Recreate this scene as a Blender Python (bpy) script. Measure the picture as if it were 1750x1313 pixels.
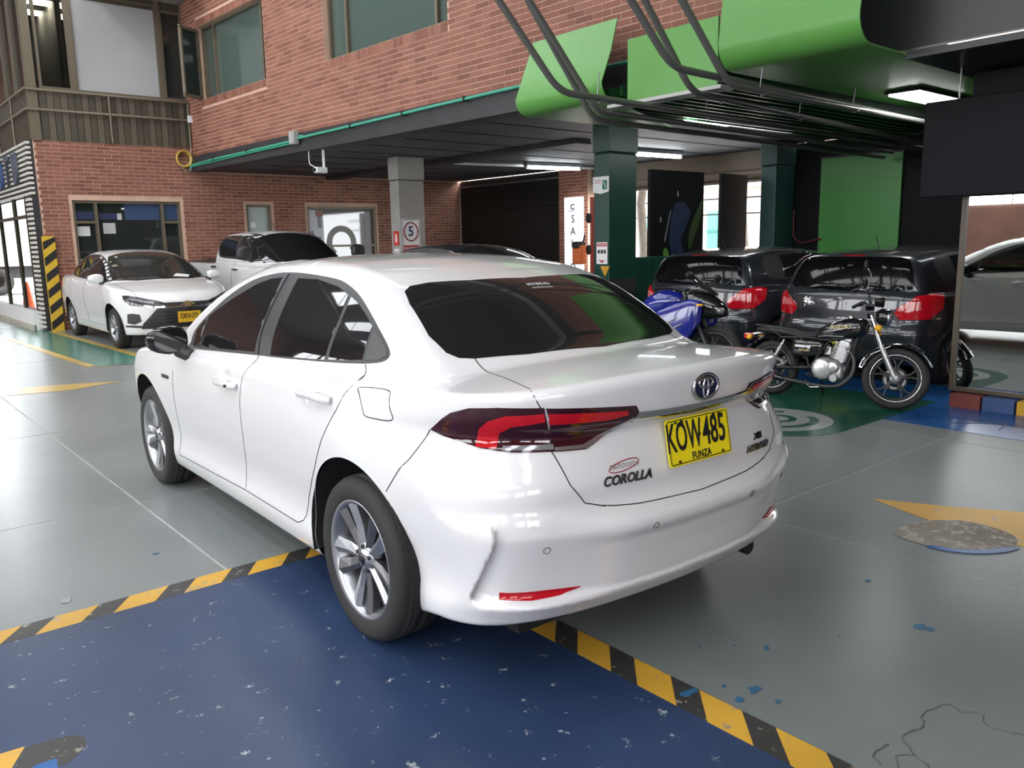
import bpy, bmesh, math, random
import numpy as np
from mathutils import Vector, Matrix
from mathutils.geometry import delaunay_2d_cdt

random.seed(7); RNG = np.random.default_rng(7)
for o in list(bpy.data.objects): bpy.data.objects.remove(o)
SC = bpy.context.scene
COL = SC.collection
PI = math.pi
R = math.radians

# ------------------------------------------------------------------ camera, sky, light, exposure
CAM_H, CAM_F, CAM_PITCH, CAM_ROLL, CAM_TH = 1.48, 1395.0, 0.1735, -0.019, R(40)
def make_camera():
    c, s = math.cos(CAM_PITCH), math.sin(CAM_PITCH)
    fw, up, rt = np.array([0, c, -s]), np.array([0, s, c]), np.array([1.0, 0, 0])
    cr, sr = math.cos(CAM_ROLL), math.sin(CAM_ROLL)
    rt2, up2 = cr * rt + sr * up, -sr * rt + cr * up
    M = np.array([[math.cos(CAM_TH), math.sin(CAM_TH), 0], [-math.sin(CAM_TH), math.cos(CAM_TH), 0], [0, 0, 1]])
    X, Y, Z = M @ rt2, M @ up2, M @ -fw
    m = Matrix(((X[0], Y[0], Z[0], 0), (X[1], Y[1], Z[1], 0), (X[2], Y[2], Z[2], CAM_H), (0, 0, 0, 1)))
    cd = bpy.data.cameras.new('camera'); co = bpy.data.objects.new('camera', cd); COL.objects.link(co)
    cd.sensor_width = 36.0; cd.sensor_fit = 'HORIZONTAL'; cd.lens = 36.0 * CAM_F / 1750.0
    cd.clip_start = 0.05; cd.clip_end = 300
    co.matrix_world = m; SC.camera = co
make_camera()

SC.view_settings.view_transform = 'Standard'; SC.view_settings.look = 'None'
SC.view_settings.gamma = 1.0; SC.view_settings.use_curve_mapping = False
SC.view_settings.exposure = 0.06
SC.cycles.use_denoising = True
SC.cycles.max_bounces = 6; SC.cycles.diffuse_bounces = 4; SC.cycles.glossy_bounces = 4; SC.cycles.transmission_bounces = 6; SC.cycles.transparent_max_bounces = 10
SC.cycles.sample_clamp_indirect = 6.0
SC.cycles.caustics_reflective = False; SC.cycles.caustics_refractive = False

SKY_STRENGTH = 15.0         # bright overcast sky outside the garage
SKYLIGHT = 7.6              # translucent daylight panels in the hall roof
SIDE_FILL = 8.2         # added glowing panels on the side and rear hall walls, as fill light
TUBE = 30.0                 # fluorescent tubes under the low slab
def make_world():
    w = bpy.data.worlds.new('overcast_sky'); SC.world = w; w.use_nodes = True
    nt = w.node_tree; bg = nt.nodes['Background']
    bg.inputs['Color'].default_value = (0.93, 0.96, 1.0, 1); bg.inputs['Strength'].default_value = SKY_STRENGTH
make_world()

# ------------------------------------------------------------------ materials
MATS = {}
def _bsdf(name):
    m = bpy.data.materials.new(name); m.use_nodes = True
    nt = m.node_tree; b = nt.nodes['Principled BSDF']
    return m, nt, b
def mat(name, col, rough=0.5, metal=0.0, spec=0.5, coat=0.0, coat_rough=0.05, var=0.0, vscale=4.0, bump=0.0, bscale=40.0, emit=None, estr=0.0, rvar=0.0):
    if name in MATS: return MATS[name]
    m, nt, b = _bsdf(name); N = nt.nodes; L = nt.links
    c = tuple(col) + (1,)
    b.inputs['Base Color'].default_value = c
    b.inputs['Roughness'].default_value = rough; b.inputs['Metallic'].default_value = metal
    b.inputs['Specular IOR Level'].default_value = spec
    b.inputs['Coat Weight'].default_value = coat; b.inputs['Coat Roughness'].default_value = coat_rough
    if var or bump or rvar:
        tc = N.new('ShaderNodeTexCoord'); nz = N.new('ShaderNodeTexNoise'); nz.inputs['Scale'].default_value = vscale; nz.inputs['Detail'].default_value = 5
        L.new(tc.outputs['Object'], nz.inputs['Vector'])
        if var:
            mx = N.new('ShaderNodeMix'); mx.data_type = 'RGBA'; mx.blend_type = 'MULTIPLY'; mx.inputs[0].default_value = 1.0
            rp = N.new('ShaderNodeMapRange'); rp.inputs[1].default_value = 0.3; rp.inputs[2].default_value = 0.7; rp.inputs[3].default_value = 1 - var; rp.inputs[4].default_value = 1 + var * 0.3
            L.new(nz.outputs['Fac'], rp.inputs[0]); mx.inputs[6].default_value = c; L.new(rp.outputs[0], mx.inputs[7]); L.new(mx.outputs[2], b.inputs['Base Color'])
        if rvar:
            rr = N.new('ShaderNodeMapRange'); rr.inputs[1].default_value = 0.3; rr.inputs[2].default_value = 0.7; rr.inputs[3].default_value = max(0.02, rough - rvar); rr.inputs[4].default_value = rough + rvar
            L.new(nz.outputs['Fac'], rr.inputs[0]); L.new(rr.outputs[0], b.inputs['Roughness'])
        if bump:
            n2 = N.new('ShaderNodeTexNoise'); n2.inputs['Scale'].default_value = bscale; L.new(tc.outputs['Object'], n2.inputs['Vector'])
            bp = N.new('ShaderNodeBump'); bp.inputs['Strength'].default_value = bump; bp.inputs['Distance'].default_value = 0.01
            L.new(n2.outputs['Fac'], bp.inputs['Height']); L.new(bp.outputs['Normal'], b.inputs['Normal'])
    if emit:
        b.inputs['Emission Color'].default_value = tuple(emit) + (1,); b.inputs['Emission Strength'].default_value = estr
    MATS[name] = m
    return m

# ------------------------------------------------------------------ objects
def obj(name, me, m=None, parent=None, loc=None, rot=None, smooth=None):
    o = bpy.data.objects.new(name, me); COL.objects.link(o)
    if m is not None:
        if isinstance(m, (list, tuple)):
            for k in m: me.materials.append(k)
        elif not me.materials: me.materials.append(m)
    if parent is not None: o.parent = parent
    if loc is not None: o.location = loc
    if rot is not None: o.rotation_euler = rot
    return o
def tag(o, label=None, cat=None, group=None, kind=None):
    if label: o['label'] = label
    if cat: o['category'] = cat
    if group: o['group'] = group
    if kind: o['kind'] = kind
    return o
def thing(name, label, cat, loc=(0, 0, 0), rz=0.0, group=None, rot=None):
    o = bpy.data.objects.new(name, None); COL.objects.link(o)
    o.location = loc; o.rotation_euler = rot if rot else (0, 0, rz); o.empty_display_size = 0.1
    return tag(o, label, cat, group)
def copy_tree(o, parent=None):
    c = o.copy(); COL.objects.link(c); c.parent = parent
    for ch in list(o.children): copy_tree(ch, c)
    return c

class MB:
    """collects simple solids into one mesh"""
    def __init__(s): s.v = []; s.f = []; s.m = []; s.sm = []
    def add(s, vs, fs, mi=0, smooth=False):
        b = len(s.v); s.v.extend([tuple(v) for v in vs])
        for f in fs: s.f.append(tuple(b + i for i in f)); s.m.append(mi); s.sm.append(smooth)
        return s
    def box(s, lo, hi, mi=0, rot=None, piv=None):
        x0, y0, z0 = lo; x1, y1, z1 = hi
        vs = [(x0, y0, z0), (x1, y0, z0), (x1, y1, z0), (x0, y1, z0), (x0, y0, z1), (x1, y0, z1), (x1, y1, z1), (x0, y1, z1)]
        if rot is not None:
            p = Vector(piv if piv else ((x0 + x1) / 2, (y0 + y1) / 2, (z0 + z1) / 2))
            vs = [tuple(p + rot @ (Vector(v) - p)) for v in vs]
        return s.add(vs, [(0, 3, 2, 1), (4, 5, 6, 7), (0, 1, 5, 4), (1, 2, 6, 5), (2, 3, 7, 6), (3, 0, 4, 7)], mi)
    def bbox(s, lo, hi, b=0.01, mi=0):
        """box with bevelled edges"""
        x0, y0, z0 = lo; x1, y1, z1 = hi
        bm = bmesh.new(); bmesh.ops.create_cube(bm, size=1)
        for v in bm.verts: v.co = ((x0 + x1) / 2 + v.co.x * (x1 - x0), (y0 + y1) / 2 + v.co.y * (y1 - y0), (z0 + z1) / 2 + v.co.z * (z1 - z0))
        bmesh.ops.bevel(bm, geom=list(bm.edges), offset=b, segments=2, affect='EDGES', profile=0.5)
        bm.verts.index_update(); s.add([v.co[:] for v in bm.verts], [[v.index for v in f.verts] for f in bm.faces], mi); bm.free(); return s
    def tube(s, pts, r, seg=10, mi=0, cap=True, closed=False):
        pts = [Vector(p) for p in pts]; n = len(pts)
        rs = r if isinstance(r, (list, tuple)) else [r] * n
        rings = []; up = None
        for i, p in enumerate(pts):
            if closed: t = (pts[(i + 1) % n] - pts[i - 1])
            else: t = (pts[min(i + 1, n - 1)] - pts[max(i - 1, 0)])
            if t.length < 1e-9: t = Vector((0, 0, 1))
            t.normalize()
            if up is None: up = Vector((0, 0, 1)) if abs(t.z) < 0.9 else Vector((1, 0, 0))
            a = t.cross(up)
            if a.length < 1e-6: a = t.cross(Vector((0, 1, 0)))
            a.normalize(); b = t.cross(a); b.normalize(); up = -b if b.dot(-up) > 0 else up
            up = a.cross(t); 
            rings.append([p + (a * math.cos(2 * PI * k / seg) + up * math.sin(2 * PI * k / seg)) * rs[i] for k in range(seg)])
        vs = [v for g in rings for v in g]; fs = []
        for i in range(n if closed else n - 1):
            j = (i + 1) % n
            for k in range(seg):
                q = (k + 1) % seg; fs.append((i * seg + k, i * seg + q, j * seg + q, j * seg + k))
        s.add(vs, fs, mi, True)
        if cap and not closed:
            s.add(rings[0], [tuple(range(seg))], mi); s.add(rings[-1], [tuple(reversed(range(seg)))], mi)
        return s
    def cyl(s, a, b, r, seg=16, mi=0, r2=None):
        return s.tube([a, b], [r, r if r2 is None else r2], seg, mi)
    def lathe(s, prof, seg=32, axis='y', mi=0, c=(0, 0, 0), closed=False, smooth=True):
        """profile (radius, along axis)"""
        vs = []; n = len(prof)
        for k in range(seg):
            t = 2 * PI * k / seg
            for (r, h) in prof:
                if axis == 'y': vs.append((c[0] + r * math.cos(t), c[1] + h, c[2] + r * math.sin(t)))
                elif axis == 'z': vs.append((c[0] + r * math.cos(t), c[1] + r * math.sin(t), c[2] + h))
                else: vs.append((c[0] + h, c[1] + r * math.cos(t), c[2] + r * math.sin(t)))
        fs = []
        for k in range(seg):
            q = (k + 1) % seg
            for i in range(n - 1 if not closed else n):
                j = (i + 1) % n; fs.append((k * n + i, q * n + i, q * n + j, k * n + j))
        return s.add(vs, fs, mi, smooth)
    def prism(s, poly, h0, h1, plane='xy', mi=0):
        """polygon (2-D list) extruded between h0 and h1 along the remaining axis"""
        def P(a, b, h): return {'xy': (a, b, h), 'xz': (a, h, b), 'yz': (h, a, b)}[plane]
        n = len(poly); vs = [P(a, b, h0) for a, b in poly] + [P(a, b, h1) for a, b in poly]
        fs = [tuple(range(n)), tuple(reversed(range(n, 2 * n)))] + [(i, i + n, (i + 1) % n + n, (i + 1) % n) for i in range(n)]
        return s.add(vs, fs, mi)
    def sphere(s, c, r, seg=14, rings=8, mi=0):
        sx, sy, sz = r if isinstance(r, (tuple, list)) else (r, r, r)
        prof = [(math.sin(PI * i / rings), -math.cos(PI * i / rings)) for i in range(rings + 1)]
        vs = []; n = rings + 1
        for k in range(seg):
            t = 2 * PI * k / seg
            for a, h in prof: vs.append((c[0] + sx * a * math.cos(t), c[1] + sy * a * math.sin(t), c[2] + sz * h))
        fs = []
        for k in range(seg):
            q = (k + 1) % seg
            for i in range(rings): fs.append((k * n + i, q * n + i, q * n + i + 1, k * n + i + 1))
        return s.add(vs, fs, mi, True)
    def xform(s, M):
        s.v = [tuple(M @ Vector(v)) for v in s.v]; return s
    def mesh(s, name='m', fixn=True):
        me = bpy.data.meshes.new(name); me.from_pydata(s.v, [], s.f)
        me.polygons.foreach_set('material_index', s.m); me.polygons.foreach_set('use_smooth', s.sm)
        if fixn:
            bm = bmesh.new(); bm.from_mesh(me); bmesh.ops.recalc_face_normals(bm, faces=bm.faces[:]); bm.to_mesh(me); bm.free()
        me.update(); return me
    def build(s, name, m, parent=None, loc=None, rot=None, fixn=True):
        return obj(name, s.mesh(name, fixn), m, parent, loc, rot)

def arc(cx, cy, r, a0, a1, n): return [(cx + r * math.cos(R(a0 + (a1 - a0) * i / n)), cy + r * math.sin(R(a0 + (a1 - a0) * i / n))) for i in range(n + 1)]
def rrect(x0, y0, x1, y1, r, n=4):
    return arc(x1 - r, y1 - r, r, 0, 90, n) + arc(x0 + r, y1 - r, r, 90, 180, n) + arc(x0 + r, y0 + r, r, 180, 270, n) + arc(x1 - r, y0 + r, r, 270, 360, n)
def smooth_poly(pts, n=6, closed=True):
    """Catmull-Rom through the points"""
    P = [np.array(p, float) for p in pts]; out = []; m = len(P)
    for i in range(m if closed else m - 1):
        g = (lambda k: P[k % m]) if closed else (lambda k: P[min(max(k, 0), m - 1)])
        p0, p1, p2, p3 = g(i - 1), g(i), g(i + 1), g(i + 2)
        for k in range(n):
            t = k / n; out.append(tuple(0.5 * ((2 * p1) + (-p0 + p2) * t + (2 * p0 - 5 * p1 + 4 * p2 - p3) * t * t + (-p0 + 3 * p1 - 3 * p2 + p3) * t ** 3)))
    if not closed: out.append(tuple(P[-1]))
    return out
def bend(pts, r, n=5):
    """round the corners of a 3-D polyline"""
    P = [Vector(p) for p in pts]; out = [P[0]]
    for i in range(1, len(P) - 1):
        a, b, c = P[i - 1], P[i], P[i + 1]
        d1 = (a - b); d2 = (c - b); q = min(r, d1.length * 0.49, d2.length * 0.49)
        s, e = b + d1.normalized() * q, b + d2.normalized() * q
        for k in range(n + 1):
            t = k / n; out.append((1 - t) ** 2 * s + 2 * t * (1 - t) * b + t * t * e)
    out.append(P[-1]); return out

# lettering: flat text turned into a mesh
def text_mesh(body, size, depth=0.002, align='CENTER', bold=0.0, xscale=1.0, spacing=1.0):
    cu = bpy.data.curves.new('t', 'FONT'); cu.body = body; cu.size = size; cu.extrude = depth; cu.align_x = align; cu.align_y = 'CENTER'
    cu.offset = bold; cu.space_character = spacing; cu.resolution_u = 3
    o = bpy.data.objects.new('t', cu); COL.objects.link(o)
    dg = bpy.context.evaluated_depsgraph_get(); dg.update()
    me = bpy.data.meshes.new_from_object(o.evaluated_get(dg)); bpy.data.objects.remove(o); bpy.data.curves.remove(cu)
    if xscale != 1.0:
        for v in me.vertices: v.co.x *= xscale
    me.materials.clear(); return me

# materials shared by the vehicles
M_WHITE = mat('white_car_paint', (.755, .750, .755), 0.30, 0, 0.5, coat=1.0, coat_rough=0.03)
M_GREYCAR = mat('graphite_car_paint', (.024, .027, .033), 0.30, 0.30, 0.5, coat=1.0, coat_rough=0.03)
M_GLASS = mat('tinted_car_glass', (.012, .012, .013), 0.03, 0, 0.6)
M_TRIM = mat('black_plastic_trim', (.030, .030, .032), 0.45)
M_GLOSSBLACK = mat('gloss_black_plastic', (.012, .012, .014), 0.12)
M_SEAM = mat('panel_gap', (.018, .018, .018), 0.8)
M_TYRE = mat('tyre_rubber', (.022, .021, .020), 0.75, bump=0.15, bscale=60)
M_ALLOY = mat('grey_alloy', (.40, .41, .43), 0.30, 0.85)
M_ALLOYD = mat('dark_alloy', (.16, .16, .17), 0.35, 0.8)
M_CHROME = mat('chrome', (.75, .76, .78), 0.08, 1.0)
M_DARKCHROME = mat('dark_chrome', (.18, .18, .19), 0.15, 1.0)
M_STEEL = mat('brake_steel', (.30, .30, .31), 0.4, 0.9)
M_LAMPRED = mat('red_lamp_lens', (.50, .006, .014), 0.08, coat=0.6)
M_LAMPDARK = mat('smoked_lamp_lens', (.035, .004, .008), 0.06, coat=0.6)
M_LAMPCLEAR = mat('clear_lamp_lens', (.30, .30, .31), 0.08, 0.4)
M_PLATE = mat('yellow_number_plate', (.93, .76, .012), 0.35)
M_PLATEB = mat('orange_yellow_number_plate', (.80, .46, .03), 0.4)
M_BLACK = mat('black_print', (.012, .012, .012), 0.5)
M_WHITEP = mat('white_print', (.80, .80, .80), 0.5)
M_WELL = mat('wheel_well_liner', (.010, .010, .010), 0.9)


# ------------------------------------------------------------------ smooth bodies from implicit functions
class Curve:
    def __init__(s, pts, sig=0.03):
        pts = sorted(pts); xs = np.array([p[0] for p in pts], float); ys = np.array([p[1] for p in pts], float)
        a, b = xs[0] - 0.5, xs[-1] + 0.5; n = 3000
        s.x = np.linspace(a, b, n); t = np.interp(s.x, xs, ys)
        e0 = (ys[1] - ys[0]) / (xs[1] - xs[0]); e1 = (ys[-1] - ys[-2]) / (xs[-1] - xs[-2])
        t = np.where(s.x < xs[0], ys[0] + e0 * (s.x - xs[0]), t); t = np.where(s.x > xs[-1], ys[-1] + e1 * (s.x - xs[-1]), t)
        if sig > 0:
            dx = s.x[1] - s.x[0]; k = int(max(1, 3 * sig / dx)); w = np.exp(-0.5 * (np.arange(-k, k + 1) * dx / sig) ** 2); w /= w.sum()
            t = np.convolve(np.pad(t, k, mode='edge'), w, mode='valid')
        s.y = t; s.d = np.gradient(t, s.x)
    def __call__(s, v): return np.interp(v, s.x, s.y)
    def slope(s, v): return np.interp(v, s.x, s.d)
def smax(a, b, k):
    h = np.clip(0.5 + 0.5 * (a - b) / k, 0, 1); return b * (1 - h) + a * h + k * h * (1 - h)
def smin(a, b, k): return -smax(-a, -b, k)
def sstep(a, b, v):
    t = np.clip((v - a) / (b - a), 0, 1); return t * t * (3 - 2 * t)

class Solid:
    def __init__(s, fn): s.fn = fn
    def f(s, P): return s.fn(P[:, 0], P[:, 1], P[:, 2])
    def grad(s, P, e=1.5e-3):
        g = np.empty_like(P)
        for k in range(3):
            d = np.zeros(3); d[k] = e; g[:, k] = (s.f(P + d) - s.f(P - d)) / (2 * e)
        return g
    def normal(s, P):
        g = s.grad(P, 3e-3); return g / np.maximum(np.linalg.norm(g, axis=1, keepdims=True), 1e-9)
    def project(s, P, n=4):
        for _ in range(n):
            g = s.grad(P); d = s.f(P) / np.maximum((g * g).sum(1), 0.15); P = P - np.clip(d, -0.03, 0.03)[:, None] * g
        return P
    def hit(s, O, D, tmax=3.2, n=90):
        """first surface point along rays O + t D"""
        O = np.asarray(O, float); D = np.asarray(D, float); D = np.broadcast_to(D, O.shape)
        lo = np.zeros(len(O)); hi = np.full(len(O), tmax); found = np.zeros(len(O), bool); st = tmax / n
        for i in range(1, n + 1):
            t = i * st; ix = np.nonzero(~found)[0]; new = ix[s.f(O[ix] + D[ix] * t) < 0]
            lo[new] = t - st; hi[new] = t; found[new] = True
            if found.all(): break
        for _ in range(14):
            mid = (lo + hi) / 2; v = s.f(O + D * mid[:, None]) < 0; hi = np.where(v, mid, hi); lo = np.where(v, lo, mid)
        return O + D * ((lo + hi) / 2)[:, None], found
    def polygonise(s, lo, hi, h):
        lo = (lo[0], -h / 2, lo[2])      # bodies are symmetric about y = 0: build one half, mirror it
        ax = [np.arange(lo[k], hi[k] + h, h) for k in range(3)]
        nb = 8; dims = [len(a) for a in ax]; G = np.empty(dims, np.float32)
        bl = [[slice(i, min(i + nb, d)) for i in range(0, d, nb)] for d in dims]
        cen = [np.array([a[q].mean() for q in b]) for a, b in zip(ax, bl)]
        FC = s.fn(cen[0][:, None, None], cen[1][None, :, None], cen[2][None, None, :])
        for i, bi in enumerate(bl[0]):
            for j, bj in enumerate(bl[1]):
                for k, bk in enumerate(bl[2]):
                    c = FC[i, j, k]
                    if abs(c) > nb * h * 1.5: G[bi, bj, bk] = c
                    else: G[bi, bj, bk] = s.fn(ax[0][bi][:, None, None], ax[1][bj][None, :, None], ax[2][bk][None, None, :])
        G = np.where(np.abs(G) < 1e-7, 1e-7, G); S = G < 0
        nx, ny, nz = G.shape
        C = np.zeros((nx - 1, ny - 1, nz - 1), np.int8)
        for a in (0, 1):
            for b in (0, 1):
                for c in (0, 1): C += S[a:nx - 1 + a, b:ny - 1 + b, c:nz - 1 + c]
        act = np.argwhere((C > 0) & (C < 8)); ids = -np.ones(C.shape, np.int64); ids[tuple(act.T)] = np.arange(len(act))
        acc = np.zeros((len(act), 3)); cnt = np.zeros(len(act))
        corners = [(a, b, c) for a in (0, 1) for b in (0, 1) for c in (0, 1)]
        for p in corners:
            for k in range(3):
                if p[k]: continue
                q = list(p); q[k] = 1
                A = G[act[:, 0] + p[0], act[:, 1] + p[1], act[:, 2] + p[2]]; B = G[act[:, 0] + q[0], act[:, 1] + q[1], act[:, 2] + q[2]]
                m = (A < 0) != (B < 0); t = np.where(m, A / np.where(m, A - B, 1), 0)
                pos = np.tile(np.array(p, float), (len(act), 1)); pos[:, k] += t
                acc[m] += pos[m]; cnt[m] += 1
        V = np.array(lo) + (act + acc / cnt[:, None]) * h
        quads = []
        for k in range(3):
            i, j = [(1, 2), (2, 0), (0, 1)][k]
            sl0 = [slice(None)] * 3; sl1 = [slice(None)] * 3; sl0[k] = slice(0, -1); sl1[k] = slice(1, None)
            a, b = S[tuple(sl0)], S[tuple(sl1)]
            E = np.argwhere(a != b); ok = (E[:, i] > 0) & (E[:, j] > 0) & ((k != 1) | (E[:, 1] > 0)) & (E[:, i] < G.shape[i] - 1) & (E[:, j] < G.shape[j] - 1); E = E[ok]
            flip = a[tuple(E.T)]
            def cell(di, dj):
                q = E.copy(); q[:, i] += di; q[:, j] += dj; return ids[tuple(q.T)]
            Q = np.stack([cell(-1, -1), cell(0, -1), cell(0, 0), cell(-1, 0)], 1)
            Q[~flip] = Q[~flip][:, ::-1]; quads.append(Q)
        Q = np.concatenate(quads); V = s.project(V, 3)
        mid = act[:, 1] == 0; V[mid, 1] = 0; mp = np.arange(len(V)); other = np.nonzero(~mid)[0]; mp[other] = len(V) + np.arange(len(other))
        Q = np.concatenate([Q, mp[Q][:, ::-1]]); V = np.concatenate([V, V[other] * np.array([1, -1, 1])])
        d02 = np.linalg.norm(V[Q[:, 0]] - V[Q[:, 2]], axis=1); d13 = np.linalg.norm(V[Q[:, 1]] - V[Q[:, 3]], axis=1)
        T = np.concatenate([np.where((d02 <= d13)[:, None], Q[:, [0, 1, 2]], Q[:, [0, 1, 3]]), np.where((d02 <= d13)[:, None], Q[:, [0, 2, 3]], Q[:, [1, 2, 3]])])
        return V, T

def poly_sd(px, py, poly):
    """signed distance to a polygon, negative inside"""
    P = np.array(poly, float); d = np.full(px.shape, 1e9); ins = np.zeros(px.shape, bool); n = len(P)
    for i in range(n):
        a, b = P[i], P[(i + 1) % n]; e = b - a; wx, wy = px - a[0], py - a[1]
        t = np.clip((wx * e[0] + wy * e[1]) / max(e @ e, 1e-12), 0, 1); d = np.minimum(d, (wx - e[0] * t) ** 2 + (wy - e[1] * t) ** 2)
        c = ((a[1] <= py) & (py < b[1])) | ((b[1] <= py) & (py < a[1]))
        with np.errstate(divide='ignore', invalid='ignore'): xi = a[0] + (py - a[1]) / (b[1] - a[1] if b[1] != a[1] else 1e-12) * (b[0] - a[0])
        ins ^= c & (px < xi)
    return np.where(ins, -1, 1) * np.sqrt(d)

class Shell:
    """triangle mesh of a Solid whose triangles carry a region number; cut() splits along a curve g = 0"""
    def __init__(s, solid, lo, hi, h):
        s.S = solid; s.h = h; s.V, s.T = solid.polygonise(lo, hi, h); s.L = np.zeros(len(s.T), int)
    def cut(s, g, label, only=None):
        V, T = s.V, s.T
        val = g(V); near = np.abs(val) < 0.3 * s.h
        if only is not None:
            use = np.zeros(len(V), bool); use[np.unique(T[np.isin(s.L, only)])] = True; near &= use
        if near.any():
            P = V[near]
            for _ in range(3):
                e = 1e-3; gg = np.stack([(g(P + np.eye(3)[k] * e) - g(P - np.eye(3)[k] * e)) / (2 * e) for k in range(3)], 1)
                n = s.S.normal(P); gg -= (gg * n).sum(1, keepdims=True) * n
                st = g(P)[:, None] * gg / np.maximum((gg * gg).sum(1, keepdims=True), 0.2); P = P - np.clip(st, -0.5 * s.h, 0.5 * s.h)
            V[near] = P; val = g(V); val[near & (np.abs(val) < 0.1 * s.h)] = 0
        sg = np.sign(val).astype(int); tv = sg[T]; mixed = (tv.min(1) < 0) & (tv.max(1) > 0)
        if only is not None: mixed &= np.isin(s.L, only)
        idx = np.nonzero(mixed)[0]; newV = []; edge = {}; base = len(V); nT = []; nL = []; nS = []
        def mid(a, b):
            k = (a, b) if a < b else (b, a)
            if k not in edge:
                t = val[a] / (val[a] - val[b]); newV.append(V[a] + (V[b] - V[a]) * t); edge[k] = base + len(newV) - 1
            return edge[k]
        for i in idx:
            a, b, c = T[i]; pos, neg = [], []
            for p, q in ((a, b), (b, c), (c, a)):
                if sg[p] >= 0: pos.append(p)
                if sg[p] <= 0: neg.append(p)
                if sg[p] * sg[q] < 0: m = mid(p, q); pos.append(m); neg.append(m)
            for lst, k in ((pos, 1), (neg, -1)):
                for j in range(1, len(lst) - 1): nT.append((lst[0], lst[j], lst[j + 1])); nL.append(s.L[i]); nS.append(k)
        keep = ~mixed; side = np.where(tv[keep].min(1) < 0, -1, 1); z = (tv[keep] == 0).all(1)
        if z.any():
            cen = V[T[keep][z]].mean(1); side[z] = np.where(g(cen) < 0, -1, 1)
        T2 = T[keep]; L2 = s.L[keep]
        if nT: T2 = np.concatenate([T2, np.array(nT)]); L2 = np.concatenate([L2, np.array(nL)]); side = np.concatenate([side, np.array(nS)])
        if newV: s.V = s.S.project(np.concatenate([V, np.array(newV)]), 0 if len(newV) == 0 else 1) if False else np.concatenate([V, np.array(newV)])
        ins = side < 0
        if only is not None: ins &= np.isin(L2, only)
        L2 = L2.copy(); L2[ins] = label; s.T, s.L = T2, L2
    def mesh(s, label, name):
        T = s.T[s.L == label]; u, inv = np.unique(T, return_inverse=True); T = inv.reshape(-1, 3); V = s.V[u]
        return np_mesh(name, V, T, s.S.normal(V))
def np_mesh(name, V, T, N=None):
    me = bpy.data.meshes.new(name); nv, nt = len(V), len(T)
    me.vertices.add(nv); me.vertices.foreach_set('co', np.asarray(V, np.float32).ravel())
    me.loops.add(nt * 3); me.loops.foreach_set('vertex_index', np.asarray(T, np.int32).ravel())
    me.polygons.add(nt); me.polygons.foreach_set('loop_start', np.arange(0, nt * 3, 3, dtype=np.int32)); 
    me.polygons.foreach_set('use_smooth', np.ones(nt, bool))
    me.update(); me.validate()
    if N is not None and len(me.vertices) == len(N): me.normals_split_custom_set_from_vertices(np.asarray(N, np.float32).tolist())
    return me

FRAMES = {  # name: (2-D -> ray origin, direction)
    'left': (lambda a, b: np.stack([a, np.full_like(a, 1.3), b], 1), (0, -1, 0)),
    'right': (lambda a, b: np.stack([a, np.full_like(a, -1.3), b], 1), (0, 1, 0)),
    'rear': (lambda a, b: np.stack([np.full_like(a, -1.9), a, b], 1), (1, 0, 0)),
    'front': (lambda a, b: np.stack([np.full_like(a, 5.2), a, b], 1), (-1, 0, 0)),
    'top': (lambda a, b: np.stack([a, b, np.full_like(a, 2.3)], 1), (0, 0, -1)),
}
def frame_at(O, A, B, D):
    O, A, B = (np.array(q, float) for q in (O, A, B)); D = np.array(D, float)
    return (lambda a, b: O + a[:, None] * A + b[:, None] * B, tuple(D / np.linalg.norm(D)))
def on_surface(S, pts, frame, off=0.0):
    fr = FRAMES[frame] if isinstance(frame, str) else frame
    a = np.array([p[0] for p in pts], float); b = np.array([p[1] for p in pts], float)
    P, ok = S.hit(fr[0](a, b), np.array(fr[1], float)); N = S.normal(P)
    return P + N * off, N, ok
def densify(poly, s, closed=True):
    out = []; n = len(poly)
    for i in range(n if closed else n - 1):
        a, b = np.array(poly[i], float), np.array(poly[(i + 1) % n], float); k = max(1, int(math.ceil(np.linalg.norm(b - a) / s)))
        out += [tuple(a + (b - a) * j / k) for j in range(k)]
    if not closed: out.append(tuple(poly[-1]))
    return out
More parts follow.
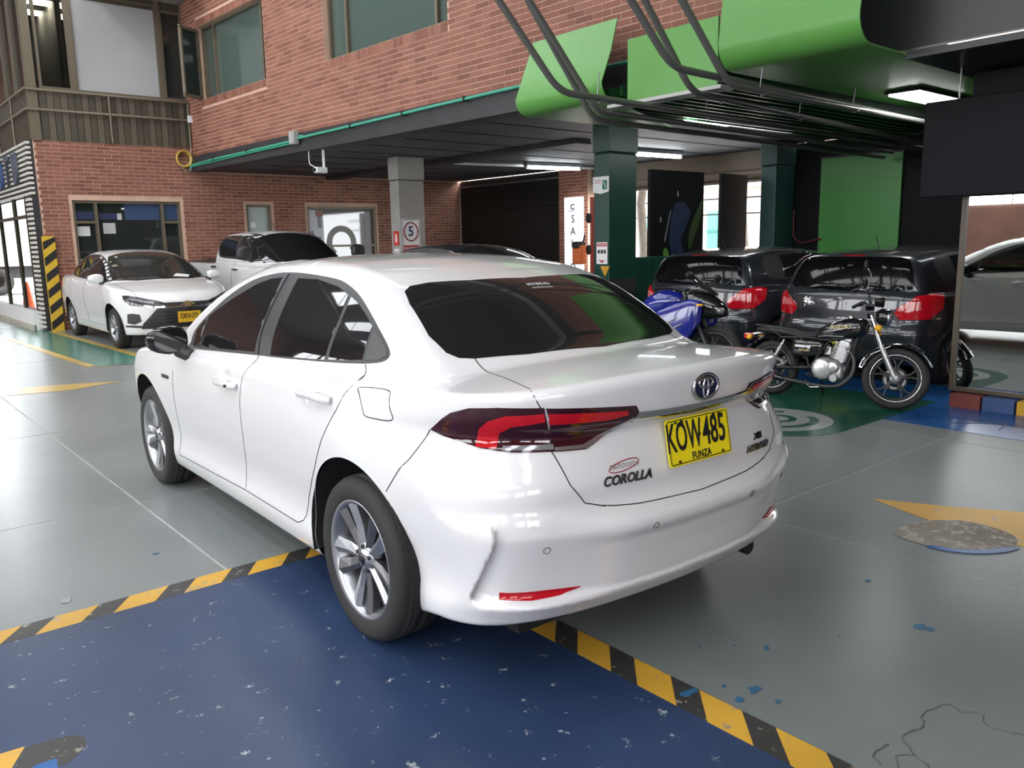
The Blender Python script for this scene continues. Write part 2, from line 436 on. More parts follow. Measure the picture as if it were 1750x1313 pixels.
def patch(S, name, poly, frame, m, parent, off=0.003, s=0.03, skirt=0.006, flat=False):
    """a piece of skin lying on the body inside an outline: glass, lamps, trims"""
    poly = densify(poly, s); P = np.array(poly); lo, hi = P.min(0), P.max(0)
    gx, gy = np.meshgrid(np.arange(lo[0] + s / 2, hi[0], s), np.arange(lo[1] + s / 2, hi[1], s)); gx, gy = gx.ravel(), gy.ravel()
    ins = poly_sd(gx, gy, poly) < -0.35 * s; pts = [Vector(p) for p in poly] + [Vector(p) for p in zip(gx[ins], gy[ins])]
    n = len(poly); r = delaunay_2d_cdt(pts, [(i, (i + 1) % n) for i in range(n)], [], 1, 1e-6)
    W = np.array([tuple(v) for v in r[0]]); T = np.array([t for t in r[2] if len(t) == 3])
    X, N, ok = on_surface(S, W, frame, 0.0)
    fr = FRAMES[frame] if isinstance(frame, str) else frame
    nn = np.cross(X[T[:, 1]] - X[T[:, 0]], X[T[:, 2]] - X[T[:, 0]]); 
    if ((nn * N[T[:, 0]]).sum(1)).mean() < 0: T = T[:, ::-1]
    V = X + N * off
    ed = {}
    for t in T:
        for a, b in ((t[0], t[1]), (t[1], t[2]), (t[2], t[0])):
            ed[(a, b)] = 1
    bd = [(a, b) for (a, b) in ed if (b, a) not in ed]
    if skirt:
        low = {}; extra = []; exN = []
        for a, b in bd:
            for q in (a, b):
                if q not in low: low[q] = len(V) + len(extra); extra.append(X[q] + N[q] * (off - skirt)); exN.append(N[q])
        sk = []
        for a, b in bd: sk += [(b, a, low[a]), (b, low[a], low[b])]
        V = np.concatenate([V, np.array(extra)]); T = np.concatenate([T, np.array(sk)]); N = np.concatenate([N, np.array(exN)])
    me = np_mesh(name, V, T, N)
    return obj(name, me, m, parent)
def seam(S, mb, pts, frame, r=0.0028, s=0.025, closed=False, sink=0.0012):
    pts = densify(pts, s, closed); X, N, ok = on_surface(S, pts, frame, -sink); X = X[ok]
    if len(X) > 1: mb.tube([tuple(p) for p in X], r, 5, closed=closed)

# ------------------------------------------------------------------ the white saloon in the foreground: body shape
def car_solid(d):
    """d: profile curves of a car. x forward from the rear axle, y left, z up"""
    k = d.get('k', 0.05)
    def fn(x, y, z):
        y = np.abs(y)
        # lower body
        W = d['W'](x) - d['inset'](z)
        for (bx, bz, sx, sz, amp) in d.get('bulge', []):
            W = W + amp * np.exp(-((x - bx) / sx) ** 2 - ((z - bz) / sz) ** 2)
        if 'belt' in d:
            W = W - d['shoulder'](z - d['belt'](x))
        side = y - W
        xt = x + 0 * y
        top = (z - d['deck'](x) + d.get('crown', 0.05) * (y / 0.75) ** 2) / np.sqrt(1 + d['deck'].slope(x) ** 2)
        bot = d['floor'](x) - z
        rear = d['rear'](z) + d['rplan'](y) * (1 + d.get('ru', 0.0) * sstep(0.66, 0.9, z)) - x
        front = x - d['front'](z) + d['fplan'](y)
        lb = smax(side, top, d.get('kt', 0.05)); lb = smax(lb, rear, d.get('kr', 0.07)); lb = smax(lb, front, d.get('kf', 0.09)); lb = smax(lb, bot, 0.025)
        # cabin
        q = y / 0.6
        xr = np.where(x > d['xmid'], x + d['wsbow'] * q * q, x - d['rwbow'] * q * q)
        zr = d['roof'](xr); roof = (z - zr + d['rcrown'] * q * q) / np.sqrt(1 + d['roof'].slope(xr) ** 2)
        gs = (y - d['gw'](x) + d['gt'](z)) / 1.12
        gh = smax(roof, gs, d.get('kg', 0.07)); gh = smax(gh, 0.6 - z, 0.02)
        f = smin(lb, gh, k)
        if 'mod' in d: f = d['mod'](f, x, y, z)
        return f
    return Solid(fn)

COROLLA = dict(
    W=Curve([(-0.98, .790), (-0.7, .835), (-0.4, .868), (0, .884), (0.5, .886), (1.2, .882), (2.0, .882), (2.5, .889), (2.9, .882), (3.2, .855), (3.5, .79), (3.7, .72)], .10),
    inset=Curve([(0.10, .10), (0.20, .050), (0.26, .030), (0.31, .026), (0.36, .036), (0.44, .034), (0.55, .016), (0.66, .004), (0.76, 0.0), (0.83, .004), (0.90, .014), (0.97, .034), (1.04, .07), (1.12, .14)], .022),
    bulge=[(0.0, 0.62, 0.46, 0.24, .014), (2.7, 0.62, 0.46, 0.24, .012)],
    deck=Curve([(3.75, .62), (3.6, .74), (3.45, .815), (3.2, .875), (2.9, .922), (2.5, .968), (2.2, .995), (1.6, 1.0), (0.6, 1.02), (0.0, 1.05), (-0.35, 1.064), (-0.6, 1.066), (-0.8, 1.064), (-0.98, 1.06)], .06),
    crown=0.055,
    floor=Curve([(-1.0, .278), (-0.45, .245), (-0.3, .215), (0.3, .205), (2.4, .185), (3.0, .19), (3.7, .20)], .05),
    rear=Curve([(0.20, -.80), (0.28, -.83), (0.335, -.875), (0.37, -.885), (0.45, -.903), (0.52, -.925), (0.575, -.943), (0.605, -.935), (0.622, -.890), (0.66, -.875), (0.72, -.882), (0.80, -.868), (0.87, -.846), (0.895, -.868), (0.92, -.888), (0.98, -.902), (1.03, -.912), (1.06, -.915)], .011),
    rplan=Curve([(-.1, 0.0), (0, 0), (0.2, .006), (0.4, .026), (0.55, .055), (0.65, .09), (0.72, .13), (0.78, .19), (0.83, .27), (0.88, .42)], .04),
    front=Curve([(0.15, 3.50), (0.3, 3.59), (0.5, 3.64), (0.65, 3.64), (0.75, 3.60), (0.85, 3.5)], .04),
    fplan=Curve([(-.1, 0), (0, 0), (0.3, .04), (0.5, .12), (0.7, .28), (0.85, .52)], .06),
    roof=Curve([(3.0, .40), (2.75, .80), (2.5, .975), (2.3, 1.09), (2.0, 1.245), (1.8, 1.325), (1.6, 1.385), (1.4, 1.415), (1.1, 1.431), (0.8, 1.430), (0.5, 1.416), (0.25, 1.382), (0.05, 1.326), (-0.1, 1.260), (-0.25, 1.172), (-0.40, 1.080), (-0.55, .98), (-0.66, .70), (-0.8, .30)], .055),
    xmid=0.9, wsbow=0.07, rwbow=0.10, rcrown=0.032,
    gw=Curve([(-0.9, .56), (-0.5, .67), (-0.1, .752), (0.3, .802), (0.8, .825), (1.4, .822), (1.9, .81), (2.3, .79), (2.7, .75)], .12),
    gt=Curve([(0.4, .12), (0.75, .05), (0.9, .010), (1.0, .010), (1.1, .05), (1.2, .108), (1.3, .175), (1.4, .25), (1.5, .33)], .05),
    kg=0.06, ru=0.75, k=0.045, kt=0.05, kr=0.045, kf=0.10,
)
def corolla_mod(f, x, y, z):
    # recess between the flared bumper corners; hollows behind the door handles
    back = sstep(-0.45, -0.60, x)
    m = sstep(0.790, 0.760, y + 0.10 * np.clip(z - 0.5, -1, 0.05)) * sstep(0.30, 0.62, y) * sstep(0.636, 0.588, z) * sstep(0.330, 0.368, z)
    f = f + 0.042 * m * back
    f = f + 0.010 * sstep(0.345, 0.360, z) * sstep(0.56, 0.52, z) * sstep(0.62, 0.3, y) * back
    for hx, hz in ((1.275, 0.845), (0.30, 0.912)):
        f = f + 0.013 * np.exp(-((x - hx) / 0.050) ** 4 - ((z - hz) / 0.036) ** 4) * sstep(0.7, 0.75, y)
    return f
COROLLA['mod'] = corolla_mod
COROLLA_S = car_solid(COROLLA)
CAR_X, CAR_Y, CAR_YAW = 2.2768, 2.5674, R(88.254)

# ------------------------------------------------------------------ setting: materials
def brick_mat(name, per_object, dark=1.0):
    m, nt, b = _bsdf(name); N, L = nt.nodes, nt.links
    src = N.new('ShaderNodeObjectInfo').outputs['Random'] if per_object else N.new('ShaderNodeNewGeometry').outputs['Random Per Island']
    rp = N.new('ShaderNodeValToRGB'); rp.color_ramp.interpolation = 'LINEAR'
    cols = [(0.0, (.20, .074, .046)), (.25, (.255, .098, .062)), (.55, (.30, .120, .077)), (.8, (.335, .142, .095)), (1.0, (.26, .108, .074))]
    while len(rp.color_ramp.elements) < len(cols): rp.color_ramp.elements.new(.5)
    for e, (p, c) in zip(rp.color_ramp.elements, cols): e.position = p; e.color = tuple(x * dark for x in c) + (1,)
    L.new(src, rp.inputs[0])
    tc = N.new('ShaderNodeTexCoord'); nz = N.new('ShaderNodeTexNoise'); nz.inputs['Scale'].default_value = 18; L.new(tc.outputs['Object'], nz.inputs['Vector'])
    mx = N.new('ShaderNodeMix'); mx.data_type = 'RGBA'; mx.blend_type = 'MULTIPLY'; mx.inputs[0].default_value = .35; L.new(rp.outputs[0], mx.inputs[6]); L.new(nz.outputs['Color'], mx.inputs[7])
    L.new(mx.outputs[2], b.inputs['Base Color']); b.inputs['Roughness'].default_value = .75
    bp = N.new('ShaderNodeBump'); bp.inputs['Strength'].default_value = .25; bp.inputs['Distance'].default_value = .004; L.new(nz.outputs['Fac'], bp.inputs['Height']); L.new(bp.outputs['Normal'], b.inputs['Normal'])
    return m
M_BRICK1, M_BRICKN = brick_mat('brick_single', True), brick_mat('brick_bonded', False)
M_MORTAR = mat('mortar', (.60, .395, .295), .9, var=.2, vscale=3)
M_BLACKPAINT = mat('black_painted_concrete', (.030, .030, .034), .55, var=.35, vscale=2.5, bump=.3, bscale=12)
M_SOFFIT = mat('dark_soffit_boards', (.085, .085, .095), .6, var=.4, vscale=1.6, bump=.3, bscale=9)
M_BRONZE = mat('bronze_aluminium', (.155, .128, .090), .45, .3)
M_BRONZED = mat('dark_bronze_panel', (.085, .072, .050), .5, .2, var=.35, vscale=1.2)
M_WINDOW = mat('dark_window_glass', (.020, .026, .024), .02, 0, .7)
M_WINDOWG = mat('green_tinted_glass', (.075, .105, .092), .03, 0, .7)
M_FROST = mat('frosted_grey_panel', (.42, .42, .43), .45, var=.12, vscale=.6)
M_CONC = mat('bare_concrete', (.30, .30, .28), .8, var=.3, vscale=2, bump=.2, bscale=20)
M_GREEN = mat('lime_green_sheet', (.105, .32, .060), .36, var=.05, vscale=1)
M_GREENC = mat('dark_green_paint', (.006, .050, .036), .40, var=.15, vscale=4)
M_PIPE = mat('grey_steel_pipe', (.17, .17, .16), .38, .4)
M_CONDUIT = mat('teal_conduit', (.05, .33, .22), .5)
M_YELLOW = mat('yellow_paint', (.66, .36, .035), .45, var=.25, vscale=9)

def proj(P):
    d = np.array([math.cos(CAM_TH) * P[0] - math.sin(CAM_TH) * P[1], math.sin(CAM_TH) * P[0] + math.cos(CAM_TH) * P[1], P[2] - CAM_H])
    c, s = math.cos(CAM_PITCH), math.sin(CAM_PITCH); fw, up, rt = np.array([0, c, -s]), np.array([0, s, c]), np.array([1.0, 0, 0])
    cr, sr = math.cos(CAM_ROLL), math.sin(CAM_ROLL); z = d @ fw
    return 875 + CAM_F * (d @ (cr * rt + sr * up)) / z, 656.5 - CAM_F * (d @ (-sr * rt + cr * up)) / z, z
BL, BH = .2500, .0685
def brick_wall(parent, P, rot, u0, u1, z0, z1, holes=(), n_single=300, soldier=(), pick=True):
    """courses of single bricks standing 6 mm proud of the mortar. P(u, z, d) maps to the world"""
    rows = int(round((z1 - z0) / BH)); todo = []
    for r_ in range(rows):
        z = z0 + (r_ + .5) * BH; off = (r_ % 2) * BL / 2; k = int(math.floor((u0 - off) / BL)) - 1
        while k * BL + off < u1:
            a, b = max(u0, k * BL + off), min(u1, (k + 1) * BL + off); k += 1
            segs = [(a, b)]
            for (h0, h1, g0, g1) in holes:
                if z + BH * .4 > g0 and z - BH * .4 < g1:
                    segs = [q for (c, d) in segs for q in ((c, min(d, h0)), (max(c, h1), d)) if q[1] - q[0] > .03]
            for (c, d) in segs:
                if d - c > .03: todo.append(((c + d) / 2, z, d - c - .010, BH - .010))
    for (s0, s1, zz0, zz1) in soldier:
        n = int((s1 - s0) / BH)
        for i in range(n): todo.append((s0 + (i + .5) * (s1 - s0) / n, (zz0 + zz1) / 2, (s1 - s0) / n - .008, zz1 - zz0 - .008))
    def vis(t):
        x, y, w = proj(P(t[0], t[1], 0)); return w if (0 < x < 1750 and 0 < y < 1313 and w > 0) else 1e3 + w
    todo.sort(key=vis); single, rest = todo[:n_single], todo[n_single:]
    cache = {}
    for (u, z, w, h) in single:
        key = (round(w, 3), round(h, 3))
        if key not in cache: cache[key] = MB().box((-w / 2, -.0035, -h / 2), (w / 2, .030, h / 2)).mesh('brick')
        obj('brick', cache[key], M_BRICK1, parent, P(u, z, 0), (0, 0, rot))
    if rest:
        V = []; F = []; cs, sn = math.cos(rot), math.sin(rot)
        for (u, z, w, h) in rest:
            c = P(u, z, 0); b = len(V)
            for (dx, dy, dz) in ((-w / 2, -.0035, -h / 2), (w / 2, -.0035, -h / 2), (w / 2, -.0035, h / 2), (-w / 2, -.0035, h / 2), (-w / 2, .02, -h / 2), (w / 2, .02, -h / 2), (w / 2, .02, h / 2), (-w / 2, .02, h / 2)):
                V.append((c[0] + dx * cs - dy * sn, c[1] + dx * sn + dy * cs, c[2] + dz))
            F += [tuple(b + i for i in f) for f in ((0, 1, 2, 3), (0, 4, 5, 1), (1, 5, 6, 2), (2, 6, 7, 3), (3, 7, 4, 0))]
        me = bpy.data.meshes.new('brickwork'); me.from_pydata(V, [], F); tag(obj('brickwork', me, M_BRICKN, parent), kind='stuff')
def wall_with_holes(name, P, u0, u1, z0, z1, holes, m, thick=.2):
    us = sorted({u0, u1, *[h[0] for h in holes], *[h[1] for h in holes]}); zs = sorted({z0, z1, *[h[2] for h in holes], *[h[3] for h in holes]})
    us = [u for u in us if u0 <= u <= u1]; zs = [z for z in zs if z0 <= z <= z1]; mb = MB()
    for a, b in zip(us, us[1:]):
        for c, d in zip(zs, zs[1:]):
            mu, mz = (a + b) / 2, (c + d) / 2
            if any(h[0] < mu < h[1] and h[2] < mz < h[3] for h in holes): continue
            q = [P(a, c, 0), P(b, c, 0), P(b, d, 0), P(a, d, 0)]; w = [P(a, c, thick), P(b, c, thick), P(b, d, thick), P(a, d, thick)]
            mb.add(q + w, [(0, 1, 2, 3), (7, 6, 5, 4), (0, 4, 5, 1), (1, 5, 6, 2), (2, 6, 7, 3), (3, 7, 4, 0)])
    return tag(mb.build(name, m), kind='structure')

# ------------------------------------------------------------------ floor: concrete slabs with filled joints, painted bays
def floor_mat():
    m, nt, b = _bsdf('grey_epoxy_floor'); N, L = nt.nodes, nt.links
    tc = N.new('ShaderNodeTexCoord'); n1 = N.new('ShaderNodeTexNoise'); n1.inputs['Scale'].default_value = .7; n1.inputs['Detail'].default_value = 6; n1.inputs['Roughness'].default_value = .65
    n2 = N.new('ShaderNodeTexNoise'); n2.inputs['Scale'].default_value = 3; n2.inputs['Detail'].default_value = 3
    L.new(tc.outputs['Object'], n1.inputs['Vector']); L.new(tc.outputs['Object'], n2.inputs['Vector'])
    r1 = N.new('ShaderNodeValToRGB'); e = r1.color_ramp.elements; e[0].position = .0; e[0].color = (.125, .138, .137, 1); e[1].position = 1.0; e[1].color = (.270, .290, .288, 1); L.new(n1.outputs['Fac'], r1.inputs[0])
    n3 = N.new('ShaderNodeTexNoise'); n3.inputs['Scale'].default_value = 26; n3.inputs['Detail'].default_value = 2; L.new(tc.outputs['Object'], n3.inputs['Vector'])
    r3 = N.new('ShaderNodeValToRGB'); e = r3.color_ramp.elements; e[0].position = .19; e[0].color = (.35, .35, .38, 1); e[1].position = .235; e[1].color = (1, 1, 1, 1); L.new(n3.outputs['Fac'], r3.inputs[0])
    mx = N.new('ShaderNodeMix'); mx.data_type = 'RGBA'; mx.blend_type = 'MULTIPLY'; mx.inputs[0].default_value = .8; L.new(r1.outputs[0], mx.inputs[6]); L.new(r3.outputs[0], mx.inputs[7]); L.new(mx.outputs[2], b.inputs['Base Color']); b.inputs['Roughness'].default_value = .30; b.inputs['Specular IOR Level'].default_value = .26
    return m
M_FLOOR = floor_mat()
def paint_mat(name, col, wear=(.35, .34, .32), amount=.33, scale=7.0, rough=.35, speck=True):
    """floor paint with chips and scuffs of its own"""
    m, nt, b = _bsdf(name); N, L = nt.nodes, nt.links
    tc = N.new('ShaderNodeTexCoord'); n1 = N.new('ShaderNodeTexNoise'); n1.inputs['Scale'].default_value = scale; n1.inputs['Detail'].default_value = 9; n1.inputs['Roughness'].default_value = .72
    n2 = N.new('ShaderNodeTexNoise'); n2.inputs['Scale'].default_value = 1.1; n2.inputs['Detail'].default_value = 4
    L.new(tc.outputs['Object'], n1.inputs['Vector']); L.new(tc.outputs['Object'], n2.inputs['Vector'])
    r1 = N.new('ShaderNodeValToRGB'); e = r1.color_ramp.elements; e[0].position = amount - .015; e[0].color = (1, 1, 1, 1); e[1].position = amount + .015; e[1].color = (0, 0, 0, 1); L.new(n1.outputs['Fac'], r1.inputs[0])
    r2 = N.new('ShaderNodeMapRange'); r2.inputs[1].default_value = .3; r2.inputs[2].default_value = .7; r2.inputs[3].default_value = .72; r2.inputs[4].default_value = 1.18; L.new(n2.outputs['Fac'], r2.inputs[0])
    mv = N.new('ShaderNodeMix'); mv.data_type = 'RGBA'; mv.blend_type = 'MULTIPLY'; mv.inputs[0].default_value = 1; mv.inputs[6].default_value = tuple(col) + (1,); L.new(r2.outputs[0], mv.inputs[7])
    mx = N.new('ShaderNodeMix'); mx.data_type = 'RGBA'; L.new(r1.outputs[0], mx.inputs[0]); L.new(mv.outputs[2], mx.inputs[6]); mx.inputs[7].default_value = tuple(wear) + (1,)
    L.new(mx.outputs[2], b.inputs['Base Color']); b.inputs['Roughness'].default_value = rough; b.inputs['Specular IOR Level'].default_value = .3
    return m
M_BLUE = paint_mat('worn_blue_floor_paint', (.026, .047, .108), (.34, .36, .38), .365, 13.0, .36)
M_BLUE2 = paint_mat('bright_blue_floor_paint', (.020, .105, .32), (.20, .25, .30), .30, 6.0, .22)
M_GRN = paint_mat('green_floor_paint', (.012, .092, .056), (.10, .17, .14), .28, 6.0, .25)
M_GRN2 = paint_mat('pale_green_floor_paint', (.075, .205, .160), (.25, .28, .26), .30, 6.0, .22)
M_HAZY = paint_mat('hazard_yellow_floor_paint', (.62, .345, .04), (.33, .28, .20), .40, 11.0, .4)
M_HAZK = paint_mat('hazard_black_floor_paint', (.040, .038, .036), (.30, .28, .22), .40, 12.0, .45)
M_LINEY = paint_mat('yellow_bay_line', (.53, .36, .10), (.35, .34, .30), .38, 8.0, .3)
M_GREYP = paint_mat('light_grey_floor_paint', (.33, .35, .34), (.2, .22, .22), .30, 6.0, .25)
M_JOINT = mat('joint_filler', (.42, .43, .41), .8, var=.3, vscale=12)

JX = [-8.3, -5.95, -3.52, -1.12, 1.28, 3.69, 6.10, 8.50, 10.9, 12.7]; JY = [-9.0, -7.55, -5.05, -2.55, -.08, 2.42, 4.97, 7.42, 9.92, 12.42, 14.92, 16.94, 19.0, 22.0, 30.0]
def build_floor():
    fl = tag(MB().box((-9.0, -9.0, -.20), (13.4, 30.0, -.0016)).build('floor', M_JOINT), kind='structure')
    g = .006
    for x0, x1 in zip([-9.0] + JX, JX + [13.4]):
        for y0, y1 in zip(JY, JY[1:]):
            MB().box((x0 + g, y0 + g, -.05), (x1 - g, y1 - g, 0)).build('slab', M_FLOOR, fl)
    def area(name, poly, m, z, parent=fl, t=.0016):
        return MB().prism(poly, z - t, z, 'xy').build(name, m, parent)
    area('blue_floor_paint', [(-8.9, -8.9), (1.93, -8.9), (1.93, 3.48), (-8.9, 3.48)], M_BLUE, .0022)
    # hazard border: each block is painted on its own
    per, yl = .285, .165
    def block(poly, yellow): area('hazard_stripe_yellow' if yellow else 'hazard_stripe_black', poly, M_HAZY if yellow else M_HAZK, .0026)
    k = 0; x = 1.59 + per
    while x > -2.2:
        block([(x, 3.61), (x - yl, 3.61), (x - yl - .10, 3.48), (x - .10, 3.48)], True)
        block([(x - yl, 3.61), (x - per, 3.61), (x - per - .10, 3.48), (x - yl - .10, 3.48)], False); x -= per
    y = 1.52 + 7 * per
    while y > -2.2:
        block([(2.06, y), (1.93, y - .13), (1.93, y - .13 - yl), (2.06, y - yl)], True)
        block([(2.06, y - yl), (1.93, y - .13 - yl), (1.93, y - .13 - per), (2.06, y - per)], False); y -= per
    for j in range(2): block([(.30 - j * .28, 2.68), (.14 - j * .28, 2.70), (.09 - j * .28, 2.60), (.25 - j * .28, 2.585)], True)
    area('worn_floor_patch', smooth_poly([(.30, 2.67), (.43, 2.64), (.44, 2.56), (.36, 2.50), (.26, 2.58)], 4), M_HAZK, .0024)
    area('blue_paint_patch', [(.30, 2.555), (.36, 2.55), (.34, 2.40), (.27, 2.42)], M_BLUE2, .0028)
    # right: green bay with a ringed disc, blue bay by the mirror
    gx, gy = 5.86, 3.62
    area('green_floor_paint', [(7.45, 5.4), (gx, 5.4)] + arc(gx, gy, .60, 90, 270, 24) + [(7.45, 3.02)], M_GRN, .0022)
    area('blue_floor_paint', [(6.45, 3.02), (7.45, 3.02), (7.45, 5.4), (8.3, 5.4), (8.3, -.5), (6.45, -.5)], M_BLUE2, .0022)
    area('floor_disc', arc(gx, gy, .44, 0, 360, 40)[:-1], M_GREYP, .0034)
    rg = arc(gx, gy, .33, 20, 330, 30) + arc(gx, gy, .26, 330, 20, 30); area('floor_disc_ring', rg, M_GRN, .0044)
    area('floor_disc_dash', arc(gx + .02, gy, .15, 200, 420, 20) + arc(gx + .02, gy, .09, 420, 200, 20), M_GRN, .0044)
    for a, b in (((6.66, 2.62), (6.94, 2.28)), ((6.94, 2.28), (6.68, 2.24))):
        d = Vector((b[0] - a[0], b[1] - a[1], 0)).normalized() * .006; MB().box((min(a[0], b[0]), min(a[1], b[1]), .002), (max(a[0], b[0]), min(a[1], b[1]) + .012, .006)).build('manhole_edge', M_BLUE2, fl) if False else MB().tube([(a[0], a[1], .002), (b[0], b[1], .002)], .006, 6).build('manhole_edge', mat('manhole_edge', (.05, .09, .16), .5), fl)
    # worn yellow arrow and bare patch
    area('yellow_arrow', [(4.41, 2.10), (4.56, 1.78), (4.76, 1.44), (5.05, .85), (4.55, .75), (4.05, .80), (4.22, 1.27), (4.24, 1.60), (4.30, 1.80)], M_HAZY, .0026)
    area('bare_patch', smooth_poly([(3.94, 1.75), (4.15, 1.76), (4.30, 1.70), (4.40, 1.56), (4.33, 1.34), (4.10, 1.31), (3.92, 1.50)], 5), paint_mat('bare_concrete_patch', (.30, .265, .22), (.42, .39, .35), .46, 14, .8), .0040)
    area('patch_edge', smooth_poly([(3.88, 1.56), (3.93, 1.42), (4.05, 1.31), (4.18, 1.27), (4.14, 1.32), (4.06, 1.36), (3.96, 1.46), (3.92, 1.56)], 4), M_BLUE2, .0050)
    M_SPL = mat('blue_paint_splash', (.03, .13, .25), .4)
    rnd = random.Random(3)
    for (x, y, s) in ((2.20, 1.40, .035), (2.11, 1.40, .022), (3.04, 1.24, .035), (2.47, 1.53, .018), (2.03, 1.53, .050), (3.31, 1.57, .020), (2.19, 1.31, .016), (2.40, 1.62, .010), (2.14, 1.48, .012), (2.75, 1.40, .008), (2.30, 1.70, .008), (1.10, 4.05, .020), (3.05, 1.20, .025)):
        n = 9; area('paint_splash', smooth_poly([(x + s * rnd.uniform(.35, 1) * math.cos(2 * PI * i / n), y + s * rnd.uniform(.2, .8) * math.sin(2 * PI * i / n)) for i in range(n)], 3), M_SPL, .0036)
    area('paint_splash', [(.62, 3.78), (.66, 3.77), (.645, 3.72), (.615, 3.735)], M_GREYP, .003)
    # cracks in the slab, bottom right
    M_CRK = mat('floor_crack', (.10, .10, .095), .9)
    for pts in ([(2.05, .86), (2.14, .90), (2.20, .93), (2.24, .90), (2.30, .96), (2.40, .94), (2.46, .97), (2.58, .94), (2.56, .90), (2.60, .86), (2.54, .80), (2.57, .72)], [(2.12, .94), (2.16, .98), (2.23, .97)], [(2.24, .90), (2.20, .84), (2.12, .82)]):
        q = smooth_poly(pts, 4, False); q = [(x + rnd.uniform(-.006, .006), y + rnd.uniform(-.006, .006), .0006) for x, y in q]; MB().tube(q, [rnd.uniform(.0012, .0035) for _ in q], 5).build('floor_crack', M_CRK, fl)
    # left: bay lines and pale green bay
    area('green_floor_paint', [(3.14, 16.9), (3.24, 12.05), (3.10, 11.1), (2.57, 11.32), (2.33, 16.6), (2.30, 18.5), (3.0, 18.4)], M_GRN2, .0022)
    for poly in ([(3.10, 16.9), (3.20, 16.9), (3.34, 12.16), (4.6, 12.16), (4.6, 12.04), (3.22, 12.04)], [(2.22, 18.0), (2.32, 18.0), (2.58, 11.28), (2.46, 11.36)], [(2.46, 11.36), (2.58, 11.28), (3.9, 10.9), (3.9, 10.82)]): area('bay_line', poly, M_LINEY, .0030)
    area('yellow_line', [(-3, 10.35), (.6, 10.2), (1.5, 10.18), (2.0, 10.02), (2.5, 9.80), (2.3, 9.74), (1.9, 9.60), (1.3, 9.72), (.4, 9.85), (-3, 10.0)], M_LINEY, .0026)
    area('yellow_line', [(.2, 15.9), (1.1, 14.6), (1.75, 13.4), (1.68, 13.3), (1.0, 14.4), (.1, 15.7)], M_LINEY, .0026)
    return fl
build_floor()

# ------------------------------------------------------------------ walls
WY = 16.94
def PW(u, z, d): return (u, WY + d, z)
F0, F1 = np.array([6.0, 16.94]), np.array([6.45, 7.5]); FD = (F1 - F0) / np.linalg.norm(F1 - F0); FN = np.array([-FD[1], FD[0]]); FN = FN if FN[0] < 0 else -FN
FROT = math.atan2(FD[1], FD[0])
def PF(s, z, d): q = F0 + FD * s - FN * d; return (float(q[0]), float(q[1]), z)
def fbox(s0, s1, z0, z1, d0, d1, mb=None, mi=0):
    """box in facade coordinates: s along, d outwards (towards the hall)"""
    mb = mb or MB(); q = [PF(s, z, -d) for z in (z0, z1) for (s, d) in ((s0, d0), (s1, d0), (s1, d1), (s0, d1))]
    return mb.add(q, [(0, 3, 2, 1), (4, 5, 6, 7), (0, 1, 5, 4), (1, 2, 6, 5), (2, 3, 7, 6), (3, 0, 4, 7)], mi)
W_HOLES = [(3.74, 5.69, .90, 2.37), (7.03, 7.59, 0.0, 2.34), (8.42, 10.15, .95, 2.32)]
wall_l = wall_with_holes('wall_left', PW, 3.22, 12.9, 0, 3.40, W_HOLES, M_MORTAR)
brick_wall(wall_l, PW, 0, 3.22, 12.6, 0.0, 3.40, [(a - .05, b + .05, c - .02, d + .05) for a, b, c, d in W_HOLES] + [(6.05, 12.6, 2.97, 3.5)])
F_HOLES = [(.69, 3.36, 4.24, 5.55), (5.25, 8.22, 4.20, 5.55)]
wall_r = wall_with_holes('wall_right', PF, 0, 13.4, 3.25, 6.10, F_HOLES, M_MORTAR)
brick_wall(wall_r, PF, FROT, 0.0, 13.4, 3.25, 6.10, [(a, b, c - .13, d + .13) for a, b, c, d in F_HOLES], 300, [(a, b, c - .13, c) for a, b, c, d in F_HOLES] + [(a, b, d, d + .13) for a, b, c, d in F_HOLES])
# upper brick reveals, panes and frames of the first-floor windows
def f_window(i, s0, s1, z0, z1, mull, glass):
    w = tag(fbox(s0, s1, z0, z1, -.16, -.145).build('window_%d' % i, glass), kind='structure')
    for a in [s0, s1 - .05] + list(mull): fbox(a, a + .05, z0, z1, -.145, -.09).build('window_frame', M_BRONZE, w)
    for z in (z0, z1 - .04): fbox(s0, s1, z, z + .04, -.145, -.09).build('window_frame', M_BRONZE, w)
    return w
f_window(1, .69, 3.36, 4.24, 5.55, (1.18, 3.08), M_WINDOWG); f_window(2, 5.25, 8.22, 4.20, 5.55, (5.72, 7.85), M_WINDOWG)
sash = thing('window_sash', 'open bronze window sash hinged out from the brick facade', 'window sash', PF(.72, 4.86, -.02), FROT)
MB().box((-.02, -.03, -.60), (.02, .03, .62)).build('sash_stile', M_BRONZE, sash); 
sash.rotation_euler = (0, 0, FROT - R(62))
MB().box((.42, -.03, -.60), (.46, .03, .62)).build('sash_stile', M_BRONZE, sash); MB().box((0, -.03, -.62), (.46, .03, -.56)).build('sash_rail', M_BRONZE, sash); MB().box((0, -.03, .58), (.46, .03, .64)).build('sash_rail', M_BRONZE, sash); MB().box((.02, -.004, -.56), (.42, .004, .58)).build('pane', M_WINDOW, sash)
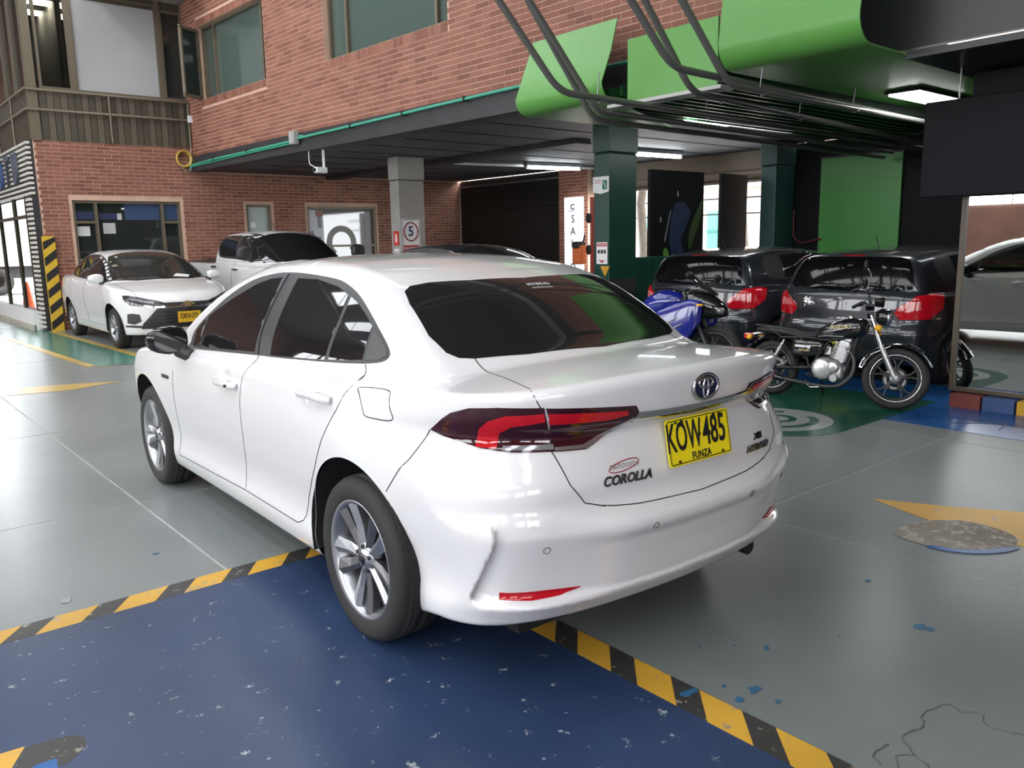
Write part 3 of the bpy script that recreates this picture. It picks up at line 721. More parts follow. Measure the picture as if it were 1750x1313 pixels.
# black edge beam under the facade, soffit of the low slab
beam = tag(fbox(-.02, 13.4, 2.97, 3.25, -.30, .025).build('trim_1', M_BLACKPAINT), kind='structure'); fbox(-.02, 13.4, 2.955, 3.05, -.25, .055).build('beam_flange', M_BLACKPAINT, beam)
_a, _b = PF(0, 0, .02), PF(13.4, 0, .02)
soff = tag(MB().prism([(_a[0], 16.92), (12.58, 16.92), (12.58, _b[1]), (_b[0], _b[1])], 2.97, 3.24, 'xy').build('ceiling_low', M_SOFFIT), kind='structure')
for i in range(13): MB().box((6.7, 4.6 + i * .95, 2.962), (12.55, 4.6 + i * .95 + .012, 2.972)).build('soffit_joint', M_WELL, soff)
tag(MB().box((8.9, 9.0, 2.90), (9.2, 16.9, 2.968)).build('trim_3', M_BLACKPAINT), kind='structure')
# first-floor office over the left wall: bronze panels, railing, panes
off = tag(MB().box((3.24, 16.96, 3.40), (6.03, 17.05, 4.28)).build('trim_2', M_BRONZED), kind='structure')
for i in range(24): x = 3.28 + i * .115; MB().box((x, 16.935, 3.41), (x + .104, 16.962, 4.26)).build('panel_rib', [M_BRONZED, mat('mid_bronze_panel', (.120, .102, .074), .5, .2)][(i * 7 % 5) > 2], off)
MB().box((3.22, 16.90, 3.40), (3.36, 17.1, 6.1)).build('corner_post', M_BRONZE, off)
MB().box((3.24, 17.0, 3.40), (3.30, 24.0, 4.28)).build('side_panel', M_BRONZED, off)
def rail(name, pts, r): MB().tube(pts, r, 8).build(name, M_BRONZE, RAIL)
RAIL = thing('railing', 'bronze tube railing along the first-floor office above the brick wall', 'railing', (0, 0, 0))
for z in (4.27, 3.93): rail('rail', [(6.0, 16.86, z), (3.16, 16.86, z), (3.16, 24.0, z)], .026)
for x in (4.53, 5.97): rail('post', [(x, 16.86, 3.42), (x, 16.86, 4.27)], .022)
for y in (18.2, 19.8, 21.5): rail('post', [(3.16, y, 3.42), (3.16, y, 4.27)], .022)
M_SEEGLASS, _nt, _bb = _bsdf('tinted_clear_glass'); _bb.inputs['Transmission Weight'].default_value = 1.0; _bb.inputs['Roughness'].default_value = 0.0; _bb.inputs['IOR'].default_value = 1.25; _bb.inputs['Base Color'].default_value = (.42, .40, .37, 1)
tag(MB().box((3.34, 17.03, 4.0), (6.0, 19.6, 4.1)).build('floor_office', mat('dark_office', (.05, .045, .04), .8)), kind='structure'); tag(MB().box((4.9, 17.03, 4.1), (5.0, 19.6, 6.08)).build('wall_office', mat('dark_office', (.05, .045, .04), .8)), kind='structure')
for _y, _z in ((17.5, 5.90), (18.3, 5.90)):
    _l = thing('office_lamp', 'lit ceiling panel inside the first-floor office, %s' % ('the nearer one' if _y < 18 else 'the farther one'), 'lamp', (3.95, _y, _z)); MB().box((-.45, -.16, -.02), (.45, .16, 0)).build('diffuser', mat('warm_led_panel', (.9, .9, .8), .5, emit=(1, .97, .78), estr=7.0), _l); MB().box((-.48, -.19, 0), (.48, .19, .18)).build('lamp_frame', M_WHITEP, _l)
tag(MB().box((3.34, 17.0, 6.08), (6.05, 19.6, 6.2)).build('ceiling_office', mat('dark_office', (.05, .045, .04), .8)), kind='structure')
for _x in (3.98, 5.54): MB().box((_x - .02, 16.94, 4.29), (_x + .06, 17.06, 6.1)).build('mullion', M_BRONZE, off)
MB().box((3.98, 16.98, 5.93), (6.05, 17.04, 6.1)).build('head_rail', M_BRONZED, off); MB().box((5.98, 16.96, 4.29), (6.05, 17.04, 6.1)).build('mullion', M_BRONZE, off)
def office_pane(i, x0, x1, z0, z1, m, fr=.05):
    w = tag(MB().box((x0, 17.00, z0), (x1, 17.02, z1)).build('window_%d' % i, m), kind='structure')
    for a in (x0, x1 - fr): MB().box((a, 16.95, z0), (a + fr, 17.0, z1)).build('window_frame', M_BRONZE, w)
    for a in (z0, z1 - fr): MB().box((x0 + fr, 16.95, a), (x1 - fr, 17.0, a + fr)).build('window_frame', M_BRONZE, w)
office_pane(3, 3.42, 3.98, 4.30, 6.10, M_SEEGLASS); office_pane(4, 4.02, 5.54, 4.30, 6.02, M_FROST, .04); office_pane(5, 5.58, 6.02, 4.30, 5.95, M_WINDOW)
tag(MB().box((3.27, 17.1, 4.28), (3.29, 24.0, 6.1)).build('window_6', M_WINDOW), kind='structure')
for y in (18.0, 18.9, 20.6): MB().box((3.22, y, 4.28), (3.28, y + .06, 6.1)).build('window_frame', M_BRONZE, bpy.data.objects['window_6'])
tag(MB().box((4.4, 15.6, 6.10), (12.8, 17.4, 6.45)).build('ceiling_slab', M_CONC), kind='structure')
tag(MB().box((6.15, 2.4, 6.10), (12.8, 15.6, 6.45)).build('ceiling_upper', M_CONC), kind='structure')
tag(MB().box((3.34, 19.6, 3.42), (6.0, 24.0, 6.08)).build('wall_office_core', mat('dark_office', (.05, .045, .04), .8)), kind='structure')
# panes of the left brick wall
def w_window(i, x0, x1, z0, z1, m, mulls=(), bars=(), fr=.05):
    w = tag(MB().box((x0, WY + .10, z0), (x1, WY + .115, z1)).build('window_%d' % i, m), kind='structure')
    for a in [x0, x1 - fr] + list(mulls): MB().box((a, WY + .03, z0), (a + fr, WY + .10, z1)).build('window_frame', M_BRONZE, w)
    for (a, b, z) in [(x0, x1, z0), (x0, x1, z1 - fr)] + list(bars): MB().box((a + .001, WY + .035, z), (b - .001, WY + .099, z + fr)).build('window_frame', M_BRONZE, w)
    return w
w7 = w_window(7, 3.74, 5.69, .90, 2.37, M_WINDOW, (4.12, 5.32), ((3.74, 4.12, 1.95), (5.32, 5.69, 1.95)))
for (x0, x1, z0, z1, c) in ((3.80, 4.10, 2.03, 2.17, (.020, .03, .09)), (4.20, 4.52, 2.03, 2.14, (.020, .03, .09)), (4.52, 4.60, 2.02, 2.14, (.5, .5, .52)), (3.80, 4.02, 1.72, 1.90, (.62, .62, .64)), (4.25, 4.47, 1.76, 1.96, (.45, .45, .46)), (4.66, 5.30, 2.02, 2.32, (.03, .06, .14)), (5.38, 5.64, 2.02, 2.32, (.03, .06, .14)), (3.80, 4.05, .96, 1.30, (.42, .42, .43)), (4.1, 4.65, .96, 1.22, (.36, .36, .37))):
    MB().box((x0, WY + .097, z0), (x1, WY + .101, z1)).build('window_poster', mat('pane_print_%.2f_%.2f' % (c[0], c[2]), c, .5), w7)
door = w_window(1, 7.03, 7.59, 0.0, 2.34, M_WHITEP); door.name = 'door_1'; door.data.materials.clear(); door.data.materials.append(mat('pale_green_door', (.42, .50, .47), .4))
MB().box((7.14, WY + .095, 1.86), (7.25, WY + .101, 1.97)).build('door_notice', M_WHITEP, door); MB().cyl((7.50, WY + .09, 1.45), (7.50, WY + .05, 1.45), .03, 10).build('door_handle', M_BLACK, door)
w8 = w_window(8, 8.42, 10.15, .95, 2.32, mat('smoky_window_glass', (.16, .165, .16), .04, 0, .7), (), ((8.42, 10.15, 1.42),))
MB().box((8.47, WY + .092, 1.47), (8.84, WY + .100, 2.24)).build('window_poster', mat('pale_view', (.66, .68, .72), .6), w8)
for (a, b, c, d) in ((8.50, 8.60, 1.50, 1.78), (8.70, 8.79, 1.85, 2.10), (8.71, 8.77, 1.50, 1.66)): MB().box((a, WY + .088, c), (b, WY + .0925, d)).build('window_poster', mat('pale_view_window', (.28, .29, .31), .6), w8)
MB().box((8.66, WY + .088, 2.10), (8.84, WY + .0925, 2.24)).build('window_poster', mat('pale_view_roof', (.35, .20, .16), .7), w8)
ring = MB(); n = 26; a0, a1 = -35, 235
vs = []; 
for i in range(n + 1):
    t = R(a0 + (a1 - a0) * i / n)
    for rr in (.24, .38): vs.append((9.28 + rr * math.cos(t), WY + .096, 1.52 + rr * math.sin(t)))
ring.add(vs, [(2 * i, 2 * i + 1, 2 * i + 3, 2 * i + 2) for i in range(n)]); ring.build('window_logo', mat('pale_ring_film', (.30, .29, .27), .6), w8)
# back wall of the low hall: shutter, brick pier, opening with rolled shutter, black and green panels
BX = 12.6
def PB(u, z, d): return (BX + d, -u, z)
wall_b = tag(MB().box((BX, 12.42, 0), (BX + .25, 13.30, 2.97)).build('wall_back', M_MORTAR), kind='structure')
brick_wall(wall_b, PB, -PI / 2, -13.30, -12.42, 0.0, 2.95, (), 260)
wall_bk = tag(MB().box((BX, 2.2, 0), (BX + .25, 7.75, 2.97)).build('wall_back_black', mat('black_wall', (.010, .011, .013), .6, spec=.12)), kind='structure')
shut = tag(MB().box((BX + .06, 13.30, 0), (BX + .10, 16.95, 2.97)).build('door_2', mat('black_shutter', (.014, .013, .012), .5, .4)), kind='structure')
for i in range(29): MB().box((BX + .030, 13.32, .05 + i * .1), (BX + .062, 16.92, .135 + i * .1)).build('shutter_slat', mat('black_shutter_slat', (.020, .018, .016), .45, .5), shut)
MB().box((BX - .02, 13.30, 2.80), (BX + .02, 16.9, 2.84)).build('shutter_rail', M_STEEL, shut)
roll = thing('rolled_shutter', 'rolled-up bronze shutter over the open doorway to the street', 'roller shutter', (BX + .16, 10.2, 2.52))
MB().box((-.05, -2.1, .12), (.28, 2.222, .43)).build('shutter_box', mat('bronze_shutter_box', (.14, .105, .075), .5, .3), roll); MB().tube([(.08, -2.1, .06), (.08, 2.15, .06)], .13, 16).build('shutter_roll', mat('bronze_roll', (.20, .155, .11), .5, .3), roll)
MB().box((-.03, -2.1, -.10), (.05, 2.15, -.06)).build('shutter_bar', M_BRONZE, roll)
tag(MB().box((12.585, 7.75, 2.955), (13.1, 12.42, 3.3)).build('trim_4', M_BLACKPAINT), kind='structure')
# hall shell behind and beside the camera
M_HALLB = mat('hall_brickwork', (.22, .105, .075), .8, var=.3, vscale=1.0)
tag(MB().box((-9.2, -9.2, 0), (-9.0, 30, 8.0)).build('wall_hall_left', M_HALLB), kind='structure')
hw = bpy.data.objects['wall_hall_left']; M_SIDEFILL = mat('hall_fill_glow', (.8, .85, .9), .5, emit=(.96, .98, 1.0), estr=SIDE_FILL)  # unseen glowing panels, added for side light from the left
for k in range(11):
    y = -7.5 + k * 2.9; MB().box((-8.995, y, 2.2), (-8.97, y + 2.3, 4.8)).build('fill_panel', M_SIDEFILL, hw); MB().box((-8.97, y + 1.13, 2.2), (-8.94, y + 1.17, 4.8)).build('fill_panel_bar', M_BRONZE, hw)
tag(MB().box((-9.2, -9.4, 0), (12.8, -9.2, 8.0)).build('wall_hall_rear', M_HALLB), kind='structure')
hr = bpy.data.objects['wall_hall_rear']
for k in range(2):
    x = -7.0 + k * 3.4; MB().box((x, -9.195, 2.0), (x + 2.5, -9.17, 4.6)).build('fill_panel', M_SIDEFILL, hr); MB().box((x + 1.23, -9.17, 2.0), (x + 1.27, -9.14, 4.6)).build('fill_panel_bar', M_BRONZE, hr)  # unseen glowing panels, added to brighten surfaces that face the rear wall
tag(MB().box((12.6, -9.2, 0), (12.8, 2.2, 8.0)).build('wall_hall_right', M_HALLB), kind='structure')
tag(MB().box((6.15, 2.4, 6.45), (6.4, 16.9, 8.0)).build('wall_clerestory', mat('dark_cladding', (.08, .08, .08), .7)), kind='structure')
roofm = mat('grey_metal_roof', (.17, .17, .17), .6, .2)
tag(MB().box((-9.2, 26.0, 0), (2.9, 26.2, 8.0)).build('wall_hall_end', M_HALLB), kind='structure')
tag(MB().box((3.30, 17.05, 6.12), (3.50, 26.2, 8.0)).build('wall_hall_corner', M_HALLB), kind='structure'); tag(MB().box((3.5, 17.0, 6.46), (6.4, 17.2, 8.0)).build('wall_hall_left_top', M_HALLB), kind='structure')
cl = tag(MB().prism([(-9.2, -9.4), (12.8, -9.4), (12.8, 17.2), (3.5, 17.2), (3.5, 26.2), (-9.2, 26.2)], 7.95, 8.1, 'xy').build('ceiling', roofm), kind='structure')
M_SKYL = mat('translucent_skylight', (.8, .85, .9), .5, emit=(.95, .98, 1.0), estr=SKYLIGHT)
for x in (-8.2, -5.6, -3.0, -.4, 2.2, 4.6):
    for y in ((-7.5, -4.0, -.5, 3.0, 6.5, 10.0, 13.5) if x < -1 else ((3.1, 5.7, 8.3, 10.9, 13.5) if x < 0 else (8.3, 10.9, 13.5))): MB().box((x, y, 7.90), (x + .95, y + (3.1 if x < -1 else 2.3), 7.945)).build('skylight_panel', M_SKYL, cl)
for y in (-6, -2.5, 1.0, 4.5, 8.0, 11.5, 15.0):
    t = MB(); t.tube([(-9, y + .2, 7.0), (6.2, y + .2, 7.0)], .05, 6); t.build('truss_chord', M_PIPE, cl)
    for i in range(12): MB().tube([(-9 + i * 1.27, y + .2, 7.0), (-9 + i * 1.27 + .63, y + .2, 7.88)], .025, 5).build('truss_web', M_PIPE, cl); 

# ------------------------------------------------------------------ columns, green portal, pipes, lamps
def column(name, label, x0, x1, y0, y1, m, capz, zt=2.965):
    c = thing(name, label, 'column', ((x0 + x1) / 2, (y0 + y1) / 2, 0)); a, b = (x1 - x0) / 2, (y1 - y0) / 2
    MB().bbox((-a, -b, 0), (a, b, capz), .012).build('shaft', m, c); MB().bbox((-a - .012, -b - .012, capz + .012), (a + .012, b + .012, zt), .012).build('capital', m, c)
    MB().box((-a + .01, -b + .01, capz - .004), (a - .01, b - .01, capz + .016)).build('joint', M_WELL, c); return c
M_CONC2 = mat('grey_painted_concrete', (.33, .32, .30), .65, var=.12, vscale=3)
gc = column('column', 'grey concrete column carrying the speed limit sign', 7.92, 8.45, 12.41, 12.71, M_CONC2, 2.56)
grc = column('column', 'dark green square column with a white plate, beside the red pole', 8.13, 8.68, 7.62, 7.90, M_GREENC, 2.60)
MB().box((-.28, -.146, 0), (.28, -.143, .95)).build('black_base_band', M_BLACKPAINT, grc); MB().box((-.282, -.144, 0), (-.278, .144, .95)).build('black_base_band', M_BLACKPAINT, grc)
for (y, z) in ((-.08, .98), (.06, .72)):
    MB().prism([(y - .085, z + .14), (y + .085, z + .14), (y, z)], -.288, -.283, 'yz').build('yellow_triangle', M_YELLOW, grc)
column('column', 'blue-green square column at the doorway behind the two hatchbacks', 12.00, 12.55, 7.58, 7.86, mat('teal_column_paint', (.022, .075, .070), .45, var=.2, vscale=5), 2.60)
cab = thing('cabinet', 'low dark green cabinet standing behind the dark green column', 'cabinet', (9.10, 7.84, 0))
MB().bbox((-.38, -.15, .04), (.38, .15, 1.22), .012).build('cabinet_body', M_GREENC, cab); MB().box((-.38, -.16, 0), (.38, .16, .05)).build('plinth', M_BLACKPAINT, cab); MB().box((-.36, -.160, .10), (-.01, -.151, 1.16)).build('door', M_GREENC, cab); MB().box((.01, -.160, .10), (.36, -.151, 1.16)).build('door', M_GREENC, cab)

def strip_sheet(name, label, y0, y1, prof, m, t=.012, taper=None):
    """bent sheet: profile in (x, z), width along y"""
    root = thing(name, label, 'sign panel', (prof[0][0], (y0 + y1) / 2, 2.8))
    ox, oy, oz = root.location; P = [Vector((x, 0, z)) for x, z in prof]; n = len(P); rows = []
    for i, p in enumerate(P):
        tg = (P[min(i + 1, n - 1)] - P[max(i - 1, 0)]).normalized(); nn = Vector((-tg.z, 0, tg.x))
        a, b = (y0, y1) if taper is None else taper(p.x, p.z)
        rows.append([(p.x + nn.x * t * k - ox, yy - oy, p.z + nn.z * t * k - oz) for yy, k in ((a, 0), (b, 0), (b, 1), (a, 1))])
    mb = MB()
    for q in range(4):     # each skin and each rim on its own vertices, so the bend stays smooth and the rim sharp
        vs = [v for rw_ in rows for v in (rw_[q], rw_[(q + 1) % 4])]
        mb.add(vs, [(2 * i, 2 * i + 1, 2 * i + 3, 2 * i + 2) for i in range(n - 1)], 0, q in (0, 2))
    mb.add(rows[0], [(0, 1, 2, 3)]); mb.add(rows[-1], [(3, 2, 1, 0)])
    mb.build('sheet', m, root); return root
def sheet_profile(xt, zt, xb, zb, r, xe):
    """from the top edge down the leaning face, round the bend, back along the soffit"""
    L = [(xt, zt), (xt * .5 + xb * .5, zt * .5 + (zb + r) * .5), (xb, zb + r)]
    for k in range(1, 9): a = PI + PI / 2 * k / 8; L.append((xb + r + r * math.cos(a), zb + r + r * math.sin(a)))
    q = (xe - xb - r) / 6
    return L + [(xb + r + q * i, zb) for i in range(1, 7)]
strip_sheet('green_sheet', 'bent lime green sheet left of the flat green panel, curling under the facade', 5.66, 6.92, sheet_profile(6.20, 3.58, 5.93, 2.80, .16, 8.4), M_GREEN, taper=lambda x, z: (5.66 + max(0, x - 6.1) * .46, 6.92))
pan = thing('portal_sign', 'flat square lime green panel between the two bent green sheets', 'sign panel', (6.02, 4.90, 2.72))
MB().bbox((-.012, -.51, .027), (.012, .50, .58), .004).build('sheet', M_GREEN, pan); MB().box((-.03, -.56, -.005), (.16, .74, .025)).build('white_ledge', mat('pale_grey_metal', (.42, .42, .40), .45, .2), pan); MB().box((.02, -.50, .026), (.10, .5, .05)).build('bracket', M_BLACKPAINT, pan)
big = strip_sheet('green_sheet', 'largest bent lime green sheet, top right, with a square lamp in its underside', 3.12, 4.33, sheet_profile(6.10, 4.40, 5.93, 2.85, .20, 12.3), M_GREEN)
lp = thing('ceiling_lamp', 'square white LED lamp in the underside of the largest green sheet', 'lamp', (8.72, 3.84, 2.845))
MB().box((-.54, -.17, -.030), (.54, .17, 0)).build('lamp_frame', M_GLOSSBLACK, lp); MB().box((-.50, -.145, -.042), (.50, .145, -.031)).build('diffuser', mat('led_diffuser', (.9, .9, .9), .5, emit=(1, 1, 1), estr=TUBE), lp)
# black fascia right of the green portal
fas = thing('black_fascia', 'black sheet fascia right of the largest green sheet', 'fascia', (6.6, 1.4, 2.7))
MB().box((0, -4.2, .17), (.06, 2.08, 3.2)).build('upright_sheet', mat('black_fascia_sheet', (.016, .017, .020), .35), fas); MB().box((0, -4.2, .10), (5.9, 1.68, .15)).build('underside_sheet', mat('black_fascia_sheet', (.016, .017, .020), .35), fas)
MB().tube([(-.03, -4.0, 1.02), (-.03, 1.6, .90)], .016, 6).build('cable', M_CONDUIT, fas); MB().tube([(-.04, -4.0, .86), (-.04, 1.6, .76)], .03, 8).build('cable_duct', M_BLACKPAINT, fas)
# green slats between the sheets
sl = thing('slat_ceiling', 'dark green ceiling of long narrow slats under the low slab', 'slat ceiling', (9.2, 5.5, 2.86))
for i in range(13): MB().box((-3.0, -.88 + i * .145, 0), (3.1, -.88 + i * .145 + .035, .085)).build('slat', mat('green_slat', (.018, .10, .030), .35), sl)
for x in (-2.4, 0, 2.4): MB().box((x, -.9, .085), (x + .05, .95, .10)).build('slat_carrier', M_BLACKPAINT, sl)
led = thing('strip_lamp', 'row of white LED strips along the edge of the green slat ceiling', 'lamp', (9.45, 6.50, 2.845), R(6))
for a, b in ((-1.35, -.02), (0, .52), (.55, 1.40)): MB().box((a, -.03, -.012), (b - .02, .03, .01)).build('led_strip', mat('led_diffuser', (.9, .9, .9), .5), led)
# pipes: sloping down from the roof, then level under the slab
for i, (y, xb, zb, xt, zt, yb, lab) in enumerate(((5.02, 4.77, 2.66, 4.15, 3.26, 5.35, 'grey steel pipe bending level in front of the left green sheet, leftmost of six'), (5.55, 5.76, 2.66, 4.93, 3.50, 5.85, 'grey steel pipe bending lowest, between the left sheet and the green column'), (5.66, 5.82, 2.60, 5.04, 3.50, 5.98, 'grey steel pipe close behind the lowest bending pipe'), (4.06, 5.00, 2.72, 4.55, 3.11, 4.44, 'grey steel pipe bending highest, in front of the flat green panel'), (4.49, 5.80, 2.68, 5.19, 3.31, 5.20, 'grey steel pipe bending at the lower edge of the flat green panel'), (4.03, 5.66, 2.66, 5.09, 3.17, 4.16, 'grey steel pipe bending beside the largest green sheet, rightmost of six'))):
    k = (6.4 - zb) / (zt - zb); pts = bend([(xb + (xt - xb) * k, y, zb + (zt - zb) * k), (xb, y, zb), (12.3, yb, zb + .0)], .16, 6)
    o = thing('steel_pipe', lab, 'pipe', (xb, y, zb), 0, 'six steel pipes over the green portal')
    MB().tube([(p[0] - xb, p[1] - y, p[2] - zb) for p in pts], .028, 10).build('pipe_run', M_PIPE, o)
    if i in (0, 4, 5):
        for hx in (.5, 2.1): 
            yy = (yb - y) * hx / (12.3 - xb); MB().tube([(hx, yy + .01, .22), (hx, yy + .035, .02), (hx, yy + .02, -.035), (hx, yy - .03, -.02)], .006, 5).build('hanger', M_STEEL, o)
# fluorescent tubes
def tube_lamp(x, y, rz, label):
    t = thing('tube_lamp', label, 'lamp', (x, y, 2.90), rz, 'fluorescent tubes under the low slab')
    MB().bbox((-.66, -.07, .0), (.66, .07, .065), .01).build('housing', mat('grey_lamp_housing', (.22, .23, .25), .5), t); MB().tube([(-.62, 0, -.025), (.62, 0, -.025)], .034, 10).build('tube', mat('lit_tube', (.9, .95, 1), .5, emit=(.90, .97, 1.0), estr=TUBE), t)
    for a in (-.64, .64): MB().cyl((a - .02, 0, -.025), (a + .02, 0, -.025), .036, 10).build('end_cap', M_STEEL, t)
tube_lamp(11.27, 12.05, R(-8), 'lit fluorescent tube on the ceiling left of the green column'); tube_lamp(11.15, 9.38, R(-3), 'lit fluorescent tube on the ceiling right of the green column')
cp = thing('ceiling_pipe', 'pale conduit pipe fixed under the dark ceiling', 'pipe', (9.3, 12.66, 2.93)); MB().tube([(0, 0, 0), (3.2, -.5, 0)], .030, 8).build('pipe_run', mat('pale_conduit', (.45, .45, .44), .4), cp)

# ------------------------------------------------------------------ signs and fittings
def sign_y(o, x0, x1, z0, z1, y, m, name='plate', r=.02): return MB().prism(rrect(x0, z0, x1, z1, r), y - .004, y, 'xz').build(name, m, o)
TXY = Matrix(((1, 0, 0, 0), (0, 0, -1, 0), (0, 1, 0, 0), (0, 0, 0, 1)))      # text facing -y
TXX = Matrix(((0, 0, -1, 0), (-1, 0, 0, 0), (0, 1, 0, 0), (0, 0, 0, 1)))     # text facing -x
def put_text(o, body, size, pos, T, m, bold=0.0, xs=1.0, name='lettering', sp=1.0):
    me = text_mesh(body, size, .0008, bold=bold, xscale=xs, spacing=sp); me.transform(Matrix.Translation(pos) @ T); return obj(name, me, m, o)
M_RED, M_NAVY = mat('sign_red', (.42, .035, .045), .4), mat('sign_navy', (.02, .035, .10), .4)
sp5 = thing('speed_sign', 'white speed limit sign with a red ring around the number five', 'sign', (8.13, 12.40, 1.20))
sign_y(sp5, -.20, .20, 0, .70, -.002, M_WHITEP); MB().tube([(a, -.008, b) for a, b in rrect(-.185, .015, .185, .685, .03)], .005, 4, closed=True).build('border', M_NAVY, sp5)
MB().tube([(.145 * math.cos(2 * PI * k / 28), -.009, .475 + .160 * math.sin(2 * PI * k / 28)) for k in range(28)], .014, 5, closed=True).build('red_ring', mat('ring_maroon', (.25, .05, .07), .4), sp5)
put_text(sp5, '5', .24, (0, -.008, .475), TXY, M_NAVY, .006); sign_y(sp5, -.165, .165, .05, .24, -.007, M_RED, 'red_field', .01)
put_text(sp5, 'VELOCIDAD', .058, (0, -.014, .185), TXY, M_WHITEP); put_text(sp5, 'MÁXIMA', .058, (0, -.014, .105), TXY, M_WHITEP)
fs = thing('fire_sign', 'small red fire extinguisher sign on the grey column', 'sign', (7.915, 12.54, 1.44))
MB().prism(rrect(-.085, 0, .085, .25, .01), -.006, -.002, 'yz').build('plate', mat('fire_red', (.55, .05, .03), .4), fs); MB().prism(rrect(-.025, .05, .025, .18, .02), -.009, -.006, 'yz').build('pictogram', M_WHITEP, fs); MB().box((-.009, -.012, .18), (-.006, .030, .20)).build('pictogram', M_WHITEP, fs)
ns = thing('notice', 'small white notice under the red fire sign on the grey column', 'sign', (7.915, 12.54, 1.16)); MB().prism(rrect(-.08, 0, .08, .22, .008), -.005, -.001, 'yz').build('plate', M_WHITEP, ns)
for k in range(3): MB().box((-.008, -.06 + k * .045, .03), (-.005, -.03 + k * .045, .10)).build('pictogram', M_BLACK, ns)
put_text(ns, 'RUTA', .045, (-.006, 0, .165), TXX, M_BLACK)
yb = thing('yellow_box', 'yellow box post right of the grey column', 'post', (8.62, 12.62, 0)); MB().bbox((-.08, -.08, 0), (.08, .08, 1.38), .015).build('post_body', M_YELLOW, yb); MB().box((-.085, -.085, .4), (.085, .085, .6)).build('black_band', M_BLACK, yb)
# plates on the green column
pg = thing('column_plate', 'white plate with a green pictogram high on the dark green column', 'sign', (8.115, 7.75, 2.10))
MB().prism(smooth_poly([(-.145, .0), (-.145, .20), (.145, .20), (.145, .0), (.0, -.025)], 1), -.006, 0, 'yz').build('plate', M_WHITEP, pg); MB().box((-.009, -.115, .03), (-.006, -.030, .15)).build('pictogram', mat('sign_green', (.02, .16, .10), .4), pg); MB().tube([(-.010, -.10, .05), (-.010, -.05, .13)], .006, 5).build('pictogram_stroke', M_WHITEP, pg)
for k in range(2): MB().box((-.009, .0, .15 - k * .03), (-.006, .115, .158 - k * .03)).build('print_line', M_RED, pg)
no = thing('notice', 'white and red notice with three black pictograms on the dark green column', 'sign', (8.115, 7.73, 1.15))
MB().prism(rrect(-.10, 0, .10, .29, .006), -.005, 0, 'yz').build('plate', M_WHITEP, no); MB().box((-.008, -.095, .235), (-.005, .095, .28)).build('red_header', M_RED, no)
for k in range(3): MB().box((-.008, -.075 + k * .055, .14), (-.005, -.035 + k * .055, .19)).build('pictogram', M_BLACK, no)
MB().prism([(-.06, .05), (.06, .05), (0, .015)], -.008, -.005, 'yz').build('red_arrow', M_RED, no); put_text(no, 'ATENCIÓN', .036, (-.009, 0, .257), TXX, M_WHITEP)
# exit sign, red pole, bag
sal = thing('exit_sign', 'tall white illuminated SALIDA sign in front of the brick pier', 'sign', (12.45, 12.68, .55))
MB().bbox((-.03, -.27, 0), (.03, .27, 1.82), .008).build('panel', mat('lit_sign_face', (.85, .86, .88), .4, emit=(1, 1, 1), estr=1.0), sal)
for k, ch in enumerate('SALIDA'): put_text(sal, ch, .23, (-.034, .0, 1.36 - k * .255), TXX, mat('sign_blue_grey', (.14, .16, .24), .5), .004)
MB().tube([(-.034, -.06 * math.cos(t), 1.62 + .05 * math.sin(t)) for t in np.linspace(R(40), R(330), 14)], .014, 5).build('logo', M_NAVY, sal)
MB().box((-.036, -.06, 1.525), (-.031, .14, 1.54)).build('logo_underline', mat('sign_blue_grey', (.14, .16, .24), .5), sal)
for y in (-.2, .2): MB().cyl((0, y, -.55), (0, y, 0), .02, 8).build('leg', M_STEEL, sal)
po = thing('barrier_pole', 'red and white pole standing left of the dark green column', 'pole', (10.55, 10.28, 0)); 
for k in range(8): MB().cyl((0, 0, .05 + k * .27), (0, 0, .05 + (k + 1) * .27), .045, 12).build('pole_band', [mat('pole_red', (.42, .045, .030), .45), mat('pole_red2', (.36, .05, .035), .45)][k % 2], po)
MB().lathe([(0, 0), (.16, 0), (.16, .03), (.06, .05), (0, .05)], 20, 'z').build('base', M_BLACKPAINT, po)
for k in range(3): MB().sphere((-.07, .03, .75 + k * .55), (.05, .05, .09)).build('black_clip', M_BLACK, po)
bg = thing('orange_bag', 'orange bag hanging on the red pole', 'bag', (10.37, 10.40, 1.05)); MB().bbox((-.10, -.11, 0), (.05, .13, .34), .04).build('bag_body', mat('orange_fabric', (.85, .20, .05), .7), bg); MB().tube([(-.02, -.05, .32), (.06, -.03, .46), (.10, .0, .50)], .018, 6).build('strap', M_BLACK, bg); MB().bbox((-.11, -.08, .27), (.06, .12, .40), .03).build('bag_flap', M_BLACK, bg)
# poster boards by the doorway
def board(label, x0, x1, y, z1):
    b = thing('display_board', label, 'display board', ((x0 + x1) / 2, y, 0)); w = (x1 - x0) / 2
    MB().bbox((-w, -.03, .12), (w, .03, z1), .006).build('panel', mat('black_board', (.008, .008, .010), .45, spec=.15), b); MB().box((-w + .1, -.25, 0), (-w + .16, .25, .12)).build('foot', M_BLACKPAINT, b); MB().box((w - .16, -.25, 0), (w - .1, .25, .12)).build('foot', M_BLACKPAINT, b); return b
b1 = board('black display board printed with a dark blue and green motorcycle picture', 9.52, 10.80, 8.12, 2.48)
def pic(poly, c, d=0, rough=.4): MB().prism(poly, -.036 - d, -.031, 'xz').build('print', mat('print_%.3f_%.3f_%.3f' % c, c, rough), b1)
pic(smooth_poly([(-.10, 1.95), (.08, 2.02), (.20, 1.98), (.30, 1.85), (.18, 1.62), (.08, 1.45), (.16, 1.20), (.06, .95), (-.10, .92), (-.14, 1.2), (-.20, 1.5)], 4), (.018, .026, .070))
pic(smooth_poly([(.62, 2.08), (.50, 1.95), (.34, 1.70), (.26, 1.45), (.30, 1.30), (.42, 1.50), (.56, 1.80)], 4), (.030, .055, .016), .001)
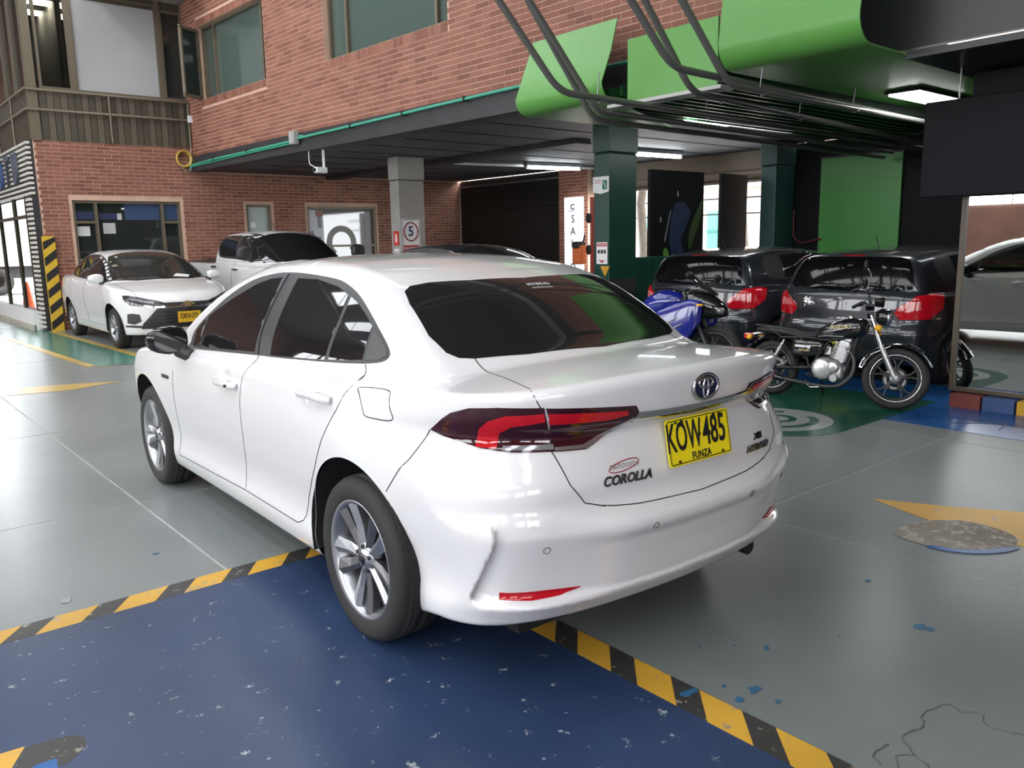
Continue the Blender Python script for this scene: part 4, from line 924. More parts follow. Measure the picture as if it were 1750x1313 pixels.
pic(smooth_poly([(-.34, 1.28), (-.24, 1.30), (-.16, 1.05), (-.10, .75), (-.22, .62), (-.30, .9)], 4), (.10, .25, .04), .002)
pic(smooth_poly([(-.32, 1.45), (-.27, 1.62), (-.19, 1.88), (-.17, 1.87), (-.25, 1.60), (-.29, 1.44)], 3), (.16, .17, .20), .002); pic(smooth_poly([(.24, 1.15), (.36, 1.22), (.44, 1.10), (.34, .98)], 3), (.10, .11, .10), .002)
pic([(-.42, 1.72), (-.40, 1.72), (-.40, 1.79), (-.42, 1.79)], (.4, .4, .4), .002); pic([(-.02, 2.10), (0, 2.10), (0, 2.18), (-.02, 2.18)], (.4, .4, .4), .002)
b2 = board('plain black display board beside the blue-green column', 11.26, 11.97, 8.12, 2.48)
# green wall board
gb = thing('green_wall_board', 'dark lit green board on the black wall behind the hatchbacks', 'board', (12.57, 6.45, .4)); MB().box((-.03, -.64, 0), (.02, .66, 2.28)).build('panel', mat('green_board', (.045, .26, .035), .4), gb)
MB().box((-.04, -.66, 2.28), (.02, .68, 2.31)).build('top_trim', M_BLACKPAINT, gb)
rt = thing('red_pipe', 'thin red bent pipe low on the black wall beside the green board', 'pipe', (12.52, 7.35, 1.0)); MB().tube(bend([(0, .2, .9), (0, .2, .45), (0, .05, .35), (0, -.3, .42)], .08), .015, 6).build('pipe_run', mat('dull_red_pipe', (.14, .02, .025), .5), rt)
# mirror, black hanging panel and striped kerb on the right
mi = thing('wall_mirror', 'tall framed mirror at the right edge reflecting the white car and motorcycle wheel', 'mirror', (7.45, 2.25, .125))
MB().box((0, -.62, .03), (.012, .64, 1.90)).build('glass', mat('mirror_glass', (.82, .85, .83), .015, 1.0), mi)
M_FRAME = mat('brown_mirror_frame', (.085, .065, .045), .5)
for lo, hi in (((-.02, .63, 0), (.03, .67, 1.93)), ((-.02, -.66, 0), (.03, -.62, 1.93)), ((-.02, -.62, 0), (.03, .63, .035)), ((-.02, -.62, 1.895), (.03, .63, 1.93))): MB().box(lo, hi).build('frame', M_FRAME, mi)
part = tag(MB().box((7.56, -3.0, 0), (7.70, 2.95, 2.78)).build('wall_partition', mat('black_wall', (.010, .011, .013), .6, spec=.12)), kind='structure')
hp = thing('hanging_panel', 'glossy black panel hanging above the mirror under the canopy', 'panel', (7.30, 2.35, 1.78))
MB().bbox((-.025, -.85, 0), (.025, .86, .775), .006).build('panel', mat('gloss_black_panel', (.009, .010, .012), .42, spec=.06), hp)
for y in (-.6, .6): MB().cyl((0, y, .77), (0, y, 1.02), .008, 6).build('hanger_rod', M_STEEL, hp)
kb = thing('kerb', 'striped kerb block under the mirror', 'kerb', (7.42, 2.2, 0))
for k, m in enumerate((mat('kerb_red', (.20, .045, .035), .6), mat('kerb_blue', (.04, .08, .20), .6), M_YELLOW, mat('kerb_tan', (.42, .33, .20), .7), M_BLACKPAINT)): MB().box((-.10, .42 - k * .26, 0), (.12, .66 - k * .26, .115)).build('kerb_block', m, kb)
# conduit, junction box, camera, coil on the facade
cd = thing('conduit', 'teal conduit running along the black beam of the facade', 'conduit', PF(0, 3.1, -.06)); o0 = Vector(cd.location)
cpts = [PF(s, z, -.075) for s, z in ((.02, 3.0), (.10, 3.075), (1.2, 3.105), (2.6, 3.115), (4.2, 3.135), (4.5, 3.16), (6.0, 3.175), (8.0, 3.20), (10.0, 3.22), (13.0, 3.23))]
MB().tube([tuple(Vector(p) - o0) for p in cpts], .020, 8).build('conduit_run', M_CONDUIT, cd); MB().tube([tuple(Vector(PF(s, z, -.07)) - o0) for s, z in ((.1, 3.045), (2.6, 3.085), (4.2, 3.10), (4.5, 3.20), (4.7, 3.14))], .013, 6).build('thin_cable', M_CONDUIT, cd)
for s in (1.2, 2.6, 6.0, 7.3, 8.6): p = Vector(PF(s, 3.10 + s * .0125, -.075)) - o0; MB().box((p[0] - .03, p[1] - .012, p[2] - .03), (p[0] + .06, p[1] + .012, p[2] + .03)).build('clip', M_BLACK, cd)
jb = thing('junction_box', 'grey junction box on the black facade beam', 'box', PF(4.36, 3.09, -.055), FROT); MB().bbox((-.09, -.10, -.02), (.07, 0, .18), .01).build('box_body', mat('grey_box', (.36, .36, .35), .5), jb); MB().bbox((-.07, -.11, 0), (.05, -.10, .16), .004).build('lid', mat('grey_box', (.36, .36, .35), .5), jb)
cm = thing('security_camera', 'white security camera hanging below the black facade beam', 'camera', PF(4.85, 2.955, .12))
MB().tube([(0, 0, 0), (0, 0, -.27)], .022, 8).build('drop_pipe', M_WHITEP, cm); MB().bbox((-.16, -.06, -.36), (.03, .05, -.27), .012).build('camera_body', M_WHITEP, cm); MB().tube(bend([(-.10, .30, .05), (-.10, .30, -.2), (-.10, .0, -.30)], .06), .008, 6).build('cable', M_WHITEP, cm); MB().cyl((-.19, -.005, -.315), (-.16, -.005, -.315), .03, 12).build('lens', M_BLACK, cm)
ck = thing('cable_coil', 'coil of yellow cable hung on the brick wall at the beam end', 'cable coil', (5.82, 16.90, 3.20))
for k in range(6): rr = .13 + .008 * (k % 3); MB().tube([(rr * math.cos(2 * PI * i / 20), -.012 * k + .01, rr * 1.05 * math.sin(2 * PI * i / 20)) for i in range(20)], .016, 6, closed=True).build('loop', mat('yellow_cable', (.52, .36, .06), .5), ck)
MB().tube([(-.10, -.08, -.12), (-.02, -.09, -.24), (.10, -.07, -.22), (.13, -.04, .10), (.16, -.03, .26)], .007, 6).build('loose_end', mat('pale_cable', (.62, .60, .52), .5), ck)
wb = thing('wall_box', 'small white box on a drop conduit at the end of the railing', 'box', (5.99, 16.80, 3.88)); MB().bbox((-.06, -.04, 0), (.07, .03, .14), .01).build('box_body', M_WHITEP, wb); MB().tube([(.03, .06, 0), (.03, .06, -.62)], .014, 6).build('drop_conduit', M_STEEL, wb)

# ------------------------------------------------------------------ left: slatted sign, guard post, glazed exit, street
sg = thing('slat_sign', 'sign of white slats with dark cut-out lettering over the glazed exit', 'sign', (3.16, 17.0, 2.45))
M_SLAT = mat('white_slat', (.62, .60, .55), .5)
for k in range(11): MB().box((-.05, .02, .02 + k * .088), (.02, 4.5, .062 + k * .088)).build('slat', M_SLAT, sg)
MB().box((.03, .0, 0), (.06, 4.5, .98)).build('backing', M_BLACKPAINT, sg)
for k, ch in enumerate(('U', 'T', 'O')):
    me = text_mesh(ch, .80, .02, bold=.012, xscale=.8); me.transform(Matrix.Translation((-.09, 1.05 + k * .78, .50)) @ TXX); obj('letter', me, [mat('slate_letter', (.085, .095, .13), .5), mat('slate_letter', (.085, .095, .13), .5), mat('blue_letter', (.04, .08, .22), .5)][k], sg)
pp = thing('slat_post', 'black post faced with short white slats at the corner of the exit', 'post', (3.13, 17.02, 0))
MB().box((-.03, -.02, 0), (.10, .30, 2.44)).build('post_core', M_BLACKPAINT, pp)
for k in range(28): MB().box((-.07, -.05, .06 + k * .085), (-.025, .31, .105 + k * .085)).build('slat', M_SLAT, pp)
gp = thing('corner_guard', 'yellow and black striped corner guard at the end of the brick wall', 'corner guard', (3.26, 16.88, 0))
MB().box((-.09, -.04, 0), (.11, .04, 1.72)).build('guard_body', mat('guard_yellow', (.62, .40, .03), .45), gp)
for k in range(6): z = .02 + k * .29; MB().prism([(-.092, z), (.112, z + .16), (.112, z + .31), (-.092, z + .15)] if z + .31 < 1.72 else [(-.092, z), (.112, z + .16), (.112, 1.71), (-.092, z + .15)], -.0425, -.040, 'xz').build('black_stripe', M_BLACK, gp)
lw = tag(MB().box((2.98, 17.35, 0), (3.18, 26.0, .36)).build('wall_low', mat('white_low_wall', (.72, .72, .71), .6)), kind='structure')
MB().box((2.93, 17.35, 0), (3.0, 26.0, .10)).build('plinth', mat('stained_plinth', (.48, .44, .38), .8, var=.3, vscale=6), lw)
gl = bpy.data.materials.new('clear_glass'); gl.use_nodes = True; _b = gl.node_tree.nodes['Principled BSDF']; _b.inputs['Transmission Weight'].default_value = 1.0; _b.inputs['Roughness'].default_value = 0.0; _b.inputs['IOR'].default_value = 1.02; _b.inputs['Base Color'].default_value = (.95, .97, .97, 1)
for k, (a, b) in enumerate(((17.4, 18.55), (18.6, 20.2), (20.25, 22.2), (22.25, 26.0))):
    w = tag(MB().box((3.08, a, .36), (3.09, b, 2.45)).build('window_%d' % (9 + k), gl), kind='structure')
    for y in (a - .03, b): MB().box((3.05, y, .36), (3.12, y + .05, 2.45)).build('window_frame', M_BRONZED, w)
    MB().box((3.05, a, 2.06), (3.12, b, 2.12)).build('window_frame', M_BRONZED, w)
# room behind the brick wall keeps the panes dark
tag(MB().box((3.95, 20.6, 0), (12.6, 20.8, 3.3)).build('wall_room_rear', M_BLACKPAINT), kind='structure'); tag(MB().box((3.85, 17.2, 0), (3.95, 20.8, 6.1)).build('wall_room_side', M_WHITEP), kind='structure')
# street beyond the glass
st = tag(MB().box((-30, 30.0, -.20), (60, 70, -.02)).build('ground_street', mat('pale_street', (.34, .34, .33), .8, var=.2, vscale=.6)), kind='structure'); tag(MB().box((13.4, -20, -.20), (60, 30.0, -.02)).build('ground_street_right', mat('pale_street', (.34, .34, .33), .8)), kind='structure')
co = thing('traffic_cone', 'orange traffic cone on the pavement beyond the glazed exit', 'traffic cone', (3.98, 23.6, 0))
MB().lathe([(0, .70), (.035, .70), (.05, .66), (.15, .05), (.15, .03)], 20, 'z').build('cone_body', mat('cone_orange', (.75, .12, .04), .5), co); MB().bbox((-.20, -.20, 0), (.20, .20, .04), .01).build('base', mat('cone_orange', (.75, .12, .04), .5), co)
tr = thing('box_truck', 'white box truck standing in the street beyond the glazed exit', 'truck', (6.2, 33.0, 0))
MB().bbox((-2.6, -1.1, .95), (2.4, 1.1, 3.3), .04).build('cargo_box', mat('white_truck_paint', (.8, .8, .8), .4), tr); MB().box((-2.5, -.9, .55), (3.6, .9, .95)).build('chassis', M_BLACKPAINT, tr); MB().bbox((2.5, -1.0, .6), (4.1, 1.0, 2.5), .12).build('cab', mat('white_truck_paint', (.8, .8, .8), .4), tr); MB().prism([(3.0, 1.6), (4.11, 1.6), (4.0, 2.3), (3.0, 2.3)], -1.01, -1.005, 'xz').build('cab_window', M_GLASS, tr)
for x in (-1.6, 3.1):
    for y in (-.9, .9): MB().lathe([(.2, -.13), (.44, -.13), (.46, -.08), (.46, .08), (.44, .13), (.2, .13)], 24, 'y', c=(x, y, .46), closed=True).build('wheel', M_TYRE, tr)
for x in (-2.2, -.4, .6, 1.5): MB().bbox((x, -1.0, .45), (x + .5, -.92, .92), .02).build('side_box', M_BLACKPAINT, tr)
# street beyond the doorway: brick building, teal windows, tree, parked motorcycle
hb = thing('street_building', 'salmon brick building with teal windows across the street', 'building', (21.0, 14.0, 0))
MB().box((0, -14, 0), (4, 14, 7.5)).build('wall', mat('salmon_brick', (.72, .52, .42), .8, var=.12, vscale=2), hb)
for y in (-6.6, -4.3, -1.95, .4, 2.8, 5.2): 
    w = MB().box((-.06, y, .9), (.02, y + 1.15, 2.25)).build('window', mat('teal_window', (.06, .30, .22), .4), hb)
    MB().box((-.09, y, 1.62), (-.06, y + 1.15, 1.70)).build('window_bar', mat('dark_teal', (.02, .12, .10), .5), w)
MB().box((-.10, -14, 2.9), (.02, 14, 3.0)).build('string_course', M_WHITEP, hb)
for z in (3.35, 2.95): MB().box((-2.6, -13, z - .9), (-2.55, 12, z - .86)).build('street_wire', M_BLACK, hb)
me = text_mesh('A 55', .40, .004); me.transform(Matrix.Translation((-.06, -5.1, 2.62)) @ TXX); obj('wall_lettering', me, M_BLACK, hb)
def tree(x, y, label):
    t = thing('street_tree', label, 'tree', (x, y, 0)); MB().tube([(0, 0, 0), (.05, .05, 1.2), (-.04, .1, 2.4), (.08, .0, 3.4)], [.15, .12, .11, .09], 10).build('trunk', mat('bark', (.13, .11, .09), .9, var=.3, vscale=10, bump=.5, bscale=30), t)
    V = []; Fc = []; rnd = random.Random(int(x * 7 + y))
    for i in range(420):
        a, b, rr = rnd.uniform(0, 2 * PI), rnd.uniform(-.5, 1), rnd.uniform(.3, 1.25) ; c = Vector((rr * math.cos(a), rr * math.sin(a), 3.2 + b * .9)); d = Vector((rnd.uniform(-1, 1), rnd.uniform(-1, 1), rnd.uniform(-.6, .6))).normalized() * .13; e = d.cross(Vector((rnd.uniform(-1, 1), rnd.uniform(-1, 1), 1))).normalized() * .05
        k = len(V); V += [c - d, c + e, c + d, c - e]; Fc.append((k, k + 1, k + 2, k + 3))
    me = bpy.data.meshes.new('foliage'); me.from_pydata([tuple(v) for v in V], [], Fc); tag(obj('foliage', me, mat('leaf_green', (.12, .17, .05), .6), t), kind='stuff')
tree(16.6, 14.3, 'street tree seen between the green column and the printed board'); tree(16.8, 11.4, 'street tree seen between the two black display boards')

# ------------------------------------------------------------------ car parts shared by all cars
def wheel_meshes(r=.316, w=.205, rim=.218, spokes=10, style='twin'):
    """tyre, rim, spokes, hub cap, brake disc around the y axis; outer face at +y"""
    h = w / 2; out = {}
    prof = [(rim - .006, -h + .02), (rim + .012, -h + .004), (r - .045, -h), (r - .014, -h + .012), (r - .002, -h + .035), (r, -h + .06)]
    for g in (-.045, 0.0, .045):
        prof += [(r, g - .006), (r - .006, g - .004), (r - .006, g + .004), (r, g + .006)]
    prof += [(r, h - .06), (r - .002, h - .035), (r - .014, h - .012), (r - .03, h - .002), (r - .045, h), (rim + .03, h - .001), (rim + .012, h - .004), (rim - .002, h - .012), (rim - .006, h - .02)]
    out['tyre'] = MB().lathe(prof, 56, 'y').mesh('tyre')
    b = MB().lathe([(rim - .004, -h + .02), (rim - .03, -h + .03), (rim - .04, 0), (rim - .022, h - .035), (rim - .012, h - .018), (rim + .002, h - .006), (rim + .006, h - .010), (rim - .002, h - .022)], 56, 'y')
    out['rim'] = b.mesh('rim')
    sp = MB()
    for k in range(spokes):
        a = 2 * PI * k / spokes + 0.1
        twist = 0.10 * (1 if k % 2 else -1) if style == 'twin' else 0.0
        hw0, hw1 = (.019, .033) if style == 'twin' else (.016, .024)
        c0, s0, c1, s1 = math.cos(a), math.sin(a), math.cos(a + twist), math.sin(a + twist)
        r0, r1 = .035, rim - .012; y0, y1 = h - .030, h - .014
        P = []
        for (rr, cc, ss, hw, yy) in ((r0, c0, s0, hw0, y0), ((r0 + r1) / 2, (c0 + c1) / 2, (s0 + s1) / 2, (hw0 + hw1) / 2, y0 + .004), (r1, c1, s1, hw1, y1)):
            for sd, dy in ((-1, -.010), (-.25, 0.0), (1, -.012), (0.9, -.045), (-0.9, -.045)):
                P.append((rr * cc - sd * hw * ss, yy + dy, rr * ss + sd * hw * cc))
        F = []
        for i in range(2):
            for j in range(5): F.append((i * 5 + j, i * 5 + (j + 1) % 5, (i + 1) * 5 + (j + 1) % 5, (i + 1) * 5 + j))
        sp.add(P, F, k % 2)
    out['spokes'] = sp
    out['hub'] = MB().lathe([(0.0, h - .020), (.028, h - .021), (.034, h - .026), (.060, h - .034), (.066, h - .07)], 24, 'y').mesh('hub')
    out['cap'] = MB().lathe([(0.0, h - .016), (.022, h - .017), (.025, h - .022)], 20, 'y').mesh('cap')
    nuts = []
    for k in range(5):
        a = 2 * PI * k / 5 + .3; nuts.append(MB().cyl((.047 * math.cos(a), h - .05, .047 * math.sin(a)), (.047 * math.cos(a), h - .024, .047 * math.sin(a)), .009, 8).mesh('nut'))
    out['nuts'] = nuts
    out['disc'] = MB().lathe([(.06, h - .085), (.15, h - .085), (.15, h - .105), (.06, h - .105)], 32, 'y', closed=True).mesh('disc')
    return out
def add_wheel(parent, W, x, y, z, left=True, steer=0.0, spoke_mats=None):
    rim = obj('wheel', W['tyre'], M_TYRE, parent, (x, y, z), (0, 0, (0 if left else PI) + steer))
    obj('rim', W['rim'], spoke_mats[0] if spoke_mats else M_ALLOY, rim)
    if 'spoke_list' not in W:
        lst = []; sp = W['spokes']; per = 15
        nsp = len(sp.v) // per
        for k in range(nsp):
            q = MB(); q.v = sp.v[k * per:(k + 1) * per]; q.f = [tuple(i - k * per for i in f) for f in sp.f[k * 10:(k + 1) * 10]]; q.m = [0] * 10; q.sm = [False] * 10; lst.append(q.mesh('spoke'))
        W['spoke_list'] = lst
    sm = spoke_mats or (M_ALLOY, M_ALLOYD)
    for k, me in enumerate(W['spoke_list']): obj('spoke', me, sm[k % 2], rim)
    obj('hub', W['hub'], sm[0], rim); obj('hub_cap', W['cap'], M_GLOSSBLACK, rim)
    for me in W['nuts']: obj('wheel_nut', me, M_DARKCHROME, rim)
    obj('brake_disc', W['disc'], M_STEEL, rim)
    return rim
def wheel_well(parent, x, z, r, y0, y1):
    for sd in (1, -1):
        mb = MB(); n = 24; vs = []; fs = []
        for i in range(n + 1):
            a = R(-12 + 204 * i / n)
            for yy in (y0, y1): vs.append((x + r * math.cos(a), sd * yy, z + r * math.sin(a)))
        for i in range(n): fs.append((2 * i, 2 * i + 1, 2 * i + 3, 2 * i + 2))
        fs.append(tuple(2 * i for i in range(n + 1)))
        mb.add(vs, fs, 0, True); mb.build('wheel_well', M_WELL, parent)
def decal(S, me, frame, ca, cb, off, ua=(1, 0), m=None, name='badge', parent=None, ub=None, shear=0.0):
    """lay a flat mesh (text or plate drawn in x, y) onto the body at frame position (ca, cb)"""
    n = len(me.vertices); co = np.empty(n * 3); me.vertices.foreach_get('co', co); co = co.reshape(-1, 3)
    ub = ub or (-ua[1] if False else 0, 1)
    a = ca + (co[:, 0] + shear * co[:, 1]) * ua[0]; b = cb + (co[:, 0] + shear * co[:, 1]) * ua[1] + co[:, 1] * ub[1]
    X, N, ok = on_surface(S, list(zip(a, b)), frame, 0.0)
    X = X + N * (off + co[:, 2])[:, None]; me.vertices.foreach_set('co', X.ravel()); me.update()
    return obj(name, me, m, parent)
def ellipse_ring(a, b, t, n=28, cx=0, cy=0, h=.003):
    mb = MB(); pts = [(cx + a * math.cos(2 * PI * k / n), cy + b * math.sin(2 * PI * k / n), 0) for k in range(n)]
    return mb.tube(pts, t, 6, closed=True)
def rl(P, sgn=1):
    """oblique coordinates over a rear corner"""
    return [((p[0] + p[1]) * .70710678, p[2]) for p in P]
FRAMES['rl'] = frame_at((-1.6, 1.6, 0), (.70710678, .70710678, 0), (0, 0, 1), (1, -1, 0))
FRAMES['rr'] = frame_at((-1.6, -1.6, 0), (.70710678, -.70710678, 0), (0, 0, 1), (1, 1, 0))
FRAMES['fl'] = frame_at((3.2, 3.2, 0), (.70710678, -.70710678, 0), (0, 0, 1), (-1, -1, 0))
FRAMES['fr'] = frame_at((3.2, -3.2, 0), (.70710678, .70710678, 0), (0, 0, 1), (-1, 1, 0))
def mirror_housing(parent, sd, c, size, stalk, mhouse, name='side_mirror', tilt=0.0):
    """c: centre; size: half extents (x, y, z); stalk: foot on the door"""
    sx, sy, sz = size; V = []; F = []; nu, nv = 22, 14
    for i in range(nv + 1):
        ph = PI * i / nv
        for j in range(nu):
            t = 2 * PI * j / nu
            def se(v, e): return math.copysign(abs(v) ** e, v)
            e = .62
            px = se(math.sin(ph), e) * se(math.cos(t), e); pz = se(math.sin(ph), e) * se(math.sin(t), e); py = se(math.cos(ph), .75)
            k = 1 - .22 * max(0, py); yy = py * sy
            V.append((c[0] + px * sx * k, sd * (c[1] + yy), c[2] + pz * sz * k))
    for i in range(nv):
        for j in range(nu): F.append((i * nu + j, i * nu + (j + 1) % nu, (i + 1) * nu + (j + 1) % nu, (i + 1) * nu + j))
    o = MB().add(V, F, 0, True).build(name, mhouse, parent)
    st = MB(); 
    q = [(c[0] - sx * .3, c[1] - sy * .55, c[2] - sz * .7), (stalk[0] + .03, (c[1] - sy * .7 + stalk[1]) / 2, (c[2] - sz + stalk[2]) / 2), stalk]
    st.tube([(p[0], sd * p[1], p[2]) for p in q], [.045, .036, .030], 10); st.build('mirror_stalk', M_TRIM, o)
    g = MB(); P = [(a, b) for a, b in rrect(-sy * .80, -sz * .74, sy * .76, sz * .78, sz * .5)]
    g.prism([(sd * (c[1] + a), c[2] + b) for a, b in P], c[0] - sx * 1.0 - .002, c[0] - sx * .93, 'yz'); g.build('mirror_glass', M_GLASS, o)
    return o

# ------------------------------------------------------------------ white saloon
def build_corolla():
    S = COROLLA_S
    root = thing('car', 'white four-door hybrid saloon with yellow rear number plate, large in the foreground', 'car', (CAR_X, CAR_Y, 0), CAR_YAW)
    sh = Shell(S, (-1.05, -.99, .14), (3.75, .99, 1.52), .0135)
    AR = .385
    for wx in (0.0, 2.70): sh.cut(lambda P: np.where(np.abs(P[:, 1]) > .5, np.hypot(P[:, 0] - wx, P[:, 2] - .325) - AR, 1.0), 99)
    xs = Curve([(.2, -.30), (.50, -.29), (.645, -.256), (.779, -.379), (.879, -.434)], .01)
    sh.cut(lambda P: np.maximum(P[:, 0] - xs(P[:, 2]), P[:, 2] - .875), 2, [0])
    ydk = Curve([(-1.0, .66), (-.743, .621), (-.516, .563), (-.303, .522)], .02)
    yrz = Curve([(.60, .43), (.634, .455), (.661, .492), (.725, .540), (.826, .566), (.969, .610), (1.02, .622)], .01)
    zlo = Curve([(0, .620), (.3, .627), (.42, .640), (.49, .662)], .02)
    def glid(P):
        ay = np.abs(P[:, 1]); yb = np.where(P[:, 0] > -.743, ydk(P[:, 0]), yrz(P[:, 2]))
        return np.maximum(np.maximum(ay - yb, zlo(ay) - P[:, 2]), P[:, 0] - (-.435 + .45 * ay ** 2))
    sh.cut(glid, 1, [0, 2])
    rear_door = [(.992, .985), (1.06, .87), (1.085, .758), (1.10, .62), (1.13, .50), (1.165, .40), (1.175, .311), (.75, .311), (.56, .312), (.505, .335), (.476, .366), (.429, .455), (.293, .615), (.197, .751), (.09, .879), (.034, .968), (.09, 1.034), (.478, 1.010), (.85, .992)]
    front_door = [(2.02, .925), (1.519, .953), (1.0, .985), (1.06, .87), (1.085, .758), (1.10, .62), (1.13, .50), (1.165, .40), (1.175, .311), (1.7, .295), (2.22, .282), (2.18, .40), (2.15, .60), (2.11, .80)]
    fuel = smooth_poly([(-.015, .968), (-.09, .978), (-.20, .982), (-.236, .968), (-.262, .925), (-.272, .898), (-.245, .886), (-.17, .884), (-.118, .886), (-.098, .903), (-.05, .95)], 3)
    def side_cut(poly, lab, sd):
        P2 = np.array(poly); lo, hi = P2.min(0) - .1, P2.max(0) + .1
        def g(P):
            v = np.full(len(P), 1.0); m = (P[:, 1] * sd > .55) & (P[:, 0] > lo[0]) & (P[:, 0] < hi[0]) & (P[:, 2] > lo[1]) & (P[:, 2] < hi[1])
            v[m] = poly_sd(P[m, 0], P[m, 2], poly); return v
        sh.cut(g, lab, [0])
    side_cut(rear_door, 3, 1); side_cut(front_door, 4, 1); side_cut(rear_door, 5, -1); side_cut(front_door, 6, -1); side_cut(fuel, 7, 1)
    names = {0: 'body', 1: 'boot_lid', 2: 'rear_bumper', 3: 'rear_door', 4: 'front_door', 5: 'rear_door', 6: 'front_door', 7: 'fuel_flap'}
    part = {k: obj(n, sh.mesh(k, n), M_WHITE, root) for k, n in names.items()}
    # panel gaps
    gp = MB()
    for sd, fr in ((1, 'left'), (-1, 'right')):
        seam(S, gp, rear_door[:17], fr); seam(S, gp, front_door[9:], fr); seam(S, gp, [front_door[8], (1.7, .295), (2.22, .282)], fr)
        seam(S, gp, [(-.434, .880), (-.379, .779), (-.256, .645)], fr)
        seam(S, gp, [(-.30, sd * .522), (-.516, sd * .563), (-.72, sd * .616)], 'top')
        seam(S, gp, rl([(-.725, .617, 1.026), (-.745, .621, 1.012), (-.765, .611, .972)]), 'rl' if sd > 0 else 'rr')
        seam(S, gp, [(sd * .612, .975), (sd * .609, .965), (sd * .566, .826), (sd * .540, .725), (sd * .492, .661), (sd * .42, .640)], 'rear')
    seam(S, gp, [(y, float(zlo(abs(y)))) for y in np.linspace(-.43, .43, 25)], 'rear')
    seam(S, gp, fuel, 'left', closed=True)
    gp.build('panel_gaps', M_SEAM, part[0])
    wheel_well(root, 0.0, .325, AR + .004, .56, .872); wheel_well(root, 2.70, .325, AR + .004, .56, .80)
    und = MB().box((-.62, -.60, .17), (3.3, .60, .30)); und.build('underbody', M_WELL, root)
    # side glass
    outer = smooth_poly([(2.02, .935), (1.984, 1.020), (1.797, 1.142), (1.631, 1.238), (1.423, 1.313), (1.195, 1.346), (1.019, 1.353), (.839, 1.350), (.577, 1.336), (.440, 1.314), (.313, 1.276), (.197, 1.224), (.059, 1.150), (-.025, 1.096), (-.034, 1.066), (.021, 1.045), (.184, 1.028), (.478, 1.011), (.852, .992), (1.0, .985), (1.519, .955), (1.86, .936)], 3)
    fg = [(1.815, .951), (1.80, 1.115), (1.568, 1.213), (1.357, 1.289), (1.22, 1.318), (1.083, 1.329), (1.06, 1.24), (1.045, .997)]
    fg0 = [(1.95, .946), (1.935, 1.03), (1.835, 1.093), (1.845, .95)]
    rg = [(.856, .999), (.875, 1.10), (.895, 1.20), (.915, 1.328), (.715, 1.328), (.505, 1.303), (.390, 1.274), (.372, 1.16), (.369, 1.025)]
    qg = [(.340, 1.028), (.343, 1.16), (.362, 1.268), (.300, 1.250), (.212, 1.212), (.128, 1.170), (.114, 1.046)]
    qt = [(.095, 1.048), (.108, 1.155), (.04, 1.125), (-.018, 1.090), (-.022, 1.072), (.015, 1.056)]
    for sd, fr, rd, fd in ((1, 'left', part[3], part[4]), (-1, 'right', part[5], part[6])):
        patch(S, 'window_surround', outer, fr, M_TRIM, root, .002, .03, .010)
        patch(S, 'window_pane', fg, fr, M_GLASS, fd, .0045, .03); patch(S, 'quarter_pane', fg0, fr, M_GLASS, fd, .0045, .03)
        patch(S, 'window_pane', rg, fr, M_GLASS, rd, .0045, .03); patch(S, 'quarter_pane', qg, fr, M_GLASS, rd, .0045, .03)
        patch(S, 'corner_trim', qt, fr, mat('dark_grey_trim', (.055, .055, .057), .5), rd, .004, .03)
        g2 = MB(); seam(S, g2, [(.995, .99), (1.02, 1.10), (1.035, 1.22), (1.045, 1.345)], fr, .004, sink=-.003); g2.build('pillar_gap', M_SEAM, fd)
        # handles
        for hx0, hx1, hz, dr in ((1.375, 1.112, .828, fd), (.405, .135, .897, rd)):
            X, N, ok = on_surface(S, [(hx0, hz), ((hx0 + hx1) / 2, hz + .004), (hx1, hz + .006)], fr, .0)
            p = [X[0] + N[0] * .008, X[0] + (X[1] - X[0]) * .35 + N[0] * .032, X[1] + N[1] * .044, X[2] + (X[1] - X[2]) * .2 + N[2] * .036, X[2] + N[2] * .008]
            h = MB().tube(bend([tuple(q) for q in p], .05, 4), [.013] + [.0175] * (len(bend([tuple(q) for q in p], .05, 4)) - 2) + [.015], 10)
            ho = h.build('door_handle', M_WHITE, dr)
            if hx0 > 1: MB().cyl(tuple(p[3] + N[2] * .012), tuple(p[3] + N[2] * .022), .007, 10).build('keyhole', M_BLACK, ho)
        mirror_housing(root, sd, (1.945, .945, .990), (.062, .105, .078), (1.86, .842, .905), M_GLOSSBLACK)
    # rear and front screens
    rwf = frame_at((-1.2, 0, 2.1), (0, 1, 0), (.7071, 0, .7071), (.7071, 0, -.7071))
    def rw(p): return (p[1], ((p[0] + 1.2) + (p[2] - 2.1)) * .70710678)
    L = [(.055, 0, 1.323), (.09, .25, 1.322), (.140, .42, 1.322), (.155, .505, 1.305), (.130, .545, 1.285), (.042, .574, 1.251), (-.133, .606, 1.145), (-.225, .597, 1.090), (-.270, .570, 1.075), (-.300, .522, 1.071), (-.37, .33, 1.075), (-.425, 0, 1.078)]
    rp = [rw(p) for p in L] + [(-a, b) for a, b in [rw(p) for p in L[1:-1]][::-1]]
    rp = [q for q in rp]
    rs = patch(S, 'rear_window', rp, rwf, M_GLASS, root, .003, .035, .010)
    me = text_mesh('HYBRID', .030, .0003, spacing=1.25); decal(S, me, rwf, -.02, rw((.0, 0, 1.285))[1], .0045, (-1, 0), M_WHITEP, 'window_lettering', rs)
    me = text_mesh('www.distoyota.com.co', .012, .0003); decal(S, me, rwf, -.02, rw((-.015, 0, 1.262))[1], .0045, (-1, 0), M_WHITEP, 'window_lettering', rs)
    wsf = frame_at((3.4, 0, 2.2), (0, 1, 0), (-.7071, 0, .7071), (-.7071, 0, -.7071))
    def ws(p): return (p[1], ((3.4 - p[0]) + (p[2] - 2.2)) * .70710678)
